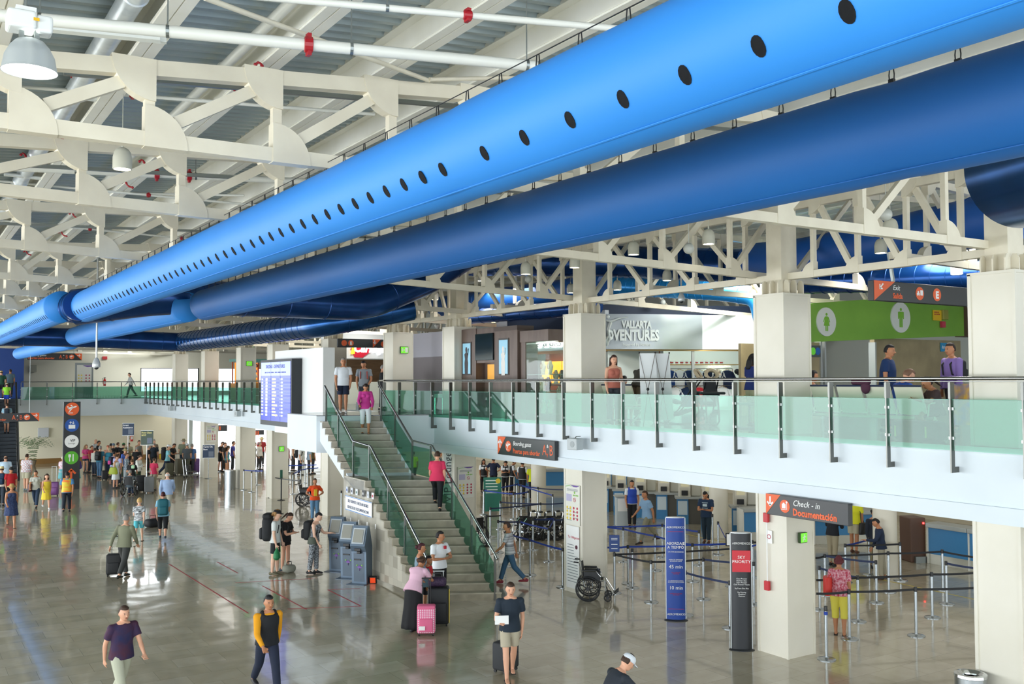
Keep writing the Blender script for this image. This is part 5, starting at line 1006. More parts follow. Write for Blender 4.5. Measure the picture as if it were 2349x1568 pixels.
PX = {  # base pixel of each post
 'a': (1896, 1512, 'blue-banded, alone before the woman with the red bag', 0), 'b': (1949, 1465, 'post just right of the woman with the red bag', 0), 'c': (1969, 1425, 'post behind the woman with the red bag', 0),
 'd': (2102, 1458, 'front-row post in the middle of the right-hand bay', 0), 'e': (2139, 1416, 'second-row post of the right-hand bay', 0), 'f': (2163, 1352, 'rear post before the blue counter', 0), 'g': (2172, 1385, 'post with navy belt running to the right column', 0),
 'h': (2039, 1357, 'post standing before the round column', 0), 'i': (2011, 1382, 'post in front of the crouching guard', 0), 'j': (2066, 1331, 'farthest right post by the round column', 0), 'k': (1995, 1318, 'post touched by the uniformed guards', 0), 'l': (1893, 1364, 'post at the shoulder of the woman with the red bag', 0), 'm': (1881, 1398, 'post right of the exit-sign column', 0), 'n': (1940, 1335, 'post behind the head of the woman with the red bag', 0),
 'o': (1410, 1360, 'post carrying a small blue notice by the wheelchair', 0), 'p': (1430, 1288, 'thin far post right of the wheelchair column', 0), 'q': (1441, 1338, 'rear one of the two posts close together', 0), 'r': (1451, 1348, 'front one of the two posts close together', 0), 's': (1494, 1381, 'post left of the blue totem', 0), 't': (1503, 1308, 'post behind the walking man in a pale blue shirt', 0), 'u': (1520, 1278, 'far post left of the blue totem', 0),
 'v': (1573, 1411, 'post right of the blue totem with a clear sign holder', 0), 'w': (1589, 1333, 'post behind, right of the blue totem', 0), 'x': (1604, 1296, 'far post left of the man in the printed T-shirt', 0), 'y': (1614, 1374, 'post between the two totems', 0), 'z': (1635, 1251, 'post right beside the man in the printed T-shirt', 0), 'A': (1648, 1272, 'far post before the middle round column', 0), 'B': (1675, 1440, 'post just left of the black totem', 0), 'C': (1679, 1344, 'post with a framed notice on top', 0), 'D': (1727, 1325, 'post half behind the alarm column', 0), 'E': (1730, 1386, 'post left of the alarm column', 0),
 'F': (1216, 1319, 'post nearest right of the walking man in stripes', 0), 'G': (1223, 1261, 'post left of the folded wheelchairs', 0), 'H': (1259, 1288, 'post in front of the folded wheelchairs', 0), 'I': (1291, 1346, 'post just left of the wheelchair column', 0), 'J': (1193, 1268, 'post behind the walking man in stripes', 0), 'K': (1143, 1267, 'post left of the walking man in stripes', 0), 'L': (1272, 1259, 'post among the folded wheelchairs', 0), 'M': (1160, 1299, 'post at the feet of the walking man in stripes', 0),
 'N': (1125, 1231, 'post near the bottom of the stair glass', 0), 'O': (1148, 1213, 'post in the middle of the back bay', 0), 'P': (1186, 1163, 'back-bay post, third from the stairs', 0), 'Q': (1196, 1166, 'back-bay post, fourth from the stairs', 0), 'R': (1234, 1174, 'back-bay post before the round column', 0), 'S': (1178, 1190, 'back-bay post with rising belt', 0), 'T': (1268, 1194, 'back-bay post right of the round column', 0), 'U': (1110, 1180, 'back-bay post close to the poster column', 0), 'V': (1240, 1218, 'back-bay post before the wheelchairs', 0), 'X': (1212, 1184, 'back-bay post beside the yellow-vest worker', 0),
 'aa': (559, 1123, 'left-hall post with blue belt nearest the steel bin', 0), 'ab': (577, 1128, 'left-hall post beside the green-sign column', 0), 'ac': (590, 1112, 'left-hall post deep behind the column', 0), 'ad': (672, 1133, 'left-hall post left of the parked wheelchair', 0), 'ae': (690, 1122, 'left-hall post behind the parked wheelchair', 0), 'af': (706, 1118, 'left-hall post against the stair column', 0), 'ag': (783, 1184, 'post beside the stone side of the stairs', 0), 'ah': (700, 1108, 'left-hall post at the back of the belt maze', 0), 'ai': (660, 1110, 'left-hall post at the back near the poster column', 0),
}
PO = {k: gz(v[0], v[1], 0) for k, v in PX.items()}; ST = {}
proto = None
for k, v in PX.items():
    lab = 'silver belt post, '+v[2]
    if proto is None: ST[k] = proto = stanchion(lab, PO[k])
    else: ST[k] = dup(proto, lab, PO[k])
part(ST['a'], 'blue_band', lambda m: m.lathe([(.036, PH-.16), (.036, PH-.1)], 16, None, False), BLT)
def off(u, v): return gz(u, v, 0)
BELTS = [('b', 'd', BLK), ('c', 'e', BLK), ('h', 'f', BLK), ('l', 'h', BLK), ('n', 'j', BLK), ('l', 'i', NVB), ('m', 'c', NVB), ('n', 'k', BLT), ('o', 's', BLK), ('s', 'y', BLK), ('q', 'w', BLT), ('v', 'B', NVB), ('p', 't', BLT), ('t', 'w', BLT), ('u', 'x', BLT), ('C', 'A', BLT), ('w', 'D', BLT), ('y', 'E', NVB), ('o', 'C', BLK), ('F', 'I', BLT), ('J', 'H', BLT), ('K', 'J', NVB), ('G', 'L', BLT), ('H', 'L', BLT), ('M', 'F', BLT), ('N', 'V', NVB), ('O', 'V', NVB), ('P', 'R', BLT), ('U', 'S', BLT), ('S', 'X', BLT), ('Q', 'T', BLT), ('U', 'P', BLT), ('ad', 'ae', BLT), ('ae', 'af', BLT), ('ai', 'ah', BLT)]
for a, b_, mt_ in BELTS: tape(ST[a], PO[a], PO[b_], mt_)
for a, uv, mt_ in (('aa', (603, 1125), BLT), ('b', (1874, 1470), BLK), ('c', (1874, 1432), BLK), ('d', (2270, 1452), BLK), ('e', (2262, 1410), BLK), ('f', (2262, 1372), BLK), ('g', (2262, 1402), NVB), ('l', (1872, 1370), BLK), ('q', (1392, 1340), BLT), ('p', (1392, 1282), BLT), ('u', (1392, 1282), BLT), ('D', (1742, 1324), BLK), ('C', (1742, 1332), BLT), ('G', (1292, 1262), NVB), ('V', (1292, 1216), NVB), ('R', (1292, 1178), NVB), ('af', (730, 1116), BLT), ('ah', (726, 1108), BLT)): tape(ST[a], PO[a], off(*uv), mt_)
# black short posts
for i, (u, v, lab) in enumerate(((1116, 1252, 'black belt post near the stair glass'), (1212, 1228, 'black belt post in front of the folded wheelchairs'), (623, 1141, 'black belt post holding a small green notice'), (645, 1147, 'black belt post with a dark green tag, right of the notice post'), (688, 1152, 'black belt post behind the parked wheelchair'))):
    t = stanchion(lab, gz(u, v), BLACK, topcol=BLACK); t['group'] = 'black queue posts'
    if i == 2: part(t, 'notice', lambda m: m.rbox(-.14, -.01, PH+.02, .14, .01, PH+.42, .01), M('#8fc9ae', .5))
    if i == 3: part(t, 'green_tag', lambda m: m.rbox(-.06, -.01, PH-.05, .06, .01, PH+.35, .01), M('#1f5a4a', .5)); tape(t, gz(u, v), gz(688, 1152), BLACK)
    if i == 2: tape(t, gz(u, v), gz(645, 1147), BLACK)
    if i == 0: tape(t, gz(u, v), gz(1150, 1250), BLACK)
# small notices on posts
def notice(k, label, w_, h, mat, lines, rz=-.6):
    t = thing('post_notice', label, 'sign', PO[k]+V((0, 0, PH)), rz); part(t, 'panel', lambda m: m.rbox(-w_/2, -.008, .02, w_/2, .008, .02+h, .01), mat); part(t, 'text_lines', lambda m: [rect(m, -w_*.3, .02+h*z-.006, w_*.3, .02+h*z+.006, -.009, .002) for z in lines], SW); part(t, 'clip', lambda m: m.box(-.02, -.01, 0, .02, .01, .03), BLACK)
notice('o', 'small dark blue notice on the post by the wheelchair', .26, .42, M('#173a78', .4), (.8, .72, .45, .2)); notice('C', 'black framed white notice on the post left of the alarm column', .3, .34, BLACK, (.5,)); part(COL.objects['post_notice.001'], 'sheet', lambda m: m.box(-.12, -.012, .05, .12, -.008, .33), SW)
notice('v', 'thin clear sign holder on the post right of the blue totem', .05, .42, glass('clear_glass', '#e6f2ec', .06), ())
# ---- totems
def totem(label, u, v, W, H, mat, rz):
    p = gz(u, v); t = thing('advertising_totem', label, 'sign', p, rz)
    def body(m):
        R_ = []
        for z in (0, .02, H-.02, H): 
            s_ = [(W/2*cos(a), .075*sin(a)) for a in [2*pi*k/24 for k in range(24)]]; s_ = [(x*(1 if abs(x) < W*.47 else 1), y) for x, y in s_]; R_.append([(x, y, z+.03) for x, y in s_])
        m.loft(R_)
    part(t, 'body', body, mat, 1); part(t, 'base_plate', lambda m: m.lathe([(.001, 0), (W*.62, 0), (W*.62, .012), (W*.5, .03), (.001, .03)], 28, Matrix.Diagonal((1, .55, 1, 1))), DARK); part(t, 'edge_strip', lambda m: [m.box(s_*W/2-.012, -.012, .03, s_*W/2+.012, .012, H+.03) for s_ in (-1, 1)], ALU)
    part(t, 'top_cap', lambda m: m.lathe([(.001, H+.03), (W/2, H+.03), (W/2, H+.05), (.001, H+.05)], 24, Matrix.Diagonal((1, .16/W, 1, 1))), ALU)
    return t
BLU = M('#20469a', .4, name='totem_blue')
t = totem('tall blue airline totem reading ABORDAJE A TIEMPO', 1551, 1422, .42, 2.22, BLU, RD(-38)); H = 2.25
def ct(s, z, size, mat=SW, **k): text(s, size, (0, -.082, z), t, mat, align='CENTER', **k)
ct('AEROMEXICO', H-.22, .062); ct('ABORDAJE\nA TIEMPO', H-.58, .082, lines=1.05); ct('ON TIME BOARDING', H-.75, .036); ct('HORA DE ABORDAJE\nBOARDING GATE', H-.92, .032); ct('45 min', H-1.1, .11); ct('EN LA SALA DE\nABORDAJE', H-1.2, .028, REDI); ct('EL ABORDAJE SE CIERRA\nBOARDING GATE CLOSES', H-1.38, .03); ct('10 min', H-1.56, .11); ct('ANTES DE LA SALIDA\nDEL VUELO', H-1.66, .028, REDI); ct('AEROMEXICO', .13, .062)
part(t, 'red_rule', lambda m: (m.box(-.17, -.078, H-.30, .17, -.07, H-.293), m.box(-.17, -.078, .26, .17, -.07, .267)), REDI)
t = totem('tall black airline totem with a red SKY PRIORITY block', 1702, 1490, .40, 2.25, M('#1a1d22', .4), RD(-38)); part(t, 'red_block', lambda m: [m.box(-.175, -.079, H-.72, .175, -.03, H-.3)], M('#d0303c', .4)); ct('AEROMEXICO', H-.18, .055); ct('SKY\nPRIORITY', H-.46, .085, lines=1.0)
ct('Clase Premier\nBusiness class\nSalon Premier\nClub Premier Titanio\n\nSkyTeam Elite Plus\n\nSky Priority\nMedallion\nPlatinum', H-.86, .036, lines=1.05)
# ---- wheelchairs
def wheel(m, c, r, ax, spokes=8, tire=.022):
    pts = [V(c)+V((r*cos(a), 0, r*sin(a))) for a in [2*pi*k/28 for k in range(29)]]; m.mat(0).tube(pts, tire, 8, False); m.mat(0).tube([V(c)+V((r*.86*cos(a), 0, r*.86*sin(a))) for a in [2*pi*k/28 for k in range(29)]], tire*.35, 6, False)
    for k in range(spokes): a = 2*pi*k/spokes+.2; m.tube([V(c), V(c)+V((r*.97*cos(a), 0, r*.97*sin(a)))], tire*.5, 6)
    m.tube([V(c)+V((0, -.03, 0)), V(c)+V((0, .03, 0))], .04, 12)
WVIN = M('#14171a', .5, name='black_vinyl')
def wheelchair(label, p, rz, group=None):
    """faces local +x"""
    t = thing('wheelchair', label, 'wheelchair', p, rz, group)
    for s_ in (-1, 1):
        part(t, 'rear_wheel', lambda m: wheel(m, (0, s_*.29, .305), .28, 0), BLACK); part(t, 'push_rim', lambda m: m.tube([(.24*cos(a), s_*.335, .305+.24*sin(a)) for a in [2*pi*k/24 for k in range(25)]], .009, 6, False), BLACK)
        part(t, 'front_caster', lambda m: (wheel(m, (.47, s_*.22, .095), .08, 0, 5, .015), m.tube([(.47, s_*.22, .1), (.43, s_*.22, .26)], .014, 6)), BLACK)
        part(t, 'side_frame', lambda m: (m.tube([(-.28, s_*.22, .93), (-.2, s_*.22, .9), (-.12, s_*.22, .5), (-.05, s_*.22, .28), (.4, s_*.22, .26)], .012, 8), m.tube([(-.12, s_*.22, .5), (.4, s_*.22, .5), (.42, s_*.22, .26)], .012, 8), m.tube([(-.14, s_*.24, .72), (.2, s_*.24, .72), (.3, s_*.24, .6), (.3, s_*.24, .5)], .012, 8), m.tube([(.42, s_*.2, .48), (.62, s_*.18, .18)], .012, 8)), CHROME)
        part(t, 'push_handle', lambda m: m.tube([(-.22, s_*.22, .92), (-.34, s_*.22, .93)], .018, 8), BLACK); part(t, 'armrest', lambda m: m.rbox(-.12, s_*.24-.03, .72, .2, s_*.24+.03, .76, .015), WVIN); part(t, 'skirt_guard', lambda m: m.box(-.1, s_*.235-.004, .5, .28, s_*.235+.004, .7), WVIN)
        part(t, 'footplate', lambda m: m.rbox(-.09, -.07, -.012, .09, .07, .012, .01, Matrix.Translation((.66, s_*.11, .2)) @ Matrix.Rotation(-.7, 4, 'Y')), WVIN)
    part(t, 'seat', lambda m: m.loft([[(x, y, .48-.035*cos(y*7)) for y in (-.2, -.1, 0, .1, .2)]+[(x, y, .505-.035*cos(y*7)) for y in (.2, .1, 0, -.1, -.2)] for x in (-.12, .1, .36)]), WVIN); part(t, 'backrest', lambda m: m.loft([[(-.12-.07*(z-.5)-.03*cos(y*7), y, z) for y in (-.2, -.1, 0, .1, .2)]+[(-.1-.07*(z-.5)-.03*cos(y*7), y, z) for y in (.2, .1, 0, -.1, -.2)] for z in (.52, .7, .9)]), WVIN)
    part(t, 'cross_brace', lambda m: (m.tube([(.1, -.22, .28), (.1, .22, .48)], .012, 6), m.tube([(.1, .22, .28), (.1, -.22, .48)], .012, 6)), CHROME)
    return t
w0 = wheelchair('black wheelchair parked beside the poster column, seen from its side', gz(1350, 1374), RD(-40)); 
dup(w0, 'black wheelchair parked on the left behind the woman in the orange vest', gz(697, 1160), RD(-35))
for i, (u, v) in enumerate(((1205, 1236), (1222, 1238), (1240, 1237), (1262, 1236), (1278, 1238), (1292, 1235))):
    dup(w0, 'black wheelchair in the parked row before the check-in belts, %s from the left' % ('first', 'second', 'third', 'fourth', 'fifth', 'sixth')[i], gz(u, v), RD(150), 'parked wheelchairs').scale = (1, .42, 1)
dup(w0, 'wheelchair glimpsed behind the bottom of the stair balustrade', gz(1092, 1250), RD(95))
w1 = wheelchair('silver-rimmed wheelchair pushed in the queue by a woman in a black top', gz(297, 1137), RD(60))
# ---- self-service kiosks
KM = M('#66788a', .35, .3, name='kiosk_blue_grey'); KD = M('#525f6c', .35, .3)
def kiosk(label, p, rz):
    t = thing('check_in_kiosk', label, 'kiosk', p, rz, 'self-service kiosks beside the stairs')
    prof = [(-.1, 0), (-.13, .82), (-.21, .98), (-.03, 1.5), (.05, 1.53), (.1, 1.42), (.0, 1.12), (.0, .9), (.2, .85), (.2, 0)]
    part(t, 'cabinet', lambda m: m.poly([(p_[0], p_[1]) for p_ in [(-.1, 0), (-.13, .84), (-.22, 1.0), (-.04, 1.5), (.06, 1.5), (.1, 1.4), (.24, .95), (.24, 0)]], lambda q: V((-.21, q[0], q[1])), (.42, 0, 0)), KM)
    part(t, 'front_recess', lambda m: m.poly([(-.106, .06), (-.136, .82), (-.131, .82), (-.1, .06)], lambda q: V((-.15, q[0], q[1])), (.3, 0, 0)), KD)
    part(t, 'screen_bezel', lambda m: m.poly([(-.226, 1.06), (-.085, 1.45), (-.075, 1.445), (-.215, 1.055)], lambda q: V((-.17, q[0], q[1])), (.34, 0, 0)), M('#b9c2c8', .35))
    part(t, 'screen', lambda m: m.poly([(-.231, 1.1), (-.115, 1.42), (-.11, 1.415), (-.225, 1.095)], lambda q: V((-.135, q[0], q[1])), (.27, 0, 0)), M('#8f9088', .12, 0, .12, name='kiosk_screen'))
    part(t, 'card_reader', lambda m: (m.rbox(-.1, -.2, .86, .08, -.12, .94, .01), m.rbox(-.02, -.22, .8, .08, -.13, .86, .01)), BLACK); part(t, 'slot', lambda m: m.box(-.13, -.15, .62, .06, -.12, .655), BLACK)
    part(t, 'star_emblem', lambda m: [m.bar(V((.02, -.128, .42)), V((.02+.07*cos(a), -.131, .42+.07*sin(a))), .004, .02) for a in (.4, 1.2, 1.95, 2.7, 4.7)], M('#8a5ab0', .4)); part(t, 'emblem_dot', lambda m: (disc(m, .09, .49, .018, -.13), disc(m, -.05, .49, .018, -.13)), GRI)
    part(t, 'floor_plate', lambda m: m.box(-.28, -.3, 0, .24, .2, .012), KD)
    return t
k0 = kiosk('blue-grey self-service kiosk, left one used by the woman in the patterned jumpsuit', gz(775, 1308), RD(-50))
dup(k0, 'blue-grey self-service kiosk, middle one of three beside the stairs', gz(802, 1324), RD(-50)); dup(k0, 'blue-grey self-service kiosk, right one next to the stone stair wall', gz(828, 1337), RD(-50))
# sign on the stone wall
SLN = V((SR0.x-EV.x, SR0.y-EV.y, 0)); wrz = math.atan2(-SDIR.y, -SDIR.x)
def onwall(u, v):   # point on the outer stair wall plane
    n = V((SDIR.y, -SDIR.x, 0)); d = ray(u, v); P0 = SLN; t_ = (P0-CAM).dot(n)/d.dot(n); return CAM+d*t_
a, b_, c = onwall(796, 1134), onwall(856, 1150), onwall(796, 1168); W, H = (V((b_.x, b_.y, 0))-V((a.x, a.y, 0))).length, a.z-c.z
a = a+V((-.05, 0, 0)); t = signroot('wall_sign', 'white sign SELF SERVICE CHECK-IN KIOSKS on the stone stair wall', 'sign', a, wrz, W, H, .03, SW); NT = M('#1c2c60', .5)
part(t, 'blue_border', lambda m: (rect(m, 0, -.03, W, -.01, -.001), rect(m, 0, -H+.01, W, -H+.03, -.001)), M('#5a8cc8', .5)); text('SELF SERVICE CHECK-IN KIOSKS', H*.27, (W/2, -.004, -H*.42), t, NT, align='CENTER', sx=W*.9/(H*.27*16.5)); text('KIOSCOS DE DOCUMENTACION', H*.27, (W/2, -.004, -H*.82), t, NT, align='CENTER', sx=W*.84/(H*.27*15.5))
for i, (c, n_) in enumerate((('#c8d0dc', 'pale blue'), ('#d8dce4', 'dark-marked'), ('#dfe3e8', 'white'), ('#2a2d33', 'black'), ('#cfd3da', 'plain pale'), ('#e2e0e6', 'red-marked'))):
    q = onwall(798+11*i+(4 if i > 2 else 0), 1131+3.0*i-1)+V((-.05, 0, .19)); t = thing('logo_plate', '%s square logo plate above the kiosk sign, %s from the left' % (n_, ('first', 'second', 'third', 'fourth', 'fifth', 'sixth')[i]), 'sign', q, wrz); part(t, 'plate', lambda m: m.box(0, -.01, -.17, .15, 0, 0), M(c, .5))
    part(t, 'mark', lambda m: m.box(.04, -.014, -.12, .11, -.009, -.06), M(('#2a4a9a', '#1c2a50', '#2a6a5a', '#d8d8d8', '#a9b0bb', '#c03040')[i], .5))
for i in range(4):
    q = onwall(808+19*i, 1186+5.0*i)+V((-.055, 0, 0)); m = MB(); m.box(0, -.008, -.13, .05, 0, 0); o = mesh('wall_outlet', m, SW); o.location = q; o.rotation_euler = (0, 0, wrz); tag(o, 'small white outlet plate on the stone stair wall, %s from the left' % ('first', 'second', 'third', 'fourth')[i], 'outlet')
m = MB(); m.rbox(-.1, -.04, 0, .1, .04, .2, .02); m.mat(1).box(-.07, -.05, .03, .07, -.04, .17); o = mesh('warning_box', m, [BLACK, M('#e0481f', .5, 0, .3)]); o.location = gz(856, 1337); o.rotation_euler = (.25, 0, -.6); tag(o, 'small black box with an orange warning face on the floor by the right kiosk', 'warning sign')
# ---- bins
def bin_(label, p, r, h, op):
    t = thing('steel_bin', label, 'trash can', p); part(t, 'drum', lambda m: m.lathe([(.001, 0), (r, 0), (r, h)], 32), M('#a3a8aa', .25, .95, name='bin_steel'), 1); part(t, 'rim', lambda m: m.lathe([(r, h), (r+.012, h+.01), (r+.008, h+.05), (r-.04, h+.06), (r*.55, h+.02), (r*.5, h-.02), (.001, h-.04)], 32), CHROME, 1)
bin_('round stainless bin at the bottom right corner', gz(2229, 1660), .23, .72, 1); bin_('round stainless bin beside the column in the left hall', gz(527, 1122), .27, .9, 0)
# ---- queue signs on poles
def qsign(label, u, vb, u0, u1, v0, v1, lines, col='#2a3f5c'):
    p = gz(u, vb); D = (p-CAM).dot(FW); z0, z1 = 5.3-(v1-872)/FP*D, 5.3-(v0-872)/FP*D; W = (u1-u0)/FP*D
    t = thing('queue_sign', label, 'sign', p, RD(-22)); part(t, 'pole', lambda m: m.tube([(0, 0, 0), (0, 0, z0)], .02, 8), POSTM); part(t, 'base', lambda m: m.lathe([(.001, 0), (.2, 0), (.18, .02), (.001, .03)], 20), POSTM); part(t, 'panel', lambda m: m.rbox(-W/2, -.02, z0, W/2, .02, z1, .01), M(col, .5)); part(t, 'frame', lambda m: (m.box(-W/2-.02, -.025, z0-.02, W/2+.02, .025, z0), m.box(-W/2-.02, -.025, z1, W/2+.02, .025, z1+.02)), ALU)
    for i, s_ in enumerate(lines): text(s_, W*.2, (-W*.45, -.024, z1-W*.22*(i+1)), t, M('#e8eaee', .5) if col[1] == '2' else M('#e0d890', .5), bold=.004)
    part(t, 'picture', lambda m: m.box(-W*.0, -.023, z0+.06, W*.42, -.02, z0+(z1-z0)*.5), M('#6a7688', .5))
qsign('navy sign on a pole reading Agent Assistance above the queue', 293, 1085, 281, 306, 968, 995, ['Agent', 'Assistance']); qsign('grey-green sign on a pole reading First Class MVP above the queue', 336, 1125, 322, 349, 985, 1017, ['First Class', 'MVP'], '#4a5a50'); qsign('navy Carry On Bags sign on a pole before a column', 478, 1097, 465, 491, 1018, 1047, ['Carry On', 'Bags'])
for lab, u0, u1, v0, v1, D in (('far black sign with orange figures beyond the queue columns', 495, 520, 975, 989, 60), ('far black sign with orange and green figures beyond the next column', 582, 605, 986, 997, 55)):
    a = gd(u0, v0, D); t = signroot('hanging_sign', lab, 'sign', a, RD(-20), (u1-u0)/FP*D, (v1-v0)/FP*D, .08); part(t, 'orange_figures', lambda m: [rect(m, .08+.13*k, -.3, .16+.13*k, -.06, -.001) for k in range(2)], OR); hang(t, (u1-u0)/FP*D, 3.1-a.z, (.5,))
# lounge column sign & green notice
x, y = COLS[3]; a = gd(1019, 1036, 29.8); t = thing('lounge_column_sign', 'white vertical column sign reading Lounge Vallarta beside the stairs', 'sign', V((a.x, a.y, 0)), RD(-28)); part(t, 'panel', lambda m: m.rbox(-.02, 0, 0, .5, .3, 3.08, .01), SW); text('VIP Lounge', .34, (.22, -.004, 1.55), t, M('#3a3d44', .5), rot=pi/2); text('Puerto Vallarta', .2, (.42, -.004, 1.5), t, M('#3a3d44', .5), rot=pi/2)
a = gz(1060, 1200); t = thing('green_notice', 'lime green upright notice behind the stair glass', 'sign', a, RD(-30)); part(t, 'panel', lambda m: m.rbox(-.28, -.02, .0, .28, .02, 1.2, .01), M('#9fd02c', .5)); part(t, 'blue_foot', lambda m: m.box(-.28, -.025, 0, .28, -.02, .35), M('#2a7ac0', .5)); text('Aqui esta\nen su\nLugar', .14, (-.22, -.026, .95), t, M('#1f5a2a', .5), lines=1.1)
a = gz(1130, 1178); t = thing('green_easel_board', 'dark green easel board before the check-in agents', 'sign', a, RD(-25)); part(t, 'panel', lambda m: m.rbox(-.36, -.02, .1, .36, .02, 1.45, .01), M('#2f7a6a', .5)); part(t, 'text_lines', lambda m: [rect(m, -.28, 1.3-.12*k, .2, 1.34-.12*k, -.021, .002) for k in range(5)], M('#dff0e8', .5)); part(t, 'yellow_oval', lambda m: disc(m, .22, 1.3, .1, -.024), YEL); part(t, 'leg', lambda m: [m.tube([(s_*.3, 0, 1.3), (s_*.4, .05, 0)], .015, 6) for s_ in (-1, 1)], ALU)
# ---- check-in counters
CB = M('#3f86bd', .4, name='counter_blue'); CG = M('#a8adab', .4, .2, name='counter_grey'); CW = M('#dfe0d8', .45, name='counter_white'); BRN = M('#5e4436', .5)
def counter(label, p, rz, n, u=1.25, kiosks=True, h=1.02):
    t = thing('check_in_counter', label, 'counter', p, rz)
    for k in range(n):
        x = k*u
        part(t, 'blue_panel', lambda m: m.box(x+.02, 0, .28, x+u*.97, .04, h-.08), CB); part(t, 'grey_ledge', lambda m: m.rbox(x, -.12, h-.08, x+u*.99, .45, h+.05, .02), CG); part(t, 'kick_plate', lambda m: m.box(x, .02, 0, x+u, .5, .28), M('#c5c5b8', .35, .3)); part(t, 'end_panel', lambda m: m.box(x-.02, -.04, 0, x+.02, .6, h), CW)
    return t
def cki(label, p, rz):
    t = thing('desk_kiosk', label, 'kiosk', p, rz, 'check-in desk kiosks')
    part(t, 'housing', lambda m: m.poly([(0, 0), (-.05, .35), (.02, .62), (.18, .7), (.42, .55), (.5, .25), (.5, 0)], lambda q: V((-.2, q[0]+.0, 1.0+q[1])), (.4, 0, 0)), M('#d9d6c8', .45)); part(t, 'screen', lambda m: m.poly([(-.045, .38), (.01, .58), (.0, .585), (-.06, .385)], lambda q: V((-.14, q[0], 1.0+q[1])), (.28, 0, 0)), M('#b3ad8e', .2, 0, .3)); part(t, 'printer', lambda m: m.rbox(-.13, -.09, 1.06, .1, .0, 1.24, .01), BLACK)
    part(t, 'desk', lambda m: m.box(-.35, -.1, .93, .62, .5, 1.0), CG); part(t, 'blue_panel', lambda m: m.box(-.3, 0, 0, .12, .05, .93), CB); part(t, 'notice', lambda m: m.box(-.26, -.012, .35, .08, -.002, .85), M('#cfe0ea', .5)); part(t, 'back_box', lambda m: m.rbox(.24, .2, 1.0, .6, .5, 1.45, .05), M('#c9c8bb', .5)); part(t, 'dark_body', lambda m: m.box(.12, .05, 0, .6, .5, .93), M('#5b5a54', .5))
    return t
prow = None
for i, (u, v) in enumerate(((1390, 1173), (1425, 1180), (1470, 1187), (1524, 1190), (1572, 1202), (1628, 1215), (1700, 1228))):
    q = gz(u, v); lab = 'cream check-in desk kiosk, %s of the row under the mezzanine' % ('first', 'second', 'third', 'fourth', 'fifth', 'sixth', 'seventh')[i]
    if prow is None: prow = cki(lab, q, RD(-38))
    else: dup(prow, lab, q, RD(-38))
q = gz(1232, 1132); counter('blue-panelled counter behind the yellow-vest worker', gz(1180, 1128), RD(-28), 5)
a, b_ = gz(1985, 1262), gz(2330, 1325); d = b_-a; q = counter('long blue-panelled check-in counter on the right under the mezzanine', gz(2130, 1291), math.atan2(d.y, d.x), 5, 1.3, h=1.12)
counter('blue-panelled counter seen below the check-in sign', gz(1868, 1248), RD(-28), 2, 1.3); counter('blue counter behind the middle round column', gz(1705, 1240), RD(-28), 2, 1.1)
t = thing('brown_baggage_unit', 'brown baggage scale unit at the left end of the right counter', 'counter unit', gz(2090, 1290), RD(-24)); part(t, 'cabinet', lambda m: m.rbox(0, 0, 0, .48, .6, 1.28, .03), BRN); part(t, 'red_light', lambda m: m.box(.38, -.015, 1.1, .43, 0, 1.15), M('#ff3030', .4, 0, 6)); part(t, 'steel_plinth', lambda m: m.box(.1, -.1, 0, 1.0, 0, .18), GAL)
t = thing('white_podium', 'pale grey podium beside the guard in the blue vest', 'podium', gz(1428, 1205), RD(-30)); part(t, 'body', lambda m: m.rbox(-.25, -.2, 0, .25, .2, 1.05, .02), M('#b9c4c8', .4)); part(t, 'top', lambda m: m.rbox(-.3, -.25, 1.05, .3, .25, 1.1, .02), CG); part(t, 'panel', lambda m: m.box(-.2, -.215, .55, .2, -.2, 1.0), SW)
# red floor tape
RT = M('#b03038', .5, name='red_floor_tape')
m = MB()
for (u0, v0, u1, v1) in ((388, 1293, 570, 1406), (498, 1288, 546, 1314), (602, 1343, 703, 1397), (752, 1352, 829, 1390), (752, 1352, 826, 1349), (660, 1396, 826, 1390), (540, 1336, 720, 1326)):
    a, b_ = gz(u0, v0), gz(u1, v1); m.bar(a+V((0, 0, .001)), b_+V((0, 0, .001)), .035, .002)
o = mesh('floor_tape', m, RT); tag(o, 'red tape lines marking waiting areas on the marble floor', 'floor marking')
m = MB()
for (u0, v0, u1, v1) in ((1300, 1150, 1480, 1190), (1480, 1205, 1720, 1255), (1980, 1320, 2240, 1375)):
    a, b_ = gz(u0, v0), gz(u1, v1); m.bar(a+V((0, 0, .001)), b_+V((0, 0, .001)), .05, .002)
o = mesh('floor_tape', m, M('#b9a832', .5)); tag(o, 'yellow floor line in front of the check-in desks', 'floor marking')
# ---- luggage
def suitcase(label, p, rz, w_, d_, h, mat, handle=.45, hmat=None, pattern=None, grp=None, pockets=True):
    t = thing('suitcase', label, 'suitcase', p, rz, grp)
    part(t, 'body', lambda m: m.rbox(-w_/2, -d_/2, .05, w_/2, d_/2, .05+h, .045), mat, 1)
    for x in (-w_*.38, w_*.38):
        for y in (-d_*.35, d_*.35): part(t, 'wheel', lambda m: m.tube([(x-.015, y, .03), (x+.015, y, .03)], .03, 10), BLACK)
    if handle: part(t, 'handle', lambda m: (m.tube([(-w_*.22, d_*.4, h), (-w_*.22, d_*.4, h+handle)], .009, 6), m.tube([(w_*.22, d_*.4, h), (w_*.22, d_*.4, h+handle)], .009, 6), m.rbox(-w_*.27, d_*.4-.015, h+handle-.01, w_*.27, d_*.4+.015, h+handle+.02, .01)), hmat or SSD)
    if pockets: part(t, 'front_pocket', lambda m: m.rbox(-w_*.38, -d_/2-.03, .05+h*.08, w_*.38, -d_/2+.02, .05+h*.6, .03), pattern or mat, 1)
    return t
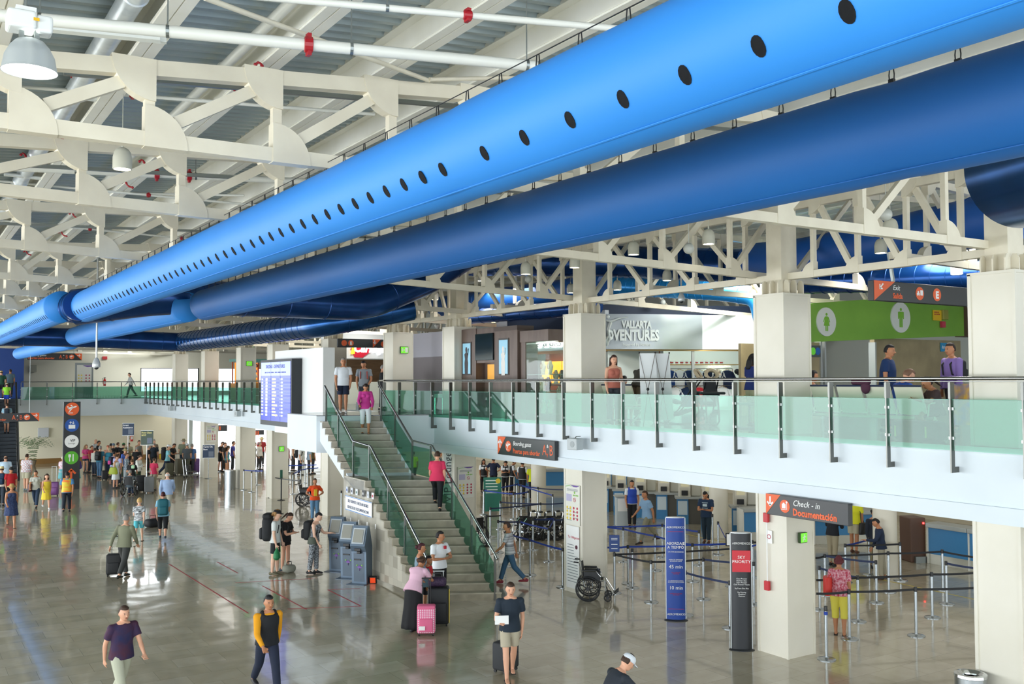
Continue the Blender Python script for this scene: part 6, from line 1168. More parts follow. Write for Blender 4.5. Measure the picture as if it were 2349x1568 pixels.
def duffel(label, p, rz, l, r, mat, name='duffel_bag'):
    t = thing(name, label, 'bag', p, rz); part(t, 'body', lambda m: m.rbox(-l/2, -r, 0, l/2, r, r*1.5, r*.6), mat, 1); part(t, 'strap', lambda m: m.tube([(-l*.25, 0, r*1.4), (-l*.2, 0, r*2.1), (l*.2, 0, r*2.1), (l*.25, 0, r*1.4)], .012, 6), BLACK); return t
DOT = bpy.data.materials.new('pink_polka_fabric'); DOT.use_nodes = True; nt, N, L, b = nodes(DOT); tc = N.new('ShaderNodeTexCoord'); vo = N.new('ShaderNodeTexVoronoi'); vo.inputs['Scale'].default_value = 26; vo.inputs['Randomness'].default_value = 0; rp = N.new('ShaderNodeValToRGB'); rp.color_ramp.interpolation = 'CONSTANT'; rp.color_ramp.elements[0].color = lin('#f6e4ec'); rp.color_ramp.elements[1].color = lin('#e0638f'); rp.color_ramp.elements[1].position = .32
mp = N.new('ShaderNodeMapping'); mp.inputs['Scale'].default_value = (1, 0, 1); L.new(tc.outputs['Object'], mp.inputs[0]); L.new(mp.outputs[0], vo.inputs['Vector']); L.new(vo.outputs['Distance'], rp.inputs[0]); L.new(rp.outputs[0], b.inputs['Base Color']); b.inputs['Roughness'].default_value = .8
PINK = M('#dd6a90', .8); t = suitcase('pink polka-dot trolley bag standing by the woman in the long black skirt', gz(978, 1455), RD(-30), .38, .28, .52, DOT, .62, BLACK, PINK); part(t, 'rolled_top', lambda m: m.rbox(-.19, -.13, .53, .19, .13, .62, .04), PINK, 1); part(t, 'white_tag', lambda m: m.box(-.14, -.2, .14, -.02, -.165, .22), SW)
t = suitcase('large black suitcase with yellow piping behind the pink polka-dot bag', gz(1006, 1433), RD(-30), .46, .32, .78, M('#16191c', .6), .35, ALU); part(t, 'yellow_piping', lambda m: m.tube([(.232, -.14, .08), (.236, -.14, .8)], .008, 6), YEL)
duffel('dark purple carry bag resting on the large black suitcase', gz(1003, 1433)+V((0, 0, .84)), RD(-30), .4, .13, noisy('purple_print', '#2a1838', '#44304a', 30, .7), 'carry_bag')
suitcase('black two-wheel suitcase pulled by the man in the olive shirt', gz(262, 1320), RD(-20), .4, .26, .55, M('#15181a', .7), .5, BLACK); duffel('black bag pulled by the woman with the teal backpack', gz(350, 1208), RD(20), .55, .2, M('#17191c', .7))
suitcase('purple hard suitcase with silver handle beside the blonde woman', gz(123, 1137), RD(-15), .42, .27, .6, M('#7a4a86', .35, .2), .75, ALU)
suitcase('dark trolley bag behind the man in khaki shorts', gz(1160, 1538), RD(20), .45, .3, .5, M('#2a2d30', .7), .5)
for i, (u, v, h, c, n_) in enumerate(((322, 1128, .75, '#17191b', 'black'), (342, 1130, .72, '#8b8f92', 'silver-grey'), (388, 1092, .7, '#5a5a48', 'camouflage'), (411, 1088, .85, '#6d6a58', 'taupe patterned'), (448, 1085, .8, '#6a4a8a', 'purple'), (268, 1110, .5, '#1d2a40', 'navy'), (430, 1090, .55, '#3a3a3c', 'charcoal'), (520, 1078, .6, '#202225', 'black tall'), (240, 1100, .45, '#26262a', 'small black'), (200, 1080, .5, '#2a2a30', 'dark'))):
    suitcase('%s suitcase standing in the boarding queue%s' % (n_, (' beside the wheelchair', ' behind the wheelchair', ' near the cowboy hat man', ' before the grey-shirted man', ' next to the luggage cart', ' by the woman in the green skirt', ' behind the luggage cart', ' beyond the sign column', ' at the left of the queue', ' next to the woman in the pink top')[i]), gz(u, v), RD(-20+13*i), .42, .3, h, M(c, .6), .3 if i % 2 else 0, ALU, None, None, i % 2 == 0)
t = thing('luggage_cart', 'chrome luggage cart in the queue by the sign column', 'luggage cart', gz(438, 1095), RD(-30)); part(t, 'basket', lambda m: ([m.tube([(-.3, y, .35), (.3, y, .35)], .01, 6) for y in (-.25, -.1, .05, .2)], m.tube([(-.3, -.25, .15), (-.3, .25, .15), (.35, .3, .15), (.35, -.3, .15), (-.3, -.25, .15)], .016, 6)), CHROME); part(t, 'handle_frame', lambda m: m.tube([(-.3, -.25, .15), (-.4, -.25, 1.0), (-.4, .25, 1.0), (-.3, .25, .15)], .016, 8), CHROME); part(t, 'caster', lambda m: [m.sph(p_, .05) for p_ in ((-.3, -.25, .05), (-.3, .25, .05), (.35, 0, .05))], BLACK)
t = thing('duffel_bag', 'black holdall with yellow tabs on the mezzanine floor behind the glass', 'bag', V((14.8, gx(2110, 1000, 14.8).y, TOPZ)), FX+.1); part(t, 'body', lambda m: m.rbox(-.45, -.2, 0, .45, .2, .34, .12), M('#1b1e22', .7), 1); part(t, 'yellow_tab', lambda m: [m.box(x, -.205, .06, x+.03, -.19, .25) for x in (-.35, .2)], YEL)
m = MB(); m.rbox(-.2, -.05, 0, .2, .05, .12, .04); m.sph((.1, 0, -.05), .1, .05, .12); o = mesh('draped_jacket', m, M('#4a2238', .8), None, 1); o.location = gx(1975, 882, 15.0); o.rotation_euler = (0, 0, FX); tag(o, 'maroon and teal jacket draped over the back of the cream seats', 'jacket')
# ================================================================ PEOPLE
SKIN = {'l': '#d9a486', 'p': '#e3b79c', 't': '#b9805c', 'b': '#8f5c3e', 'd': '#6b442f'}
POSES = {  # legs ((fwd, knee) left, right), arms (fwd, out, elbow, inward) left, right, lean, head pitch/yaw
 'stand': (((4, 4), (-3, 2)), ((6, 9, 14, 8), (2, 9, 10, 6)), 2, (5, 0)),
 'stand2': (((8, 12), (-4, 0)), ((10, 12, 35, 20), (0, 10, 14, 8)), 3, (8, 20)),
 'walk': (((24, 8), (-20, 22)), ((-22, 9, 14, 4), (26, 9, 24, 8)), 5, (4, 0)),
 'walk2': (((-18, 26), (22, 6)), ((24, 10, 28, 6), (-24, 9, 12, 4)), 5, (6, 0)),
 'pull': (((20, 6), (-18, 18)), ((-34, 14, 6, 0), (18, 9, 26, 8)), 7, (4, 0)),
 'cross': (((6, 10), (-2, 2)), ((22, 16, 78, 62), (20, 18, 72, 66)), 0, (2, 40)),
 'phone': (((3, 3), (-3, 3)), ((18, 8, 82, 38), (18, 8, 84, 38)), 4, (30, 0)),
 'tap': (((4, 3), (-6, 2)), ((30, 8, 62, 10), (8, 9, 20, 8)), 6, (22, 0)),
 'hips': (((3, 3), (-3, 3)), ((-12, 38, 62, 52), (-12, 38, 62, 52)), 0, (2, 0)),
 'paper': (((-12, 14), (14, 6)), ((-14, 9, 14, 4), (12, 14, 80, 10)), 5, (10, 0)),
 'leanf': (((8, 8), (-10, 4)), ((42, 10, 26, 10), (40, 12, 34, 14)), 34, (22, 0)),
 'push': (((14, 6), (-12, 10)), ((32, 8, 34, 6), (32, 8, 34, 6)), 12, (8, 0)),
 'sit': (((86, 84), (84, 86)), ((24, 10, 50, 24), (24, 10, 50, 24)), 4, (8, 0)),
 'sitf': (((86, 84), (80, 82)), ((44, 12, 62, 24), (40, 12, 70, 30)), 14, (28, 0)),
 'stairup': (((52, 56), (-6, 4)), ((14, 10, 28, 6), (-14, 10, 24, 4)), 8, (6, 0)),
 'stairdn': (((22, 30), (-4, 24)), ((8, 14, 34, 10), (30, 14, 30, 4)), 2, (20, 0)),
}
o_tors = {}
def person(label, u, vt, H, face, pose, g, top, bot, hair, sk='l', shoes='#26262a', hat=None, z=0.0, w=1.0, feet=None, pos=None, extra=None, short=False, ht=None):
    """u, vt: pixel of the crown of the head (or feet=(u,v) pixel of the feet); face: 0 towards the camera, 90 towards the right of the picture, 180 away"""
    legs, arms, lean, (hp, hyaw) = POSES[pose]
    if ht is not None: hp, hyaw = ht
    P = pos if pos is not None else (gz(feet[0], feet[1], z) if feet else gz(u, vt, z+H)); P = V((P.x, P.y, z))
    D = max(3, (P-CAM).dot(FW)); pxh = H*FP/D; vox = .0095 if pxh > 175 else .013 if pxh > 120 else .019 if pxh > 75 else .024; hero = pxh > 120
    tc_ = V((CAM.x-P.x, CAM.y-P.y)).normalized(); rz = math.atan2(tc_.y, tc_.x)+pi/2+RD(face)   # local -y -> facing
    s_ = H/1.72; fem = g == 'f'; kid = g == 'k'
    dirx = lambda a, b_=0, c=0: V((sin(RD(b_))*c, -sin(RD(a))*cos(RD(b_)), -cos(RD(a))*cos(RD(b_))))
    LU, LL, AU, AF = .42*s_, .42*s_, .295*s_, .25*s_
    hipw = (.095 if fem else .088)*s_; shw = (.165 if fem else .19)*s_*(.9+.1*w)
    if kid: shw *= .86
    # legs first, then set pelvis so that the lower foot touches the ground
    J = {}
    drop = []
    for i, sx in ((0, 1), (1, -1)):
        a, k = legs[i]; kn = dirx(a)*LU; an = kn+dirx(a-k)*LL; drop.append(-an.z); J[i] = [V((sx*hipw, 0, 0)), V((sx*(hipw*.95), 0, 0))+kn, V((sx*hipw*.9, 0, 0))+an]
    pz_ = max(drop)+.085*s_
    if pose.startswith('sit'): pz_ = .47
    pel = V((0, 0, pz_))
    for i in J: J[i] = [q+pel for q in J[i]]
    Ln = RD(lean); up_ = V((0, -sin(Ln), cos(Ln)))
    def sp(t_, dy=0): return pel+up_*(t_*s_)+V((0, dy, 0))
    B = MB(); fw_ = (1.06 if fem else 1.0)
    tors = [(-.06, .150*w*fw_, .105*w), (.04, .165*w*fw_, .115*w), (.16, (.128 if fem else .148)*w, .098*w*(1.15 if w > 1.15 else 1)), (.28, (.142 if fem else .160)*w, .112*w), (.40, (.160 if fem else .185)*(.6+.4*w), .10*(.6+.4*w)), (.475, .13*(.7+.3*w), .078), (.515, .062, .062)]
    B.tube([sp(t_) for t_, a, b_ in tors], [(a*s_, b_*s_) for t_, a, b_ in tors], 20)
    if fem and not kid:
        for sx in (-1, 1): B.sph(tuple(sp(.33)+V((sx*.065*s_, -.085*s_, 0))), .06*s_*w, .055*s_, .06*s_, 10, 8)
    nk = sp(.50); hc = nk+up_*.15*s_+V((0, -.012*s_, 0))
    hk = 1.12 if kid else 1.0
    Rh = Matrix.Translation(nk) @ Matrix.Rotation(RD(hyaw), 4, 'Z') @ Matrix.Rotation(RD(hp)+Ln*.5, 4, 'X') @ Matrix.Scale(s_*hk, 4) 
    B.tube([nk-up_*.05*s_, nk+(Rh @ V((0, 0, .06))-nk)], [.056*s_, .05*s_], 12)
    HC = V((0, -.018, .145))
    B.sph(tuple(HC), .076, .096, .105, 18, 14, Rh); B.sph((0, -.05, .085), .052, .055, .05, 12, 10, Rh)
    B.loft([[(x*.9, -.112+.0, z_) for x, z_ in ((-.008, .15), (.008, .15), (.008, .147), (-.008, .147))], [(x, y_, z_) for x, y_, z_ in ((-.009, -.137, .122), (.009, -.137, .122), (.013, -.12, .113), (-.013, -.12, .113))]], True, Rh)
    B.sph((0, -.127, .12), .014, .016, .012, 8, 6, Rh)
    for sx in (-1, 1): B.sph((sx*.078, -.005, .135), .011, .02, .03, 8, 6, Rh)
    AJ = {}
    for i, sx in ((0, 1), (1, -1)):
        hp_, kn, an = J[i]
        B.tube([hp_+V((0, 0, .05*s_)), hp_.lerp(kn, .3), kn.lerp(hp_, .08), kn.lerp(an, .1), kn.lerp(an, .32), an.lerp(kn, .12), an-V((0, 0, .03*s_))], [.078*s_*w, .079*s_*w, .057*s_*(.7+.3*w), .055*s_, .056*s_*(.7+.3*w), .037*s_, .034*s_], 14)
        B.tube([an+V((0, .05*s_, -.05*s_)), an+V((0, .0, -.045*s_)), an+V((0, -.10*s_, -.062*s_)), an+V((0, -.165*s_, -.068*s_))], [(.026*s_, .026*s_), (.033*s_, .036*s_), (.04*s_, .02*s_), (.03*s_, .012*s_)], 12)
        a, o_, e, c = arms[i]; S_ = sp(.418)+V((sx*shw*.97, 0, 0)); d1 = dirx(a, o_, sx); E_ = S_+d1*AU; d2 = V((-sx*sin(RD(c)), -sin(RD(a+e))*cos(RD(c)), -cos(RD(a+e))*cos(RD(c)))); W_ = E_+d2*AF
        B.tube([sp(.42)+V((sx*.07*s_, 0, 0)), S_, S_.lerp(E_, .3), E_.lerp(S_, .1), E_.lerp(W_, .08), E_.lerp(W_, .3), W_], [.06*s_*(.7+.3*w), .056*s_*(.6+.4*w), .047*s_*(.6+.4*w), .037*s_*(.7+.3*w), .037*s_, .038*s_, .025*s_], 12)
        n_ = d2.cross(V((0, 0, 1)) if abs(d2.z) < .8 else V((0, 1, 0)))
        side = (V((0, -1, 0)) if abs(d2.y) < .6 else V((-sx, 0, 0))); side = (side-d2*side.dot(d2)).normalized(); pn = d2.cross(side).normalized()*(1 if (d2.cross(side)).x*(-sx) > 0 else -1)
        K = s_*(.92 if fem else 1.0)
        R_ = []
        for t_, ra, rb in ((0, .026, .022), (.03, .036, .019), (.07, .042, .016), (.09, .040, .013)):
            c_ = W_+d2*t_*K; R_.append([c_+side*(ra*K*cos(2*pi*j/10))+pn*(rb*K*sin(2*pi*j/10)) for j in range(10)])
        B.loft(R_)
        for k, ln in enumerate((.066, .076, .071, .056)):
            b0_ = W_+d2*.082*K+side*((.034-.0225*k)*K); m1 = b0_+(d2*.9+pn*.28)*ln*.5*K+side*(.003*(1.5-k)); m2 = m1+(d2*.72+pn*.6)*ln*.5*K
            B.tube([b0_-d2*.012, b0_, m1, m2], [.0095*K, .0092*K, .0085*K, .0072*K], 7)
        t0 = W_+d2*.025*K+side*.028*K; t1 = t0+(d2*.62+side*.62+pn*.2)*.038*K; t2 = t1+(d2*.85+side*.2+pn*.3)*.03*K; B.tube([t0-side*.012, t0, t1, t2], [.014*K, .0125*K, .0105*K, .0085*K], 7)
        AJ[i] = (S_, E_, W_, d2)
    sm_ = M(SKIN[sk], .55, name='skin_'+sk)
    def rem(o, v, it=0):
        md = o.modifiers.new('remesh', 'REMESH'); md.mode = 'VOXEL'; md.voxel_size = v; md.use_smooth_shade = True
        if it: q = o.modifiers.new('smooth', 'SMOOTH'); q.iterations = it; q.factor = .5
    o = mesh('person', B, sm_, None, 2); o.location = P; o.rotation_euler = (0, 0, rz); rem(o, vox*(1 if hero else 1), 0 if hero else 1); tag(o, label, 'person')
    # ---- upper garment
    tt, tcn = top; tm_ = tcn if not isinstance(tcn, str) else M(tcn, .85, name='cloth_'+tcn.strip('#')); gi = .014*s_
    if tt != 'none':
        T = MB(); hem = {'tank': -.02, 'dress': -.02}.get(tt, -.06 if not extra or 'tuck' not in extra else .05)
        tk = -.03 if extra and 'tuck' in extra else 0; ts = [(hem-.02, .168*w*fw_+.012+tk, .132*w+.006+tk), (max(hem+.02, -.03), .168*w*fw_+.006+tk, .122*w+.004+tk)]+[q for q in tors if q[0] > hem+.03 and q[0] < .46]+([(.475, .125*(.7+.3*w), .076)] if tt not in ('tank', 'dress') else [(.44, .11, .09)])
        T.tube([sp(t_) for t_, a, b_ in ts], [(a*s_+gi, b_*s_+gi) for t_, a, b_ in ts], 20)
        if tt not in ('tank', 'dress'): T.tube([sp(.47), sp(.505)], [(.085*s_+gi*.4, .075*s_+gi*.4), (.058*s_+gi*.3, .06*s_+gi*.3)], 14)
        else:
            for sx in (-1, 1): T.tube([sp(.40)+V((sx*.08*s_, -.06*s_, 0)), sp(.475)+V((sx*.085*s_, -.0, 0)), sp(.40)+V((sx*.08*s_, .07*s_, 0))], .026*s_, 8)
        if fem and not kid:
            for sx in (-1, 1): T.sph(tuple(sp(.33)+V((sx*.065*s_, -.085*s_, 0))), .06*s_*w+gi, .055*s_+gi, .06*s_+gi, 10, 8)
        if tt not in ('tank', 'dress', 'vest'):
            for i in (0, 1):
                S_, E_, W_, d2 = AJ[i]; T.sph(tuple(S_), .068*s_*(.6+.4*w), n=14, m=10); f = {'tee': .62, 'long': 1.0}[tt if tt in ('tee', 'long') else 'tee']
                if tt == 'long': T.tube([sp(.42)+V(((1-2*i)*.08*s_, 0, 0)), S_, E_.lerp(S_, .05), E_.lerp(W_, .1), W_.lerp(E_, .06)], [.07*s_*w, .068*s_*(.7+.3*w), .053*s_, .05*s_, .036*s_], 12)
                else: T.tube([sp(.42)+V(((1-2*i)*.08*s_, 0, 0)), S_, S_.lerp(E_, .3), S_.lerp(E_, f)], [.07*s_*w, .069*s_*(.6+.4*w), .066*s_*(.6+.4*w), .066*s_*(.6+.4*w)], 12)
        c = mesh('shirt' if tt in ('tee', 'long') else 'top', T, tm_, o, 2); rem(c, max(vox, .012), 1)
    # ---- lower garment
    bt, bc = bot
    if bt != 'none':
        bm_ = bc if not isinstance(bc, str) else M(bc, .85, name='cloth_'+bc.strip('#')); Q = MB()
        Q.tube([sp(-.07), sp(.03), sp(.09)], [(.152*w*fw_*s_+gi*.7, .108*w*s_+gi*.4), (.163*w*fw_*s_+gi*.5, .113*w*s_+gi*.4), (.145*w*fw_*s_+gi*.5, .102*w*s_+gi*.4)], 20)
        if bt in ('pants', 'shorts', 'capri', 'shortshorts'):
            f = {'pants': 1.9, 'shorts': .85, 'capri': 1.35, 'shortshorts': .45}[bt]
            for i in (0, 1):
                hp_, kn, an = J[i]; pts = [hp_+V((0, 0, .04*s_)), hp_.lerp(kn, .3)]; rs = [.080*s_*w+gi*.4, .086*s_*w+gi*.4]
                if f > 1: pts += [kn]; rs += [.066*s_*(.7+.3*w)+gi*.6]; pts += [kn.lerp(an, f-1)]; rs += [(.052 if f > 1.5 else .066)*s_+gi*.6]
                else: pts += [hp_.lerp(kn, f)]; rs += [(.082 if f < .5 else .076)*s_*w+gi]
                Q.tube(pts, rs, 14)
            nm = {'pants': 'trousers', 'capri': 'trousers'}.get(bt, 'shorts')
        if bt in ('skirt', 'longskirt', 'dress'):
            zl = {'skirt': .52*s_, 'longskirt': .09, 'dress': .46*s_}[bt]; R_ = []; n_ = 36; c0 = sp(.09)
            def ly(i, z_):
                h, k_, a_ = J[i]
                if z_ >= h.z: return h.y+(c0.y-h.y)*min(1, (z_-h.z)/max(.01, c0.z-h.z))
                return h.y+(k_.y-h.y)*(h.z-z_)/(h.z-k_.z+1e-6) if z_ >= k_.z else k_.y+(a_.y-k_.y)*(k_.z-z_)/(k_.z-a_.z+1e-6)
            for k in range(10):
                t_ = k/9; z_ = c0.z+(zl-c0.z)*t_; r0 = (.15+(.055 if bt != 'longskirt' else .045)*t_)*w*s_+gi; y0_, y1_ = ly(0, z_), ly(1, z_); cy_ = (y0_+y1_)/2; ry = max(r0*.82, abs(y0_-y1_)/2+.105*s_*w)
                R_.append([((r0*fw_*(1+.05*t_*sin(9*2*pi*j/n_)))*cos(2*pi*j/n_), cy_+(ry*(1+.05*t_*sin(9*2*pi*j/n_)))*sin(2*pi*j/n_), z_) for j in range(n_)])
            Q = MB(); Q.loft(R_); nm = 'skirt'
            c = mesh(nm, Q, bm_, o, 2)
        else: c = mesh(nm, Q, bm_, o, 2); rem(c, max(vox, .012), 1)
    # ---- shoes
    for i in (0, 1):
        an = J[i][2]; F = MB()
        if shoes == 'sandal': F.rbox(-.045*s_, -.19*s_, -.088*s_, .045*s_, .085*s_, -.072*s_, .02); F.tube([(-.035*s_, -.03*s_, -.07*s_), (0, -.06*s_, -.03*s_), (.035*s_, -.03*s_, -.07*s_)], .008*s_, 6)
        else:
            F.tube([(0, .085*s_, -.045*s_), (0, .045*s_, -.03*s_), (0, -.02*s_, -.034*s_), (0, -.10*s_, -.052*s_), (0, -.17*s_, -.06*s_), (0, -.2*s_, -.066*s_)], [(.026*s_, .03*s_), (.04*s_, .05*s_), (.044*s_, .048*s_), (.05*s_, .032*s_), (.042*s_, .024*s_), (.02*s_, .014*s_)], 12)
        F.v = [(x*.92, y_*.92, z_*.96) for x, y_, z_ in F.v]; c = mesh('shoe' if shoes != 'sandal' else 'sandal', F, M('#2c2420' if shoes == 'sandal' else shoes, .6), o, 2); c.location = an
    # ---- hair
    ht_, hcl = hair
    if ht_ != 'bald':
        Hm = MB(); hm_ = M(hcl, .7, name='hair_'+hcl.strip('#')); R_ = []; n_ = 20; m_ = 12
        for i in range(m_+1):
            th = pi*(i+.02)/(m_+.04); ring = []
            for j in range(n_):
                ph = 2*pi*j/n_; x, y_, z_ = sin(th)*cos(ph), sin(th)*sin(ph), -cos(th)
                facey = (y_ < .25 and z_ < .55-(.25 if y_ > -.3 else 0)) or z_ < (-.55 if ht_ != 'short' else -.25)
                if ht_ == 'bun' or ht_ == 'short': facey = (y_ < .1 and z_ < .5) or z_ < -.35
                if ht_ == 'ring': facey = z_ > .45 or y_ < 0 or z_ < -.3
                r = .86 if facey else 1.15+(.05*sin(9*ph+5*th) if ht_ in ('curly', 'long') else .02*sin(5*ph+4*th))+.05*max(0, z_)
                ring.append((x*.076*r, -.014+y_*.096*r, .147+z_*.105*r))
            R_.append(ring)
        Hm.loft(R_, True, Rh)
        if ht_ == 'long' or ht_ == 'curly':
            L_ = .30 if ht_ == 'long' else .10
            Hm.loft([[(a*cos(2*pi*j/14), .055+.02*k+b_*sin(2*pi*j/14), .19-L_*k/3) for j in range(14)] for k, (a, b_) in enumerate(((.06, .04), (.088, .05), (.09, .045), (.06, .03)))], True, Rh)
            for sx in (-1, 1): Hm.tube([(sx*.07, .01, .2), (sx*.088, 0.01, .12), (sx*.085, .01, .0 if ht_ == 'long' else .06)], [.02, .026, .02], 8) if False else Hm.loft([[(sx*(.078+.008*sin(k))+.02*cos(2*pi*j/8), .02+.035*sin(2*pi*j/8), .2-k*(L_*.28)) for j in range(8)] for k in range(4)], True, Rh)
        if ht_ == 'bun': Hm.sph((0, .105, .17), .045, .04, .045, 12, 8, Rh)
        if ht_ == 'pony': Hm.loft([[(.03*q*cos(2*pi*j/10), .1+.02*k+.02*q*sin(2*pi*j/10), .2-.07*k) for j in range(10)] for k, q in enumerate((.8, 1.2, 1.1, .8, .3))], True, Rh)
        mesh('hair', Hm, hm_, o, 2)
    if hat:
        hk_, hcol = hat; A = MB(); hmn = M(hcl if not hcol else hcol, .8, name='hat_'+hcol.strip('#'))
        if hk_ == 'cap':
            A.loft([[(.083*r*cos(2*pi*j/18), -.012+.104*r*sin(2*pi*j/18), z_) for j in range(18)] for r, z_ in ((1, .165), (1.02, .19), (.93, .225), (.7, .25), (.3, .262), (.02, .264))], True, Rh); A.loft([[(x, y_, z_+dz) for x, y_, z_ in ((-.065, -.1, .168), (0, -.115, .172), (.065, -.1, .168), (.055, -.165, .158), (0, -.19, .155), (-.055, -.165, .158))] for dz in (0, .007)], True, Rh)
        else:
            br_ = .17 if hk_ == 'straw' else .155
            A.loft([[((.08 if k > 1 else br_)*q*cos(2*pi*j/24), -.012+(.1 if k > 1 else br_*1.05)*q*sin(2*pi*j/24), z_+(.03*abs(cos(2*pi*j/24))**2 if hk_ == 'cowboy' and k < 2 else 0)) for j in range(24)] for k, (q, z_) in enumerate(((1, .172), (.99, .18), (1.06, .188), (1.0, .24), (.85, .275), (.4, .28 if hk_ != 'cowboy' else .262), (.02, .28 if hk_ != 'cowboy' else .258)))], True, Rh)
        mesh('hat', A, hmn, o, 2)
    # ---- face
    if hero and abs(face) < 125:
        for nm, fn, mt_ in (('eyes', lambda m: [m.sph((sx*.031, -.101, .152), .011, .008, .0065, 10, 6, Rh) for sx in (-1, 1)], M('#1f1915', .3)), ('eyebrows', lambda m: [m.loft([[(sx*x, -.108+abs(x-.03)*.3, z_), (sx*x, -.104+abs(x-.03)*.3, z_+.006)] for x, z_ in ((.016, .168), (.032, .172), (.048, .167))], False, Rh, False) for sx in (-1, 1)], M('#2a201a', .7)), ('lips', lambda m: m.sph((0, -.103, .088), .024, .01, .007, 10, 6, Rh), M('#9a5548', .5))):
            m = MB(); fn(m); mesh(nm, m, mt_, o, 2)
    o['k'] = 1; del o['k']
    W2 = Matrix.Translation(P) @ Matrix.Rotation(rz, 4, 'Z')
    o_tors[o.name] = (tors, w, s_, gi)
    return o, W2, sp, AJ, s_, Rh
def vest(pr, mat, nm='vest', lo=-.05):
    o, W2, sp, AJ, s_, Rh = pr; tors, w, _, gi = o_tors[o.name]; T = MB(); rows = [(lo, .16*w+.02, .125*w+.012)]+[q for q in tors if lo+.04 < q[0] < .45]+[(.455, .145, .088)]
    T.tube([sp(t_) for t_, a, b_ in rows], [(a*s_*(1.0 if t_ < .35 else .93)+gi+.014, b_*s_+gi+.013) for t_, a, b_ in rows], 22)
    for sx in (-1, 1): T.tube([sp(.40)+V((sx*.09*s_, -.085*s_, 0)), sp(.48)+V((sx*.10*s_, -.0, 0)), sp(.40)+V((sx*.09*s_, .085*s_, 0))], (.045*s_), 10)
    c = mesh(nm, T, mat, o, 2); md = c.modifiers.new('remesh', 'REMESH'); md.mode = 'VOXEL'; md.voxel_size = .013; md.use_smooth_shade = True
    q = c.modifiers.new('smooth', 'SMOOTH'); q.iterations = 1; return c
def backpack(label, pr, c, big=1.0, c2=None, front=False, mat=None):
    o, W2, sp, AJ, s_, Rh = pr; q = W2 @ (sp(.26)+V((0, .115*s_+.06*big, 0))); t = thing('backpack', label, 'backpack', q, W2.to_euler().z)
    m_ = mat or M(c, .75); part(t, 'body', lambda m: m.rbox(-.15*big, -.09*big, -.24*big, .15*big, .11*big, .24*big, .075*big), m_, 1); part(t, 'pocket', lambda m: m.rbox(-.11*big, .08*big, -.2*big, .11*big, .17*big, .03*big, .04*big), M(c2 or c, .7), 1)
    part(t, 'shoulder_strap', lambda m: [m.tube([(sx*.1, -.1*big, .16), (sx*.1, -.16*s_-.03, .2*s_), (sx*.11, -.25*s_-.05, .1*s_), (sx*.12, -.22*s_-.05, -.08*s_), (sx*.12, -.1*big, -.16*s_)], (.018), 6) for sx in (-1, 1)], M(c2 or c, .7))
    if big > 1.2: part(t, 'top_roll', lambda m: m.rbox(-.14*big, -.08*big, .2*big, .14*big, .1*big, .32*big, .05*big), m_, 1)
    return t
def handbag(label, pr, c, side=0, sz=1.0, strap='shoulder', nm='handbag', dz=0.0):
    o, W2, sp, AJ, s_, Rh = pr; S_, E_, W_, d2 = AJ[side]; sx = 1-2*side; q = W2 @ (V((S_.x+sx*.07, S_.y+.02, sp(.02+dz).z))); t = thing(nm, label, 'bag', q, W2.to_euler().z)
    part(t, 'body', lambda m: m.loft([[(x*.07*sz, y_*.17*sz*k, z_) for x, y_ in [(cos(2*pi*j/14), sin(2*pi*j/14)) for j in range(14)]] for k, z_ in ((1.0, -.14*sz), (1.08, -.1*sz), (.95, .02), (.72, .12*sz))]), M(c, .5), 1)
    top_ = sp(.45).z-sp(.02+dz).z; part(t, 'strap', lambda m: m.tube([(0, -.1*sz, .1*sz), (-sx*.05, -.03, top_*.7), (-sx*.1, 0, top_+.03), (-sx*.05, .05, top_*.7), (0, .1*sz, .1*sz)], .011, 6), M(c, .5)); return t
def held(label, pr, side, nm, cat, fn, mats, dz=0.0):
    o, W2, sp, AJ, s_, Rh = pr; S_, E_, W_, d2 = AJ[side]; q = W2 @ (W_+d2*.09); m = MB(); fn(m); ob_ = mesh(nm, m, mats); ob_.location = q+V((0, 0, dz)); ob_.rotation_euler = (0, 0, W2.to_euler().z); tag(ob_, label, cat); return ob_
def decal(pr, nm, fn, mt_, t_=.3, dy=-.0):
    """print on the front of a shirt"""
    o, W2, sp, AJ, s_, Rh = pr; m = MB(); c = sp(t_); fn(m, c.x, c.y-.128*s_-.02+dy, c.z); mesh(nm, m, mt_, o)
def plaid(c1, c2, sc1=14):
    nm = 'plaid'+c1
    mt = noisy(nm, c1, c1, 1); nt, N, L, b = nodes(mt)
    tc = N.new('ShaderNodeTexCoord'); ck = N.new('ShaderNodeTexChecker'); ck.inputs['Scale'].default_value = sc1; ck.inputs['Color1'].default_value = lin(c1); ck.inputs['Color2'].default_value = lin(c2)
    L.new(tc.outputs['Object'], ck.inputs['Vector']); L.new(ck.outputs[0], b.inputs['Base Color']); return mt
FLOR = noisy('floral_black_print', '#1a1d22', '#aeb6bc', 34, .85); BLOS = noisy('red_flower_blouse', '#b02a48', '#d8a8b4', 30, .85); ZEB = noisy('zebra_print', '#e6ecee', '#2a2d30', 18, .85, stretch=(.6, .6, 3)); NAVP = noisy('navy_fleck_dress', '#1d2b4e', '#38466c', 30, .85); PLD = plaid('#c9a0a0', '#d8dde4'); TIE = noisy('tie_dye', '#5a4ab0', '#58c0a8', 4, .85, stretch=(1, 1, 4)); BWP = noisy('blue_white_print', '#cfdbe6', '#55708c', 20, .85); HIV = noisy('hi_vis_panels', '#d8e83a', '#f07a30', 3, .6, stretch=(1, 1, 2.2)); STR = noisy('striped_tee', '#eef0f2', '#30384c', 2.2, .85, stretch=(.05, .05, 6))
BR, BLKH, GRY, BLD, RED_, WHT = '#3a2618', '#141214', '#8d8a86', '#c8a56a', '#4a1a1c', '#c9c8c4'
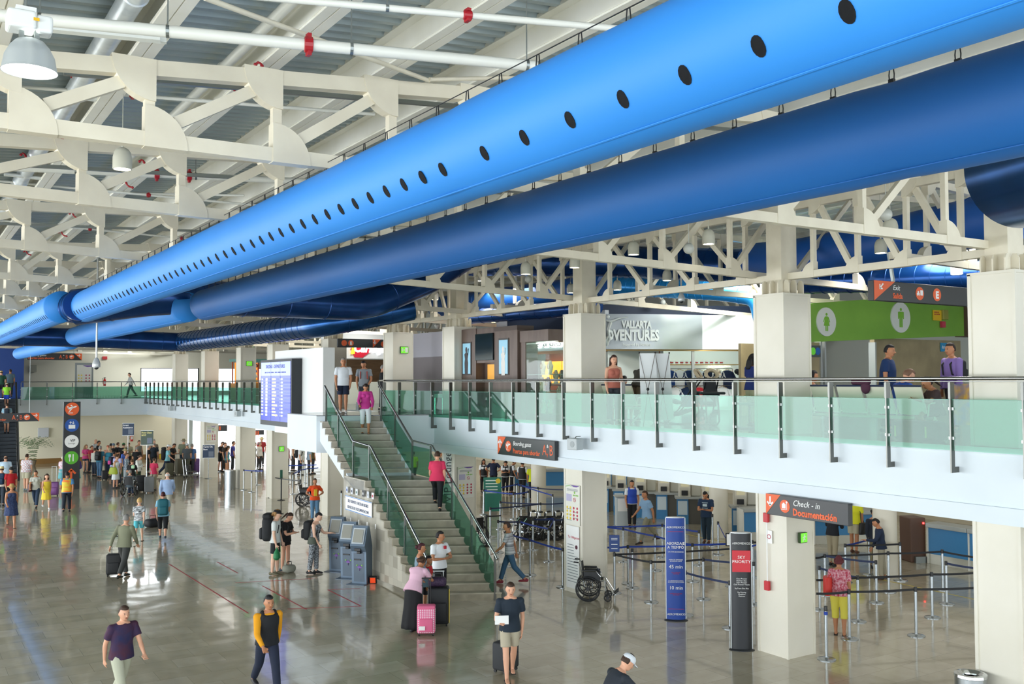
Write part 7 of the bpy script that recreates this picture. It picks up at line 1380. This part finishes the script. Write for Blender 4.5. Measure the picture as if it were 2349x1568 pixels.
# ---- foreground hall
pr = person('man in a navy T-shirt, khaki shorts and flip-flops striding with a paper', 0, 0, 1.78, 8, 'paper', 'm', ('tee', '#1c2936'), ('shorts', '#b3aa94'), ('short', BR), 'l', 'sandal', feet=(1170, 1556))
held('folded white paper held by the man in khaki shorts', pr, 1, 'paper_sheet', 'paper', lambda m: m.rbox(-.12, -.01, -.02, .12, .01, .13, .004), SW)
person('man in a pale flat cap and dark shirt cut off by the bottom edge', 1385, 1478, 1.7, 120, 'leanf', 'm', ('tee', '#232a33'), ('shorts', '#3a3230'), ('short', BR), 'l', hat=('cap', '#d6dce2'))
pr = person('man in a black vest over a bright yellow long-sleeved shirt, cut by the bottom edge', 0, 0, 1.76, 20, 'walk', 'm', ('long', '#e09a10'), ('pants', '#1a2338'), ('short', BLKH), 't', feet=(612, 1590), extra=('tuck',))
vest(pr, M('#14171c', .8))
person('man in a maroon and navy shirt with pale loose trousers at the bottom left', 0, 0, 1.74, 25, 'walk2', 'm', ('tee', noisy('maroon_navy', '#4a1f30', '#1a2550', 3, .8)), ('pants', '#b5b7a2'), ('short', BR), 'l', '#3a3a3a', feet=(277, 1622), w=1.08)
pr = person('grey-haired man in an olive jacket pulling a black suitcase', 0, 0, 1.78, 150, 'pull', 'm', ('long', '#7d8068'), ('pants', '#3a3c3a'), ('short', GRY), 'l', '#20241c', feet=(284, 1326), w=1.08)
pr = person('woman in a light blue top and black knee shorts carrying a teal backpack', 0, 0, 1.66, 180, 'walk', 'f', ('tee', '#8fc4dc'), ('capri', '#17191c'), ('bun', RED_), 'l', '#2a3a4a', feet=(373, 1236), w=1.12); backpack('teal backpack worn by the woman in black knee shorts', pr, '#1f6470', 1.15)
person('girl in a zebra-print top and turquoise shorts walking beside the teal backpack', 0, 0, 1.5, 170, 'walk2', 'k', ('tee', ZEB), ('shorts', '#5cc0cc'), ('short', BLD), 'p', 'sandal', feet=(318, 1243))
person('tall white-haired man in a pale blue shirt walking ahead of the teal backpack', 384, 1077, 1.82, 175, 'walk', 'm', ('long', '#9fb8dc'), ('pants', '#a8a696'), ('ring', WHT), 'p', '#5a4a3a', w=1.1)
person('woman in a straw hat and navy flecked dress at the left edge', 27, 1104, 1.66, 5, 'walk', 'f', ('dress', NAVP), ('dress', NAVP), ('short', BR), 't', 'sandal', hat=('straw', '#b09058'), w=1.08)
pr = person('man in a hi-vis yellow and orange safety vest over a blue shirt', 154, 1077, 1.74, 175, 'walk2', 'm', ('tee', '#4a86b8'), ('pants', '#1c2430'), ('short', BLKH), 't')
vest(pr, HIV, 'safety_vest')
person('girl in a yellow dress walking near the hi-vis worker', 107, 1083, 1.52, 10, 'walk', 'k', ('dress', '#e3c83c'), ('dress', '#e3c83c'), ('long', BR), 'l', '#d8d8d8')
pr = person('woman in a white and grey top and jeans with a maroon shoulder bag', 83, 1074, 1.64, -10, 'walk', 'f', ('tee', '#b5b8ae'), ('pants', '#22364e'), ('short', BR), 't'); handbag('maroon shoulder bag of the woman in jeans', pr, '#4a1f24', 1, 1.2)
person('heavy man in a pink plaid shirt and pale shorts before the escalator', 61, 1039, 1.82, 150, 'stand', 'm', ('tee', PLD), ('shorts', '#b9b59c'), ('short', BR), 'l', '#8a9aa4', w=1.3)
person('man in a red polo and black cap left of the woman with the maroon bag', 25, 1069, 1.7, 20, 'stand', 'm', ('tee', '#b81c26'), ('pants', '#26282c'), ('short', BLKH), 't', hat=('cap', '#1c1d20'), w=1.1)
pr = person('man in a straw hat and cream shirt at the very left edge', 4, 1068, 1.72, 170, 'stand', 'm', ('tee', '#ddd6c8'), ('pants', '#2a3440'), ('short', BR), 'l', hat=('straw', '#d9c690')); backpack('dark blue backpack at the very left edge', pr, '#1c3a5a', 1.0)
person('balding man in a pale blue shirt at the foot of the escalator', 13, 1043, 1.78, 180, 'stand', 'm', ('tee', '#bcd4e6'), ('pants', '#444a50'), ('ring', BR), 'l', w=1.2)
person('white-blonde woman in a printed white top and turquoise skirt beside the purple case', 144, 1044, 1.64, 150, 'stand2', 'f', ('tee', noisy('pale_print', '#f0e8ee', '#d8a8c0', 14, .85)), ('skirt', '#6cb8c0'), ('short', '#e4dcc8'), 'l', 'sandal')
pr = person('brunette in a magenta top and turquoise skirt facing the white-blonde woman', 175, 1043, 1.66, -50, 'phone', 'f', ('tee', '#a2409a'), ('skirt', '#2fa8a8'), ('short', BR), 'l', '#30303a', w=1.08); backpack('violet backpack of the woman in the magenta top', pr, '#4a3a8a', .85)
# ---- kiosk group
pr = person('young man in a black cap, white T-shirt and black shorts with a large backpack', 0, 0, 1.82, 75, 'stand', 'm', ('tee', '#d9dedb'), ('shorts', '#1b1e21'), ('curly', '#a07a4a'), 'p', '#6a6650', feet=(631, 1318), hat=('cap', '#15161a')); backpack('large black trekking backpack on the man in the black cap', pr, '#181b1e', 1.35)
held('green drawstring bag hanging from the young man in the black cap', pr, 1, 'drawstring_bag', 'bag', lambda m: m.loft([[(a*cos(2*pi*j/12), a*.8*sin(2*pi*j/12), z_) for j in range(12)] for a, z_ in ((.06, -.3), (.12, -.24), (.11, -.12), (.03, 0), (.02, .05))]), M('#1f7a48', .6), -.02)
pr = person('young woman in a black top and shorts looking at her phone', 0, 0, 1.7, 60, 'phone', 'f', ('tee', '#14161a'), ('shortshorts', '#16181c'), ('pony', BR), 'l', '#1c2a34', feet=(655, 1310)); backpack('small dark backpack between the cap wearer and the woman in black', pr, '#1c2022', .9)
t = duffel('grey-beige daypack on the floor at the feet of the woman in black', gz(663, 1312), .3, .34, .14, M('#8f9184', .8), 'daypack')
pr = person('woman in a black and white patterned jumpsuit tapping the left kiosk', 0, 0, 1.74, 70, 'tap', 'f', ('tank', FLOR), ('pants', FLOR), ('short', BLKH), 'p', '#17181a', feet=(720, 1316)); backpack('black box-shaped backpack on the woman in the jumpsuit', pr, '#1a1d20', 1.1); handbag('olive pouch at the hip of the woman in the jumpsuit', pr, '#3a4434', 1, .7)
pr = person('woman in an orange safety vest and jeans standing beside a parked wheelchair', 0, 0, 1.66, 10, 'hips', 'f', ('tee', '#e5501c'), ('pants', '#5d86a8'), ('bun', BR), 't', feet=(722, 1196)); decal(pr, 'yellow_panel', lambda m, x, y_, z_: m.rbox(x-.06, y_-.02, z_-.2, x+.06, y_+.03, z_+.05, .01), M('#e0c030', .5), .3)
# ---- group at the bottom of the stairs
pr = person('curly-haired woman in a pale pink top and long black skirt bending over the luggage', 0, 0, 1.66, 150, 'leanf', 'f', ('tee', '#e3b8cc'), ('longskirt', '#121316'), ('curly', '#4a3222'), 't', '#202024', feet=(948, 1446), w=1.12)
pr = person('woman with a burgundy bun in a grey-blue tank top behind the pink top', 0, 0, 1.66, 100, 'stand', 'f', ('tank', '#7d94a4'), ('pants', '#23262c'), ('bun', '#451a22'), 't', feet=(962, 1412)); handbag('grey-blue tote bag on the shoulder of the woman with the burgundy bun', pr, '#5d7684', 1, 1.5)
person('small boy in a red shirt between the women and the man in white', 975, 1250, 1.3, 60, 'stand', 'k', ('tee', '#c0202c'), ('shorts', '#26282e'), ('short', BLKH), 't', feet=(980, 1405))
pr = person('man in a white printed T-shirt with folded arms leaning by the stair steps', 0, 0, 1.76, 40, 'cross', 'm', ('tee', '#e8eef2'), ('pants', '#101216'), ('short', BLKH), 't', '#16181a', feet=(1008, 1386), w=1.05)
decal(pr, 'shirt_print', lambda m, x, y_, z_: (m.box(x+.03, y_-.008, z_+.05, x+.09, y_+.03, z_+.12)), M('#c02838', .6), .32)
# ---- on the stairs
def on_stair(k, f): q = SR0-EV*f+SDIR*(stair_off(k)+.13); return V((q.x, q.y, 0)), k*RISE
p_, z_ = on_stair(10, .22); person('woman in a bright pink shirt and black trousers climbing the stairs', 0, 0, 1.62, 175, 'stairup', 'f', ('tee', '#d8365e'), ('pants', '#14161a'), ('short', BR), 'l', pos=p_, z=z_, w=1.15)
p_, z_ = on_stair(20, .42); pr = person('woman in a fuchsia blouse and white capri trousers coming down the stairs', 0, 0, 1.62, 5, 'stairdn', 'f', ('long', '#c83c94'), ('capri', '#d8e2e4'), ('curly', '#2a1c16'), 't', 'sandal', pos=p_, z=z_, ht=(35, 0)); handbag('grey patterned shoulder bag of the woman in the fuchsia blouse', pr, '#6a6a70', 1, .9)
def upl(u, v, D): q = gd(u, v, D); return V((q.x, q.y, 0))
pr = person('man in a white T-shirt and navy shorts at the stair head', 787, 0, 1.84, 5, 'stand', 'm', ('tee', '#dfe6ec'), ('shorts', '#15223a'), ('short', GRY), 't', '#e8ecee', pos=upl(787, 940, 31.5), z=TOPZ, w=1.12)
pr = person('young man in a grey printed T-shirt wearing red straps at the stair head', 832, 0, 1.78, -5, 'stand2', 'm', ('tee', '#8a939a'), ('shorts', '#4a5058'), ('short', BLKH), 't', '#d8d8d8', pos=upl(835, 930, 32.5), z=TOPZ, ht=(22, -10)); backpack('backpack with red straps on the young man at the stair head', pr, '#5a3a3a', .9, '#b04a40')
person('woman in dark clothes behind the stair rail top', 878, 0, 1.65, 90, 'stand', 'f', ('long', '#1c1e22'), ('pants', '#1a1c20'), ('short', GRY), 'l', pos=upl(876, 940, 34), z=TOPZ)
# ---- check-in side
pr = person('woman with dark red hair in a flowered blouse and yellow capri trousers, back turned', 0, 0, 1.66, 178, 'stand', 'f', ('tee', BLOS), ('capri', '#d9cf52'), ('curly', '#5a1f26'), 't', 'sandal', feet=(1927, 1456), w=1.12); handbag('bright red handbag on the shoulder of the woman in yellow trousers', pr, '#d0342c', 0, 1.35, dz=.12)
pr = person('man in a navy printed T-shirt and dark jeans looking at his phone', 0, 0, 1.76, -15, 'phone', 'm', ('tee', '#1c3350'), ('pants', '#1d3140'), ('short', BLKH), 't', '#4a2c1c', feet=(1621, 1246)); decal(pr, 'shirt_print', lambda m, x, y_, z_: (m.box(x-.07, y_-.008, z_-.04, x+.07, y_+.03, z_+.04), m.box(x-.09, y_-.006, z_+.07, x+.09, y_+.03, z_+.085), m.box(x-.09, y_-.006, z_-.1, x+.09, y_+.03, z_-.085)), M('#b9ccd2', .7), .3)
pr = person('guard in a royal blue vest, white shirt and dark tie behind the belts', 0, 0, 1.74, 10, 'stand', 'm', ('tee', '#dde3ea'), ('pants', '#15181e'), ('short', BLKH), 't', '#111111', feet=(1450, 1210)); vest(pr, M('#1f46b0', .7))
person('man in a pale blue shirt and khaki trousers walking before the desk kiosks', 0, 0, 1.8, -60, 'walk', 'm', ('tee', '#86aace'), ('pants', '#8c8a76'), ('short', BR), 't', '#2a2420', feet=(1485, 1246), w=1.12)
person('man in a striped white T-shirt and jeans walking between the belts and the stairs', 0, 0, 1.7, -100, 'walk2', 'm', ('tee', STR), ('pants', '#3f6482'), ('short', '#3a2a26'), 't', '#8a2a3a', feet=(1170, 1340))
pr = person('man in a bright yellow T-shirt and pale shorts holding a black bag at the counter', 0, 0, 1.82, 160, 'stand', 'm', ('tee', '#dcdc2c'), ('shorts', '#b5b09a'), ('bald', BR), 't', '#5a3a2c', w=1.15, feet=(1960, 1268)); 
handbag('black tote bag hanging from the man in yellow', pr, '#16181c', 1, 1.3, dz=-.2, nm='tote_bag')
person('guard in a dark shirt and khaki trousers left of the man in yellow', 0, 0, 1.78, 150, 'phone', 'm', ('long', '#141a24'), ('pants', '#a59c84'), ('short', BLKH), 't', feet=(1911, 1298))
person('dark-haired uniformed woman with an ID badge right of the man in yellow', 2003, 1163, 1.7, 20, 'stand2', 'f', ('long', '#1a2230'), ('pants', '#8c8668'), ('bun', BLKH), 't')
person('uniformed guard in profile leaning on a belt post by the round column', 2020, 1184, 1.66, -80, 'tap', 'm', ('long', '#1c2a44'), ('pants', '#9b9684'), ('short', BLKH), 't')
person('uniformed woman half hidden behind the round column', 2030, 1164, 1.68, -20, 'stand', 'f', ('long', '#1a2230'), ('pants', '#4a4c50'), ('long', BLKH), 't')
for lab, u, vt, H, f, ps, g, tc_, bc_, hr, sk, vs_ in (('agent with long black hair in a black vest, leftmost at the back counter', 1109, 1051, 1.62, 20, 'stand', 'f', '#e0e4e8', '#15171b', ('long', BLKH), 'b', 1), ('man in a navy polo, back turned, among the agents', 1132, 1046, 1.74, 175, 'hips', 'm', '#131f3a', '#1a1c20', ('short', BLKH), 't', 0), ('agent with curly hair looking down beside the navy polo', 1159, 1053, 1.6, 10, 'phone', 'f', '#dfe3e8', '#15171b', ('curly', BLKH), 't', 1), ('agent in a black vest leaning on the blue counter', 1174, 1052, 1.62, 100, 'tap', 'f', '#dde2e8', '#15171b', ('bun', BLKH), 't', 1), ('agent in a long black vest with back turned at the counter', 1198, 1055, 1.7, 160, 'stand', 'm', '#e2e6ea', '#17191d', ('short', BLKH), 't', 1), ('worker in a lime hi-vis vest beside the round column', 1222, 1058, 1.74, 190, 'stand', 'm', '#d6e22a', '#15171b', ('short', BLKH), 't', 0), ('person with a red cap and lime vest seen through the stair glass', 948, 1033, 1.7, 180, 'stand', 'm', '#c8d81e', '#2a2c30', ('short', RED_), 't', 0), ('woman in a dark top seen above the stair rail', 1008, 1035, 1.66, 90, 'stand', 'f', '#2a2422', '#2a2c30', ('long', BR), 't', 0)):
    pr = person(lab, u, vt, H, f, ps, g, ('tee', tc_), ('pants', bc_), hr, sk)
    if vs_: vest(pr, M('#181a1e', .7))
# ---- mezzanine
def seatpos(u, X): q = gx(u, 880, X); return V((q.x, q.y, 0))
person('man in a navy polo standing in profile before the restrooms', 0, 0, 1.76, 75, 'stand', 'm', ('tee', '#10305e'), ('pants', '#2a2d33'), ('short', BLKH), 't', pos=upl(2036, 872, 18.9), z=TOPZ, w=1.2)
pr = person('bearded man in a lilac shirt with a dark shoulder strap at the right', 0, 0, 1.78, -50, 'stand', 'm', ('long', '#8a72b4'), ('pants', '#3a3c40'), ('short', '#2a1c16'), 't', pos=upl(2186, 872, 18.6), z=TOPZ, w=1.1); backpack('black bag strapped behind the man in the lilac shirt', pr, '#17181c', .8)
person('balding man in a royal blue shirt sitting and leaning forward on the cream seats', 0, 0, 1.86, 120, 'sitf', 'm', ('tee', '#2454b4'), ('shorts', '#5a5c58'), ('short', '#7a5c48'), 'l', pos=seatpos(2058, 15.5), z=TOPZ, w=1.2)
person('dark-haired man resting his head on a hand on the cream seats by the restrooms', 0, 0, 1.72, 120, 'sit', 'm', ('tee', '#26335a'), ('pants', '#2a2d33'), ('short', BLKH), 't', pos=seatpos(1858, 15.5), z=TOPZ)
person('girl with a ponytail sitting low near the tie-dye cloth', 0, 0, 1.45, -60, 'sitf', 'k', ('tee', '#4a3a3a'), ('shorts', '#3a3a40'), ('pony', '#2a1a14'), 't', pos=seatpos(2150, 15.5), z=TOPZ)
m = MB(); m.loft([[(x, .02*sin(x*20), z_) for x in [k*.05 for k in range(13)]]+[(x, .03+.02*sin(x*20), z_) for x in [k*.05 for k in range(12, -1, -1)]] for z_ in (-.75, -.4, 0)]); o = mesh('tie_dye_cloth', m, noisy('tie_dye_swirl', '#2060b0', '#e8b020', 3.5, .8)); o.location = gd(2185, 880, 17.6); o.rotation_euler = (0, 0, -.5); tag(o, 'bright blue, yellow and red tie-dye cloth hanging at the right of the seats', 'cloth')
person('attendant with long black hair in a navy shirt and beige trousers beside the alarm column', 0, 0, 1.66, 130, 'stand', 'f', ('tee', '#1a2c6a'), ('pants', '#b5a88c'), ('long', BLKH), 't', pos=upl(1724, 880, 21.6), z=TOPZ)
person('long-haired woman in a coral top standing behind the cream seats', 0, 0, 1.68, 20, 'stand', 'f', ('tank', '#b56a5a'), ('pants', '#3a3c44'), ('long', '#3a2218'), 'l', pos=upl(1407, 880, 23), z=TOPZ)
person('person in a white baseball cap and yellow shirt seated by the middle column', 0, 0, 1.68, 140, 'sit', 'm', ('tee', '#e0b82c'), ('shorts', '#4a4c50'), ('short', BR), 't', hat=('cap', '#e4e4dc'), pos=seatpos(1386, 15.45), z=TOPZ)
person('child with short black hair seated next to the white cap', 0, 0, 1.5, 160, 'sit', 'k', ('tee', '#a02830'), ('shorts', '#2a2c30'), ('short', BLKH), 't', pos=seatpos(1430, 15.45), z=TOPZ)
person('person stooping at the shelves of the adventure shop', 0, 0, 1.7, 150, 'leanf', 'm', ('tee', '#4a4a44'), ('pants', '#6a6656'), ('short', BR), 't', pos=upl(1462, 880, 25), z=TOPZ)
person('person in a pale top walking on the far gallery with a dark case', 0, 0, 1.72, -80, 'pull', 'm', ('long', '#c9ccc8'), ('pants', '#3a444a'), ('short', BR), 'l', pos=V((gy(300, 880, 69.2).x, 69.2, 0)), z=TOPZ)
person('person in a teal top beside the far green-sign column', 0, 0, 1.68, -70, 'walk', 'f', ('tee', '#1f6a8a'), ('pants', '#2a3444'), ('long', BLKH), 't', pos=V((gx(408, 880, 14.9).x, gx(408, 880, 14.9).y, 0)), z=TOPZ)
# ---- escalator riders
for lab, t_, o_, H, f, tc_, bc_, hr, sk, hat in (('rider in a lime T-shirt and blue shorts high on the escalator', .86, .1, 1.5, 178, '#8fd83a', ('shorts', '#2a50d0'), ('short', BR), 'l', ('cap', '#d0ccb0')), ('rider in a green and black shirt at the escalator top', .98, -.2, 1.75, 178, '#1c4a3a', ('shorts', '#20242a'), ('short', BR), 'l', ('cap', '#c8b080')), ('rider in a grey-blue shirt at the escalator top', 1.04, .3, 1.76, 178, '#5a7484', ('pants', '#3a3f48'), ('short', BR), 't', None), ('rider in a pale blue shirt and grey shorts midway on the escalator', .52, .1, 1.78, 178, '#8ab0c4', ('shorts', '#5a6a70'), ('short', BR), 'l', None)):
    q = EB0.lerp(EB1, t_)+ENX*o_; pr = person(lab, 0, 0, H, f, 'stand', 'm', ('tee', tc_), bc_, hr, sk, hat=hat, pos=V((q.x, q.y, 0)), z=min(q.z, TOPZ)+.12)
    if 'pale blue' in lab: backpack('dark backpack of the rider midway on the escalator', pr, '#1f2c3c', .95)
# ---- boarding queue (crown pixel, height)
Q = [('long-haired woman in a pink top and denim shorts, left end of the queue', 197, 1018, 1.68, 30, 'cross', 'f', ('tee', '#d8508c'), ('shortshorts', '#34485c'), ('long', '#8a6a48'), 'l', None),
 ('woman in a red top just behind the pink top', 210, 1020, 1.62, 40, 'stand', 'f', ('tee', '#b83a4a'), ('pants', '#1f2c3a'), ('curly', '#4a2a1c'), 't', None),
 ('bald man in a white shirt farthest back at the left of the queue', 218, 1005, 1.84, 60, 'stand', 'm', ('tee', '#d4d8dc'), ('pants', '#3a3f44'), ('bald', BR), 'l', None),
 ('dark-haired man in black at the back left of the queue', 225, 1009, 1.8, 80, 'stand', 'm', ('tee', '#17191c'), ('pants', '#26282c'), ('short', BLKH), 't', None),
 ('short person in a pale grey shirt left of the black backpack', 217, 1026, 1.6, 150, 'stand', 'f', ('long', '#b8bab2'), ('pants', '#1f2a38'), ('short', BR), 'l', None),
 ('grey-haired man in a teal shirt and jeans wearing a black backpack', 229, 1021, 1.8, 150, 'stand', 'm', ('tee', '#2f6a80'), ('pants', '#3f6484'), ('short', GRY), 'l', None),
 ('person in a peach top with a red and white cap in the queue', 247, 1019, 1.68, 20, 'stand', 'm', ('tee', '#c99a84'), ('pants', '#3a3c40'), ('short', BR), 'l', ('cap', '#b06a50')),
 ('dark-haired person in a dark top deep in the queue', 254, 1015, 1.7, 160, 'stand', 'm', ('tee', '#24262a'), ('pants', '#2a2c30'), ('short', BLKH), 't', None),
 ('man in a blue cap deep in the queue', 260, 1015, 1.74, 170, 'stand', 'm', ('tee', '#1a1c20'), ('pants', '#2a2c30'), ('short', GRY), 'l', ('cap', '#4a6a88')),
 ('brown-haired person in black next to the blue cap', 269, 1013, 1.74, 120, 'stand', 'm', ('tee', '#1c1c20'), ('pants', '#2c2c30'), ('short', '#5a3a24'), 'l', None),
 ('man in a green cap in the middle of the queue', 283, 1014, 1.76, 160, 'stand', 'm', ('tee', '#17181c'), ('pants', '#2a2c30'), ('short', BR), 'l', ('cap', '#1f6a3a')),
 ('grey-blonde woman in dark capri jeans wearing a light teal backpack', 251, 1025, 1.68, 160, 'stand', 'f', ('tee', '#3a6a88'), ('capri', '#22344c'), ('short', '#b5a888'), 'l', None),
 ('black-haired woman in a lavender long-sleeved shirt', 261, 1033, 1.68, 130, 'stand', 'f', ('long', '#a8b0e0'), ('pants', '#1f3050'), ('short', BLKH), 't', None),
 ('balding man in a pale lavender shirt beside the green shoulder bag', 269, 1036, 1.74, 140, 'stand', 'm', ('tee', '#a8acd8'), ('pants', '#26324a'), ('ring', BR), 't', None),
 ('woman in a white sleeveless dress wearing sunglasses on her hair', 266, 1043, 1.66, 60, 'stand', 'f', ('dress', '#e0e8ea'), ('dress', '#dfe6ea'), ('short', BR), 'l', None),
 ('woman in a wide straw sun hat in the middle of the queue', 286, 1027, 1.7, 40, 'stand', 'f', ('tee', '#4a6ac0'), ('pants', '#3a4a3a'), ('short', BR), 'l', ('straw', '#a89a6c')),
 ('woman in a blue and white print shirt in front of the sun hat', 289, 1037, 1.7, 80, 'stand', 'f', ('long', BWP), ('pants', '#c4d0d8'), ('bun', '#6a4a34'), 'l', None),
 ('boy holding up a white sheet at the back of the queue', 295, 1012, 1.7, 5, 'phone', 'm', ('tee', '#c8c0a0'), ('pants', '#3a3c40'), ('short', BR), 'l', None),
 ('man in a grey vest near the pole of the class sign', 318, 1008, 1.78, 40, 'stand', 'm', ('tank', '#8a8c86'), ('pants', '#2c3036'), ('short', BR), 'l', None),
 ('grey-haired man in black right of the boy with the sheet', 314, 1023, 1.7, 170, 'stand', 'm', ('tee', '#15171a'), ('pants', '#26282c'), ('short', GRY), 'l', None),
 ('woman in a black top with a pale green cloth on her shoulder pushing the wheelchair', 302, 1050, 1.7, 170, 'push', 'f', ('tee', '#131518'), ('pants', '#8494a2'), ('bun', '#6a4a2c'), 'l', None),
 ('brown-haired woman in a loose white poncho beside the wheelchair', 317, 1040, 1.7, 60, 'phone', 'f', ('long', '#e0e2dc'), ('pants', '#3a4a3a'), ('curly', '#5a463a'), 'l', None),
 ('man in a black T-shirt with a lime green print facing left', 353, 1012, 1.82, 160, 'stand', 'm', ('tee', '#15202c'), ('pants', '#202226'), ('ring', GRY), 'l', None),
 ('person farthest back behind the lime print T-shirt', 353, 1006, 1.8, 20, 'stand', 'm', ('tee', '#8a7a68'), ('pants', '#3a3c40'), ('short', GRY), 'l', None),
 ('woman in black with red trim left of the lime print T-shirt', 340, 1019, 1.7, 100, 'stand', 'f', ('tee', '#1a1416'), ('pants', '#202226'), ('short', GRY), 'l', None),
 ('short-haired woman in a raspberry top and beige trousers', 353, 1048, 1.62, 150, 'stand', 'f', ('tee', '#d0345c'), ('pants', '#a39c88'), ('short', '#4a3022'), 'l', None),
 ('man in a white cowboy hat and aqua shirt with a black and yellow pack', 384, 1016, 1.84, 80, 'walk', 'm', ('tee', '#8cd0dc'), ('pants', '#1c2c48'), ('short', BR), 'l', ('cowboy', '#dde2e2')),
 ('dark-haired man in black beyond the cowboy hat', 395, 1014, 1.8, 60, 'phone', 'm', ('tee', '#1c1c1f'), ('pants', '#26282c'), ('short', '#3a2418'), 't', None),
 ('large man in an olive shirt and bush hat', 421, 1005, 1.9, 170, 'stand', 'm', ('tee', '#7a806a'), ('pants', '#2a4058'), ('short', GRY), 'l', ('straw', '#8a8462')),
 ('man in a grey shirt and white cap beside the luggage cart', 429, 1015, 1.8, 170, 'stand', 'm', ('tee', '#555c62'), ('pants', '#5c5e50'), ('short', GRY), 'l', ('cap', '#d0d6dc')),
 ('person in a blue striped shirt by the luggage cart', 440, 1016, 1.76, 150, 'stand', 'm', ('tee', '#4a6a98'), ('pants', '#3a3c40'), ('short', GRY), 'l', None),
 ('man in a black T-shirt and long black shorts between the two columns', 506, 1010, 1.82, 60, 'phone', 'm', ('tee', '#15161a'), ('shorts', '#1a1b1e'), ('short', BR), 'l', None),
 ('dark-shirted person just behind the black T-shirt', 515, 1013, 1.76, 60, 'stand', 'm', ('tee', '#3a3430'), ('pants', '#26282c'), ('short', BR), 'l', None),
 ('woman in a tie-dye tank top and denim shorts by the steel bin', 521, 1021, 1.7, 80, 'stand', 'f', ('tank', TIE), ('shortshorts', '#4a5a6c'), ('long', BR), 'l', ('straw', '#4a4038')),
 ('person in a violet-blue shirt half hidden behind the green-sign column', 534, 1010, 1.8, 100, 'stand', 'm', ('tee', '#4a4aa0'), ('pants', '#2c3036'), ('short', BR), 'l', None),
 ('person in grey beyond the belt right of the green-sign column', 583, 1013, 1.72, 80, 'stand', 'f', ('tee', '#a8aaa4'), ('pants', '#26282c'), ('long', BR), 'l', None),
 ('grey-haired woman in a white blouse beyond the belt', 595, 1012, 1.7, 60, 'stand', 'f', ('long', '#e4e2dc'), ('pants', '#3a3c40'), ('curly', GRY), 'l', None),
 ('man in a straw hat and red shirt farthest beyond the belt', 600, 1001, 1.84, 10, 'stand', 'm', ('tee', '#a83038'), ('pants', '#3a3c40'), ('short', BR), 'l', ('straw', '#cfc08c')),
 ('person in dark red left of the belt maze', 653, 1021, 1.66, 60, 'stand', 'f', ('tank', '#4a2430'), ('pants', '#26282c'), ('short', BR), 'l', None),
 ('grey-haired man in a pale pink shirt in the belt maze', 659, 1016, 1.74, 70, 'stand', 'm', ('tee', '#c8a4b0'), ('pants', '#3a3c40'), ('short', GRY), 'l', None),
 ('man in a white vest top with bare shoulders in the belt maze', 673, 1011, 1.78, 80, 'stand', 'm', ('tank', '#e0dcd4'), ('pants', '#3a3c40'), ('short', BR), 't', None),
 ('man in a straw hat and white T-shirt with a black backpack in the belt maze', 688, 1018, 1.76, 80, 'stand', 'm', ('tee', '#d8dce0'), ('pants', '#2a3444'), ('short', BR), 'l', ('straw', '#a89c7c')),
 ('man in a pale blue shirt and grey cap at the right of the belt maze', 709, 1018, 1.74, 100, 'stand', 'm', ('tee', '#98b0c8'), ('pants', '#3a3c40'), ('short', GRY), 'l', ('cap', '#8a9298')),
 ('man in an olive shirt and cap at the right end of the belt maze', 718, 1015, 1.78, 110, 'stand', 'm', ('tee', '#6a6240'), ('pants', '#3a3c40'), ('short', BR), 'l', ('cap', '#6a6448'))]
BP = {5: ('black backpack on the man in the teal shirt', '#14161a', 1.05, None), 11: ('light teal backpack on the woman in dark capri jeans', '#2f86a0', 1.0, None), 12: ('black and pink backpack on the woman in lavender', '#1c1430', .9, '#c03a88'), 26: ('black backpack with yellow straps on the man in the cowboy hat', '#15171a', 1.3, '#d8b81c'), 41: ('black backpack on the man in the straw hat in the belt maze', '#16181c', .95, None)}
for i, (lab, u, vt, H, f, ps, g, tp, bt, hr, sk, hat) in enumerate(Q):
    pr = person(lab, u, vt, H, f, ps, g, tp, bt, hr, sk, hat=hat, w=1.25 if 'large' in lab else 1.08 if i % 3 == 0 else 1.0)
    if i in BP: backpack(BP[i][0], pr, BP[i][1], BP[i][2], BP[i][3])
    if i == 14: handbag('lime green shoulder bag of the woman in the white dress', pr, '#98a81c', 1, 1.3)
    if i == 20:
        o, W2, sp, AJ, s_, Rh = pr; m = MB(); m.rbox(-.16, .05, sp(.33).z, -.02, .2, sp(.49).z, .03); mesh('green_cloth', m, M('#b4e0b8', .8), o, 1)
        person('person sitting in the silver-rimmed wheelchair', 0, 0, 1.65, 170, 'sit', 'f', ('tee', '#5a6a74'), ('pants', '#2a3a54'), ('short', GRY), 'l', pos=V(w1.location)*1.0, z=.0)
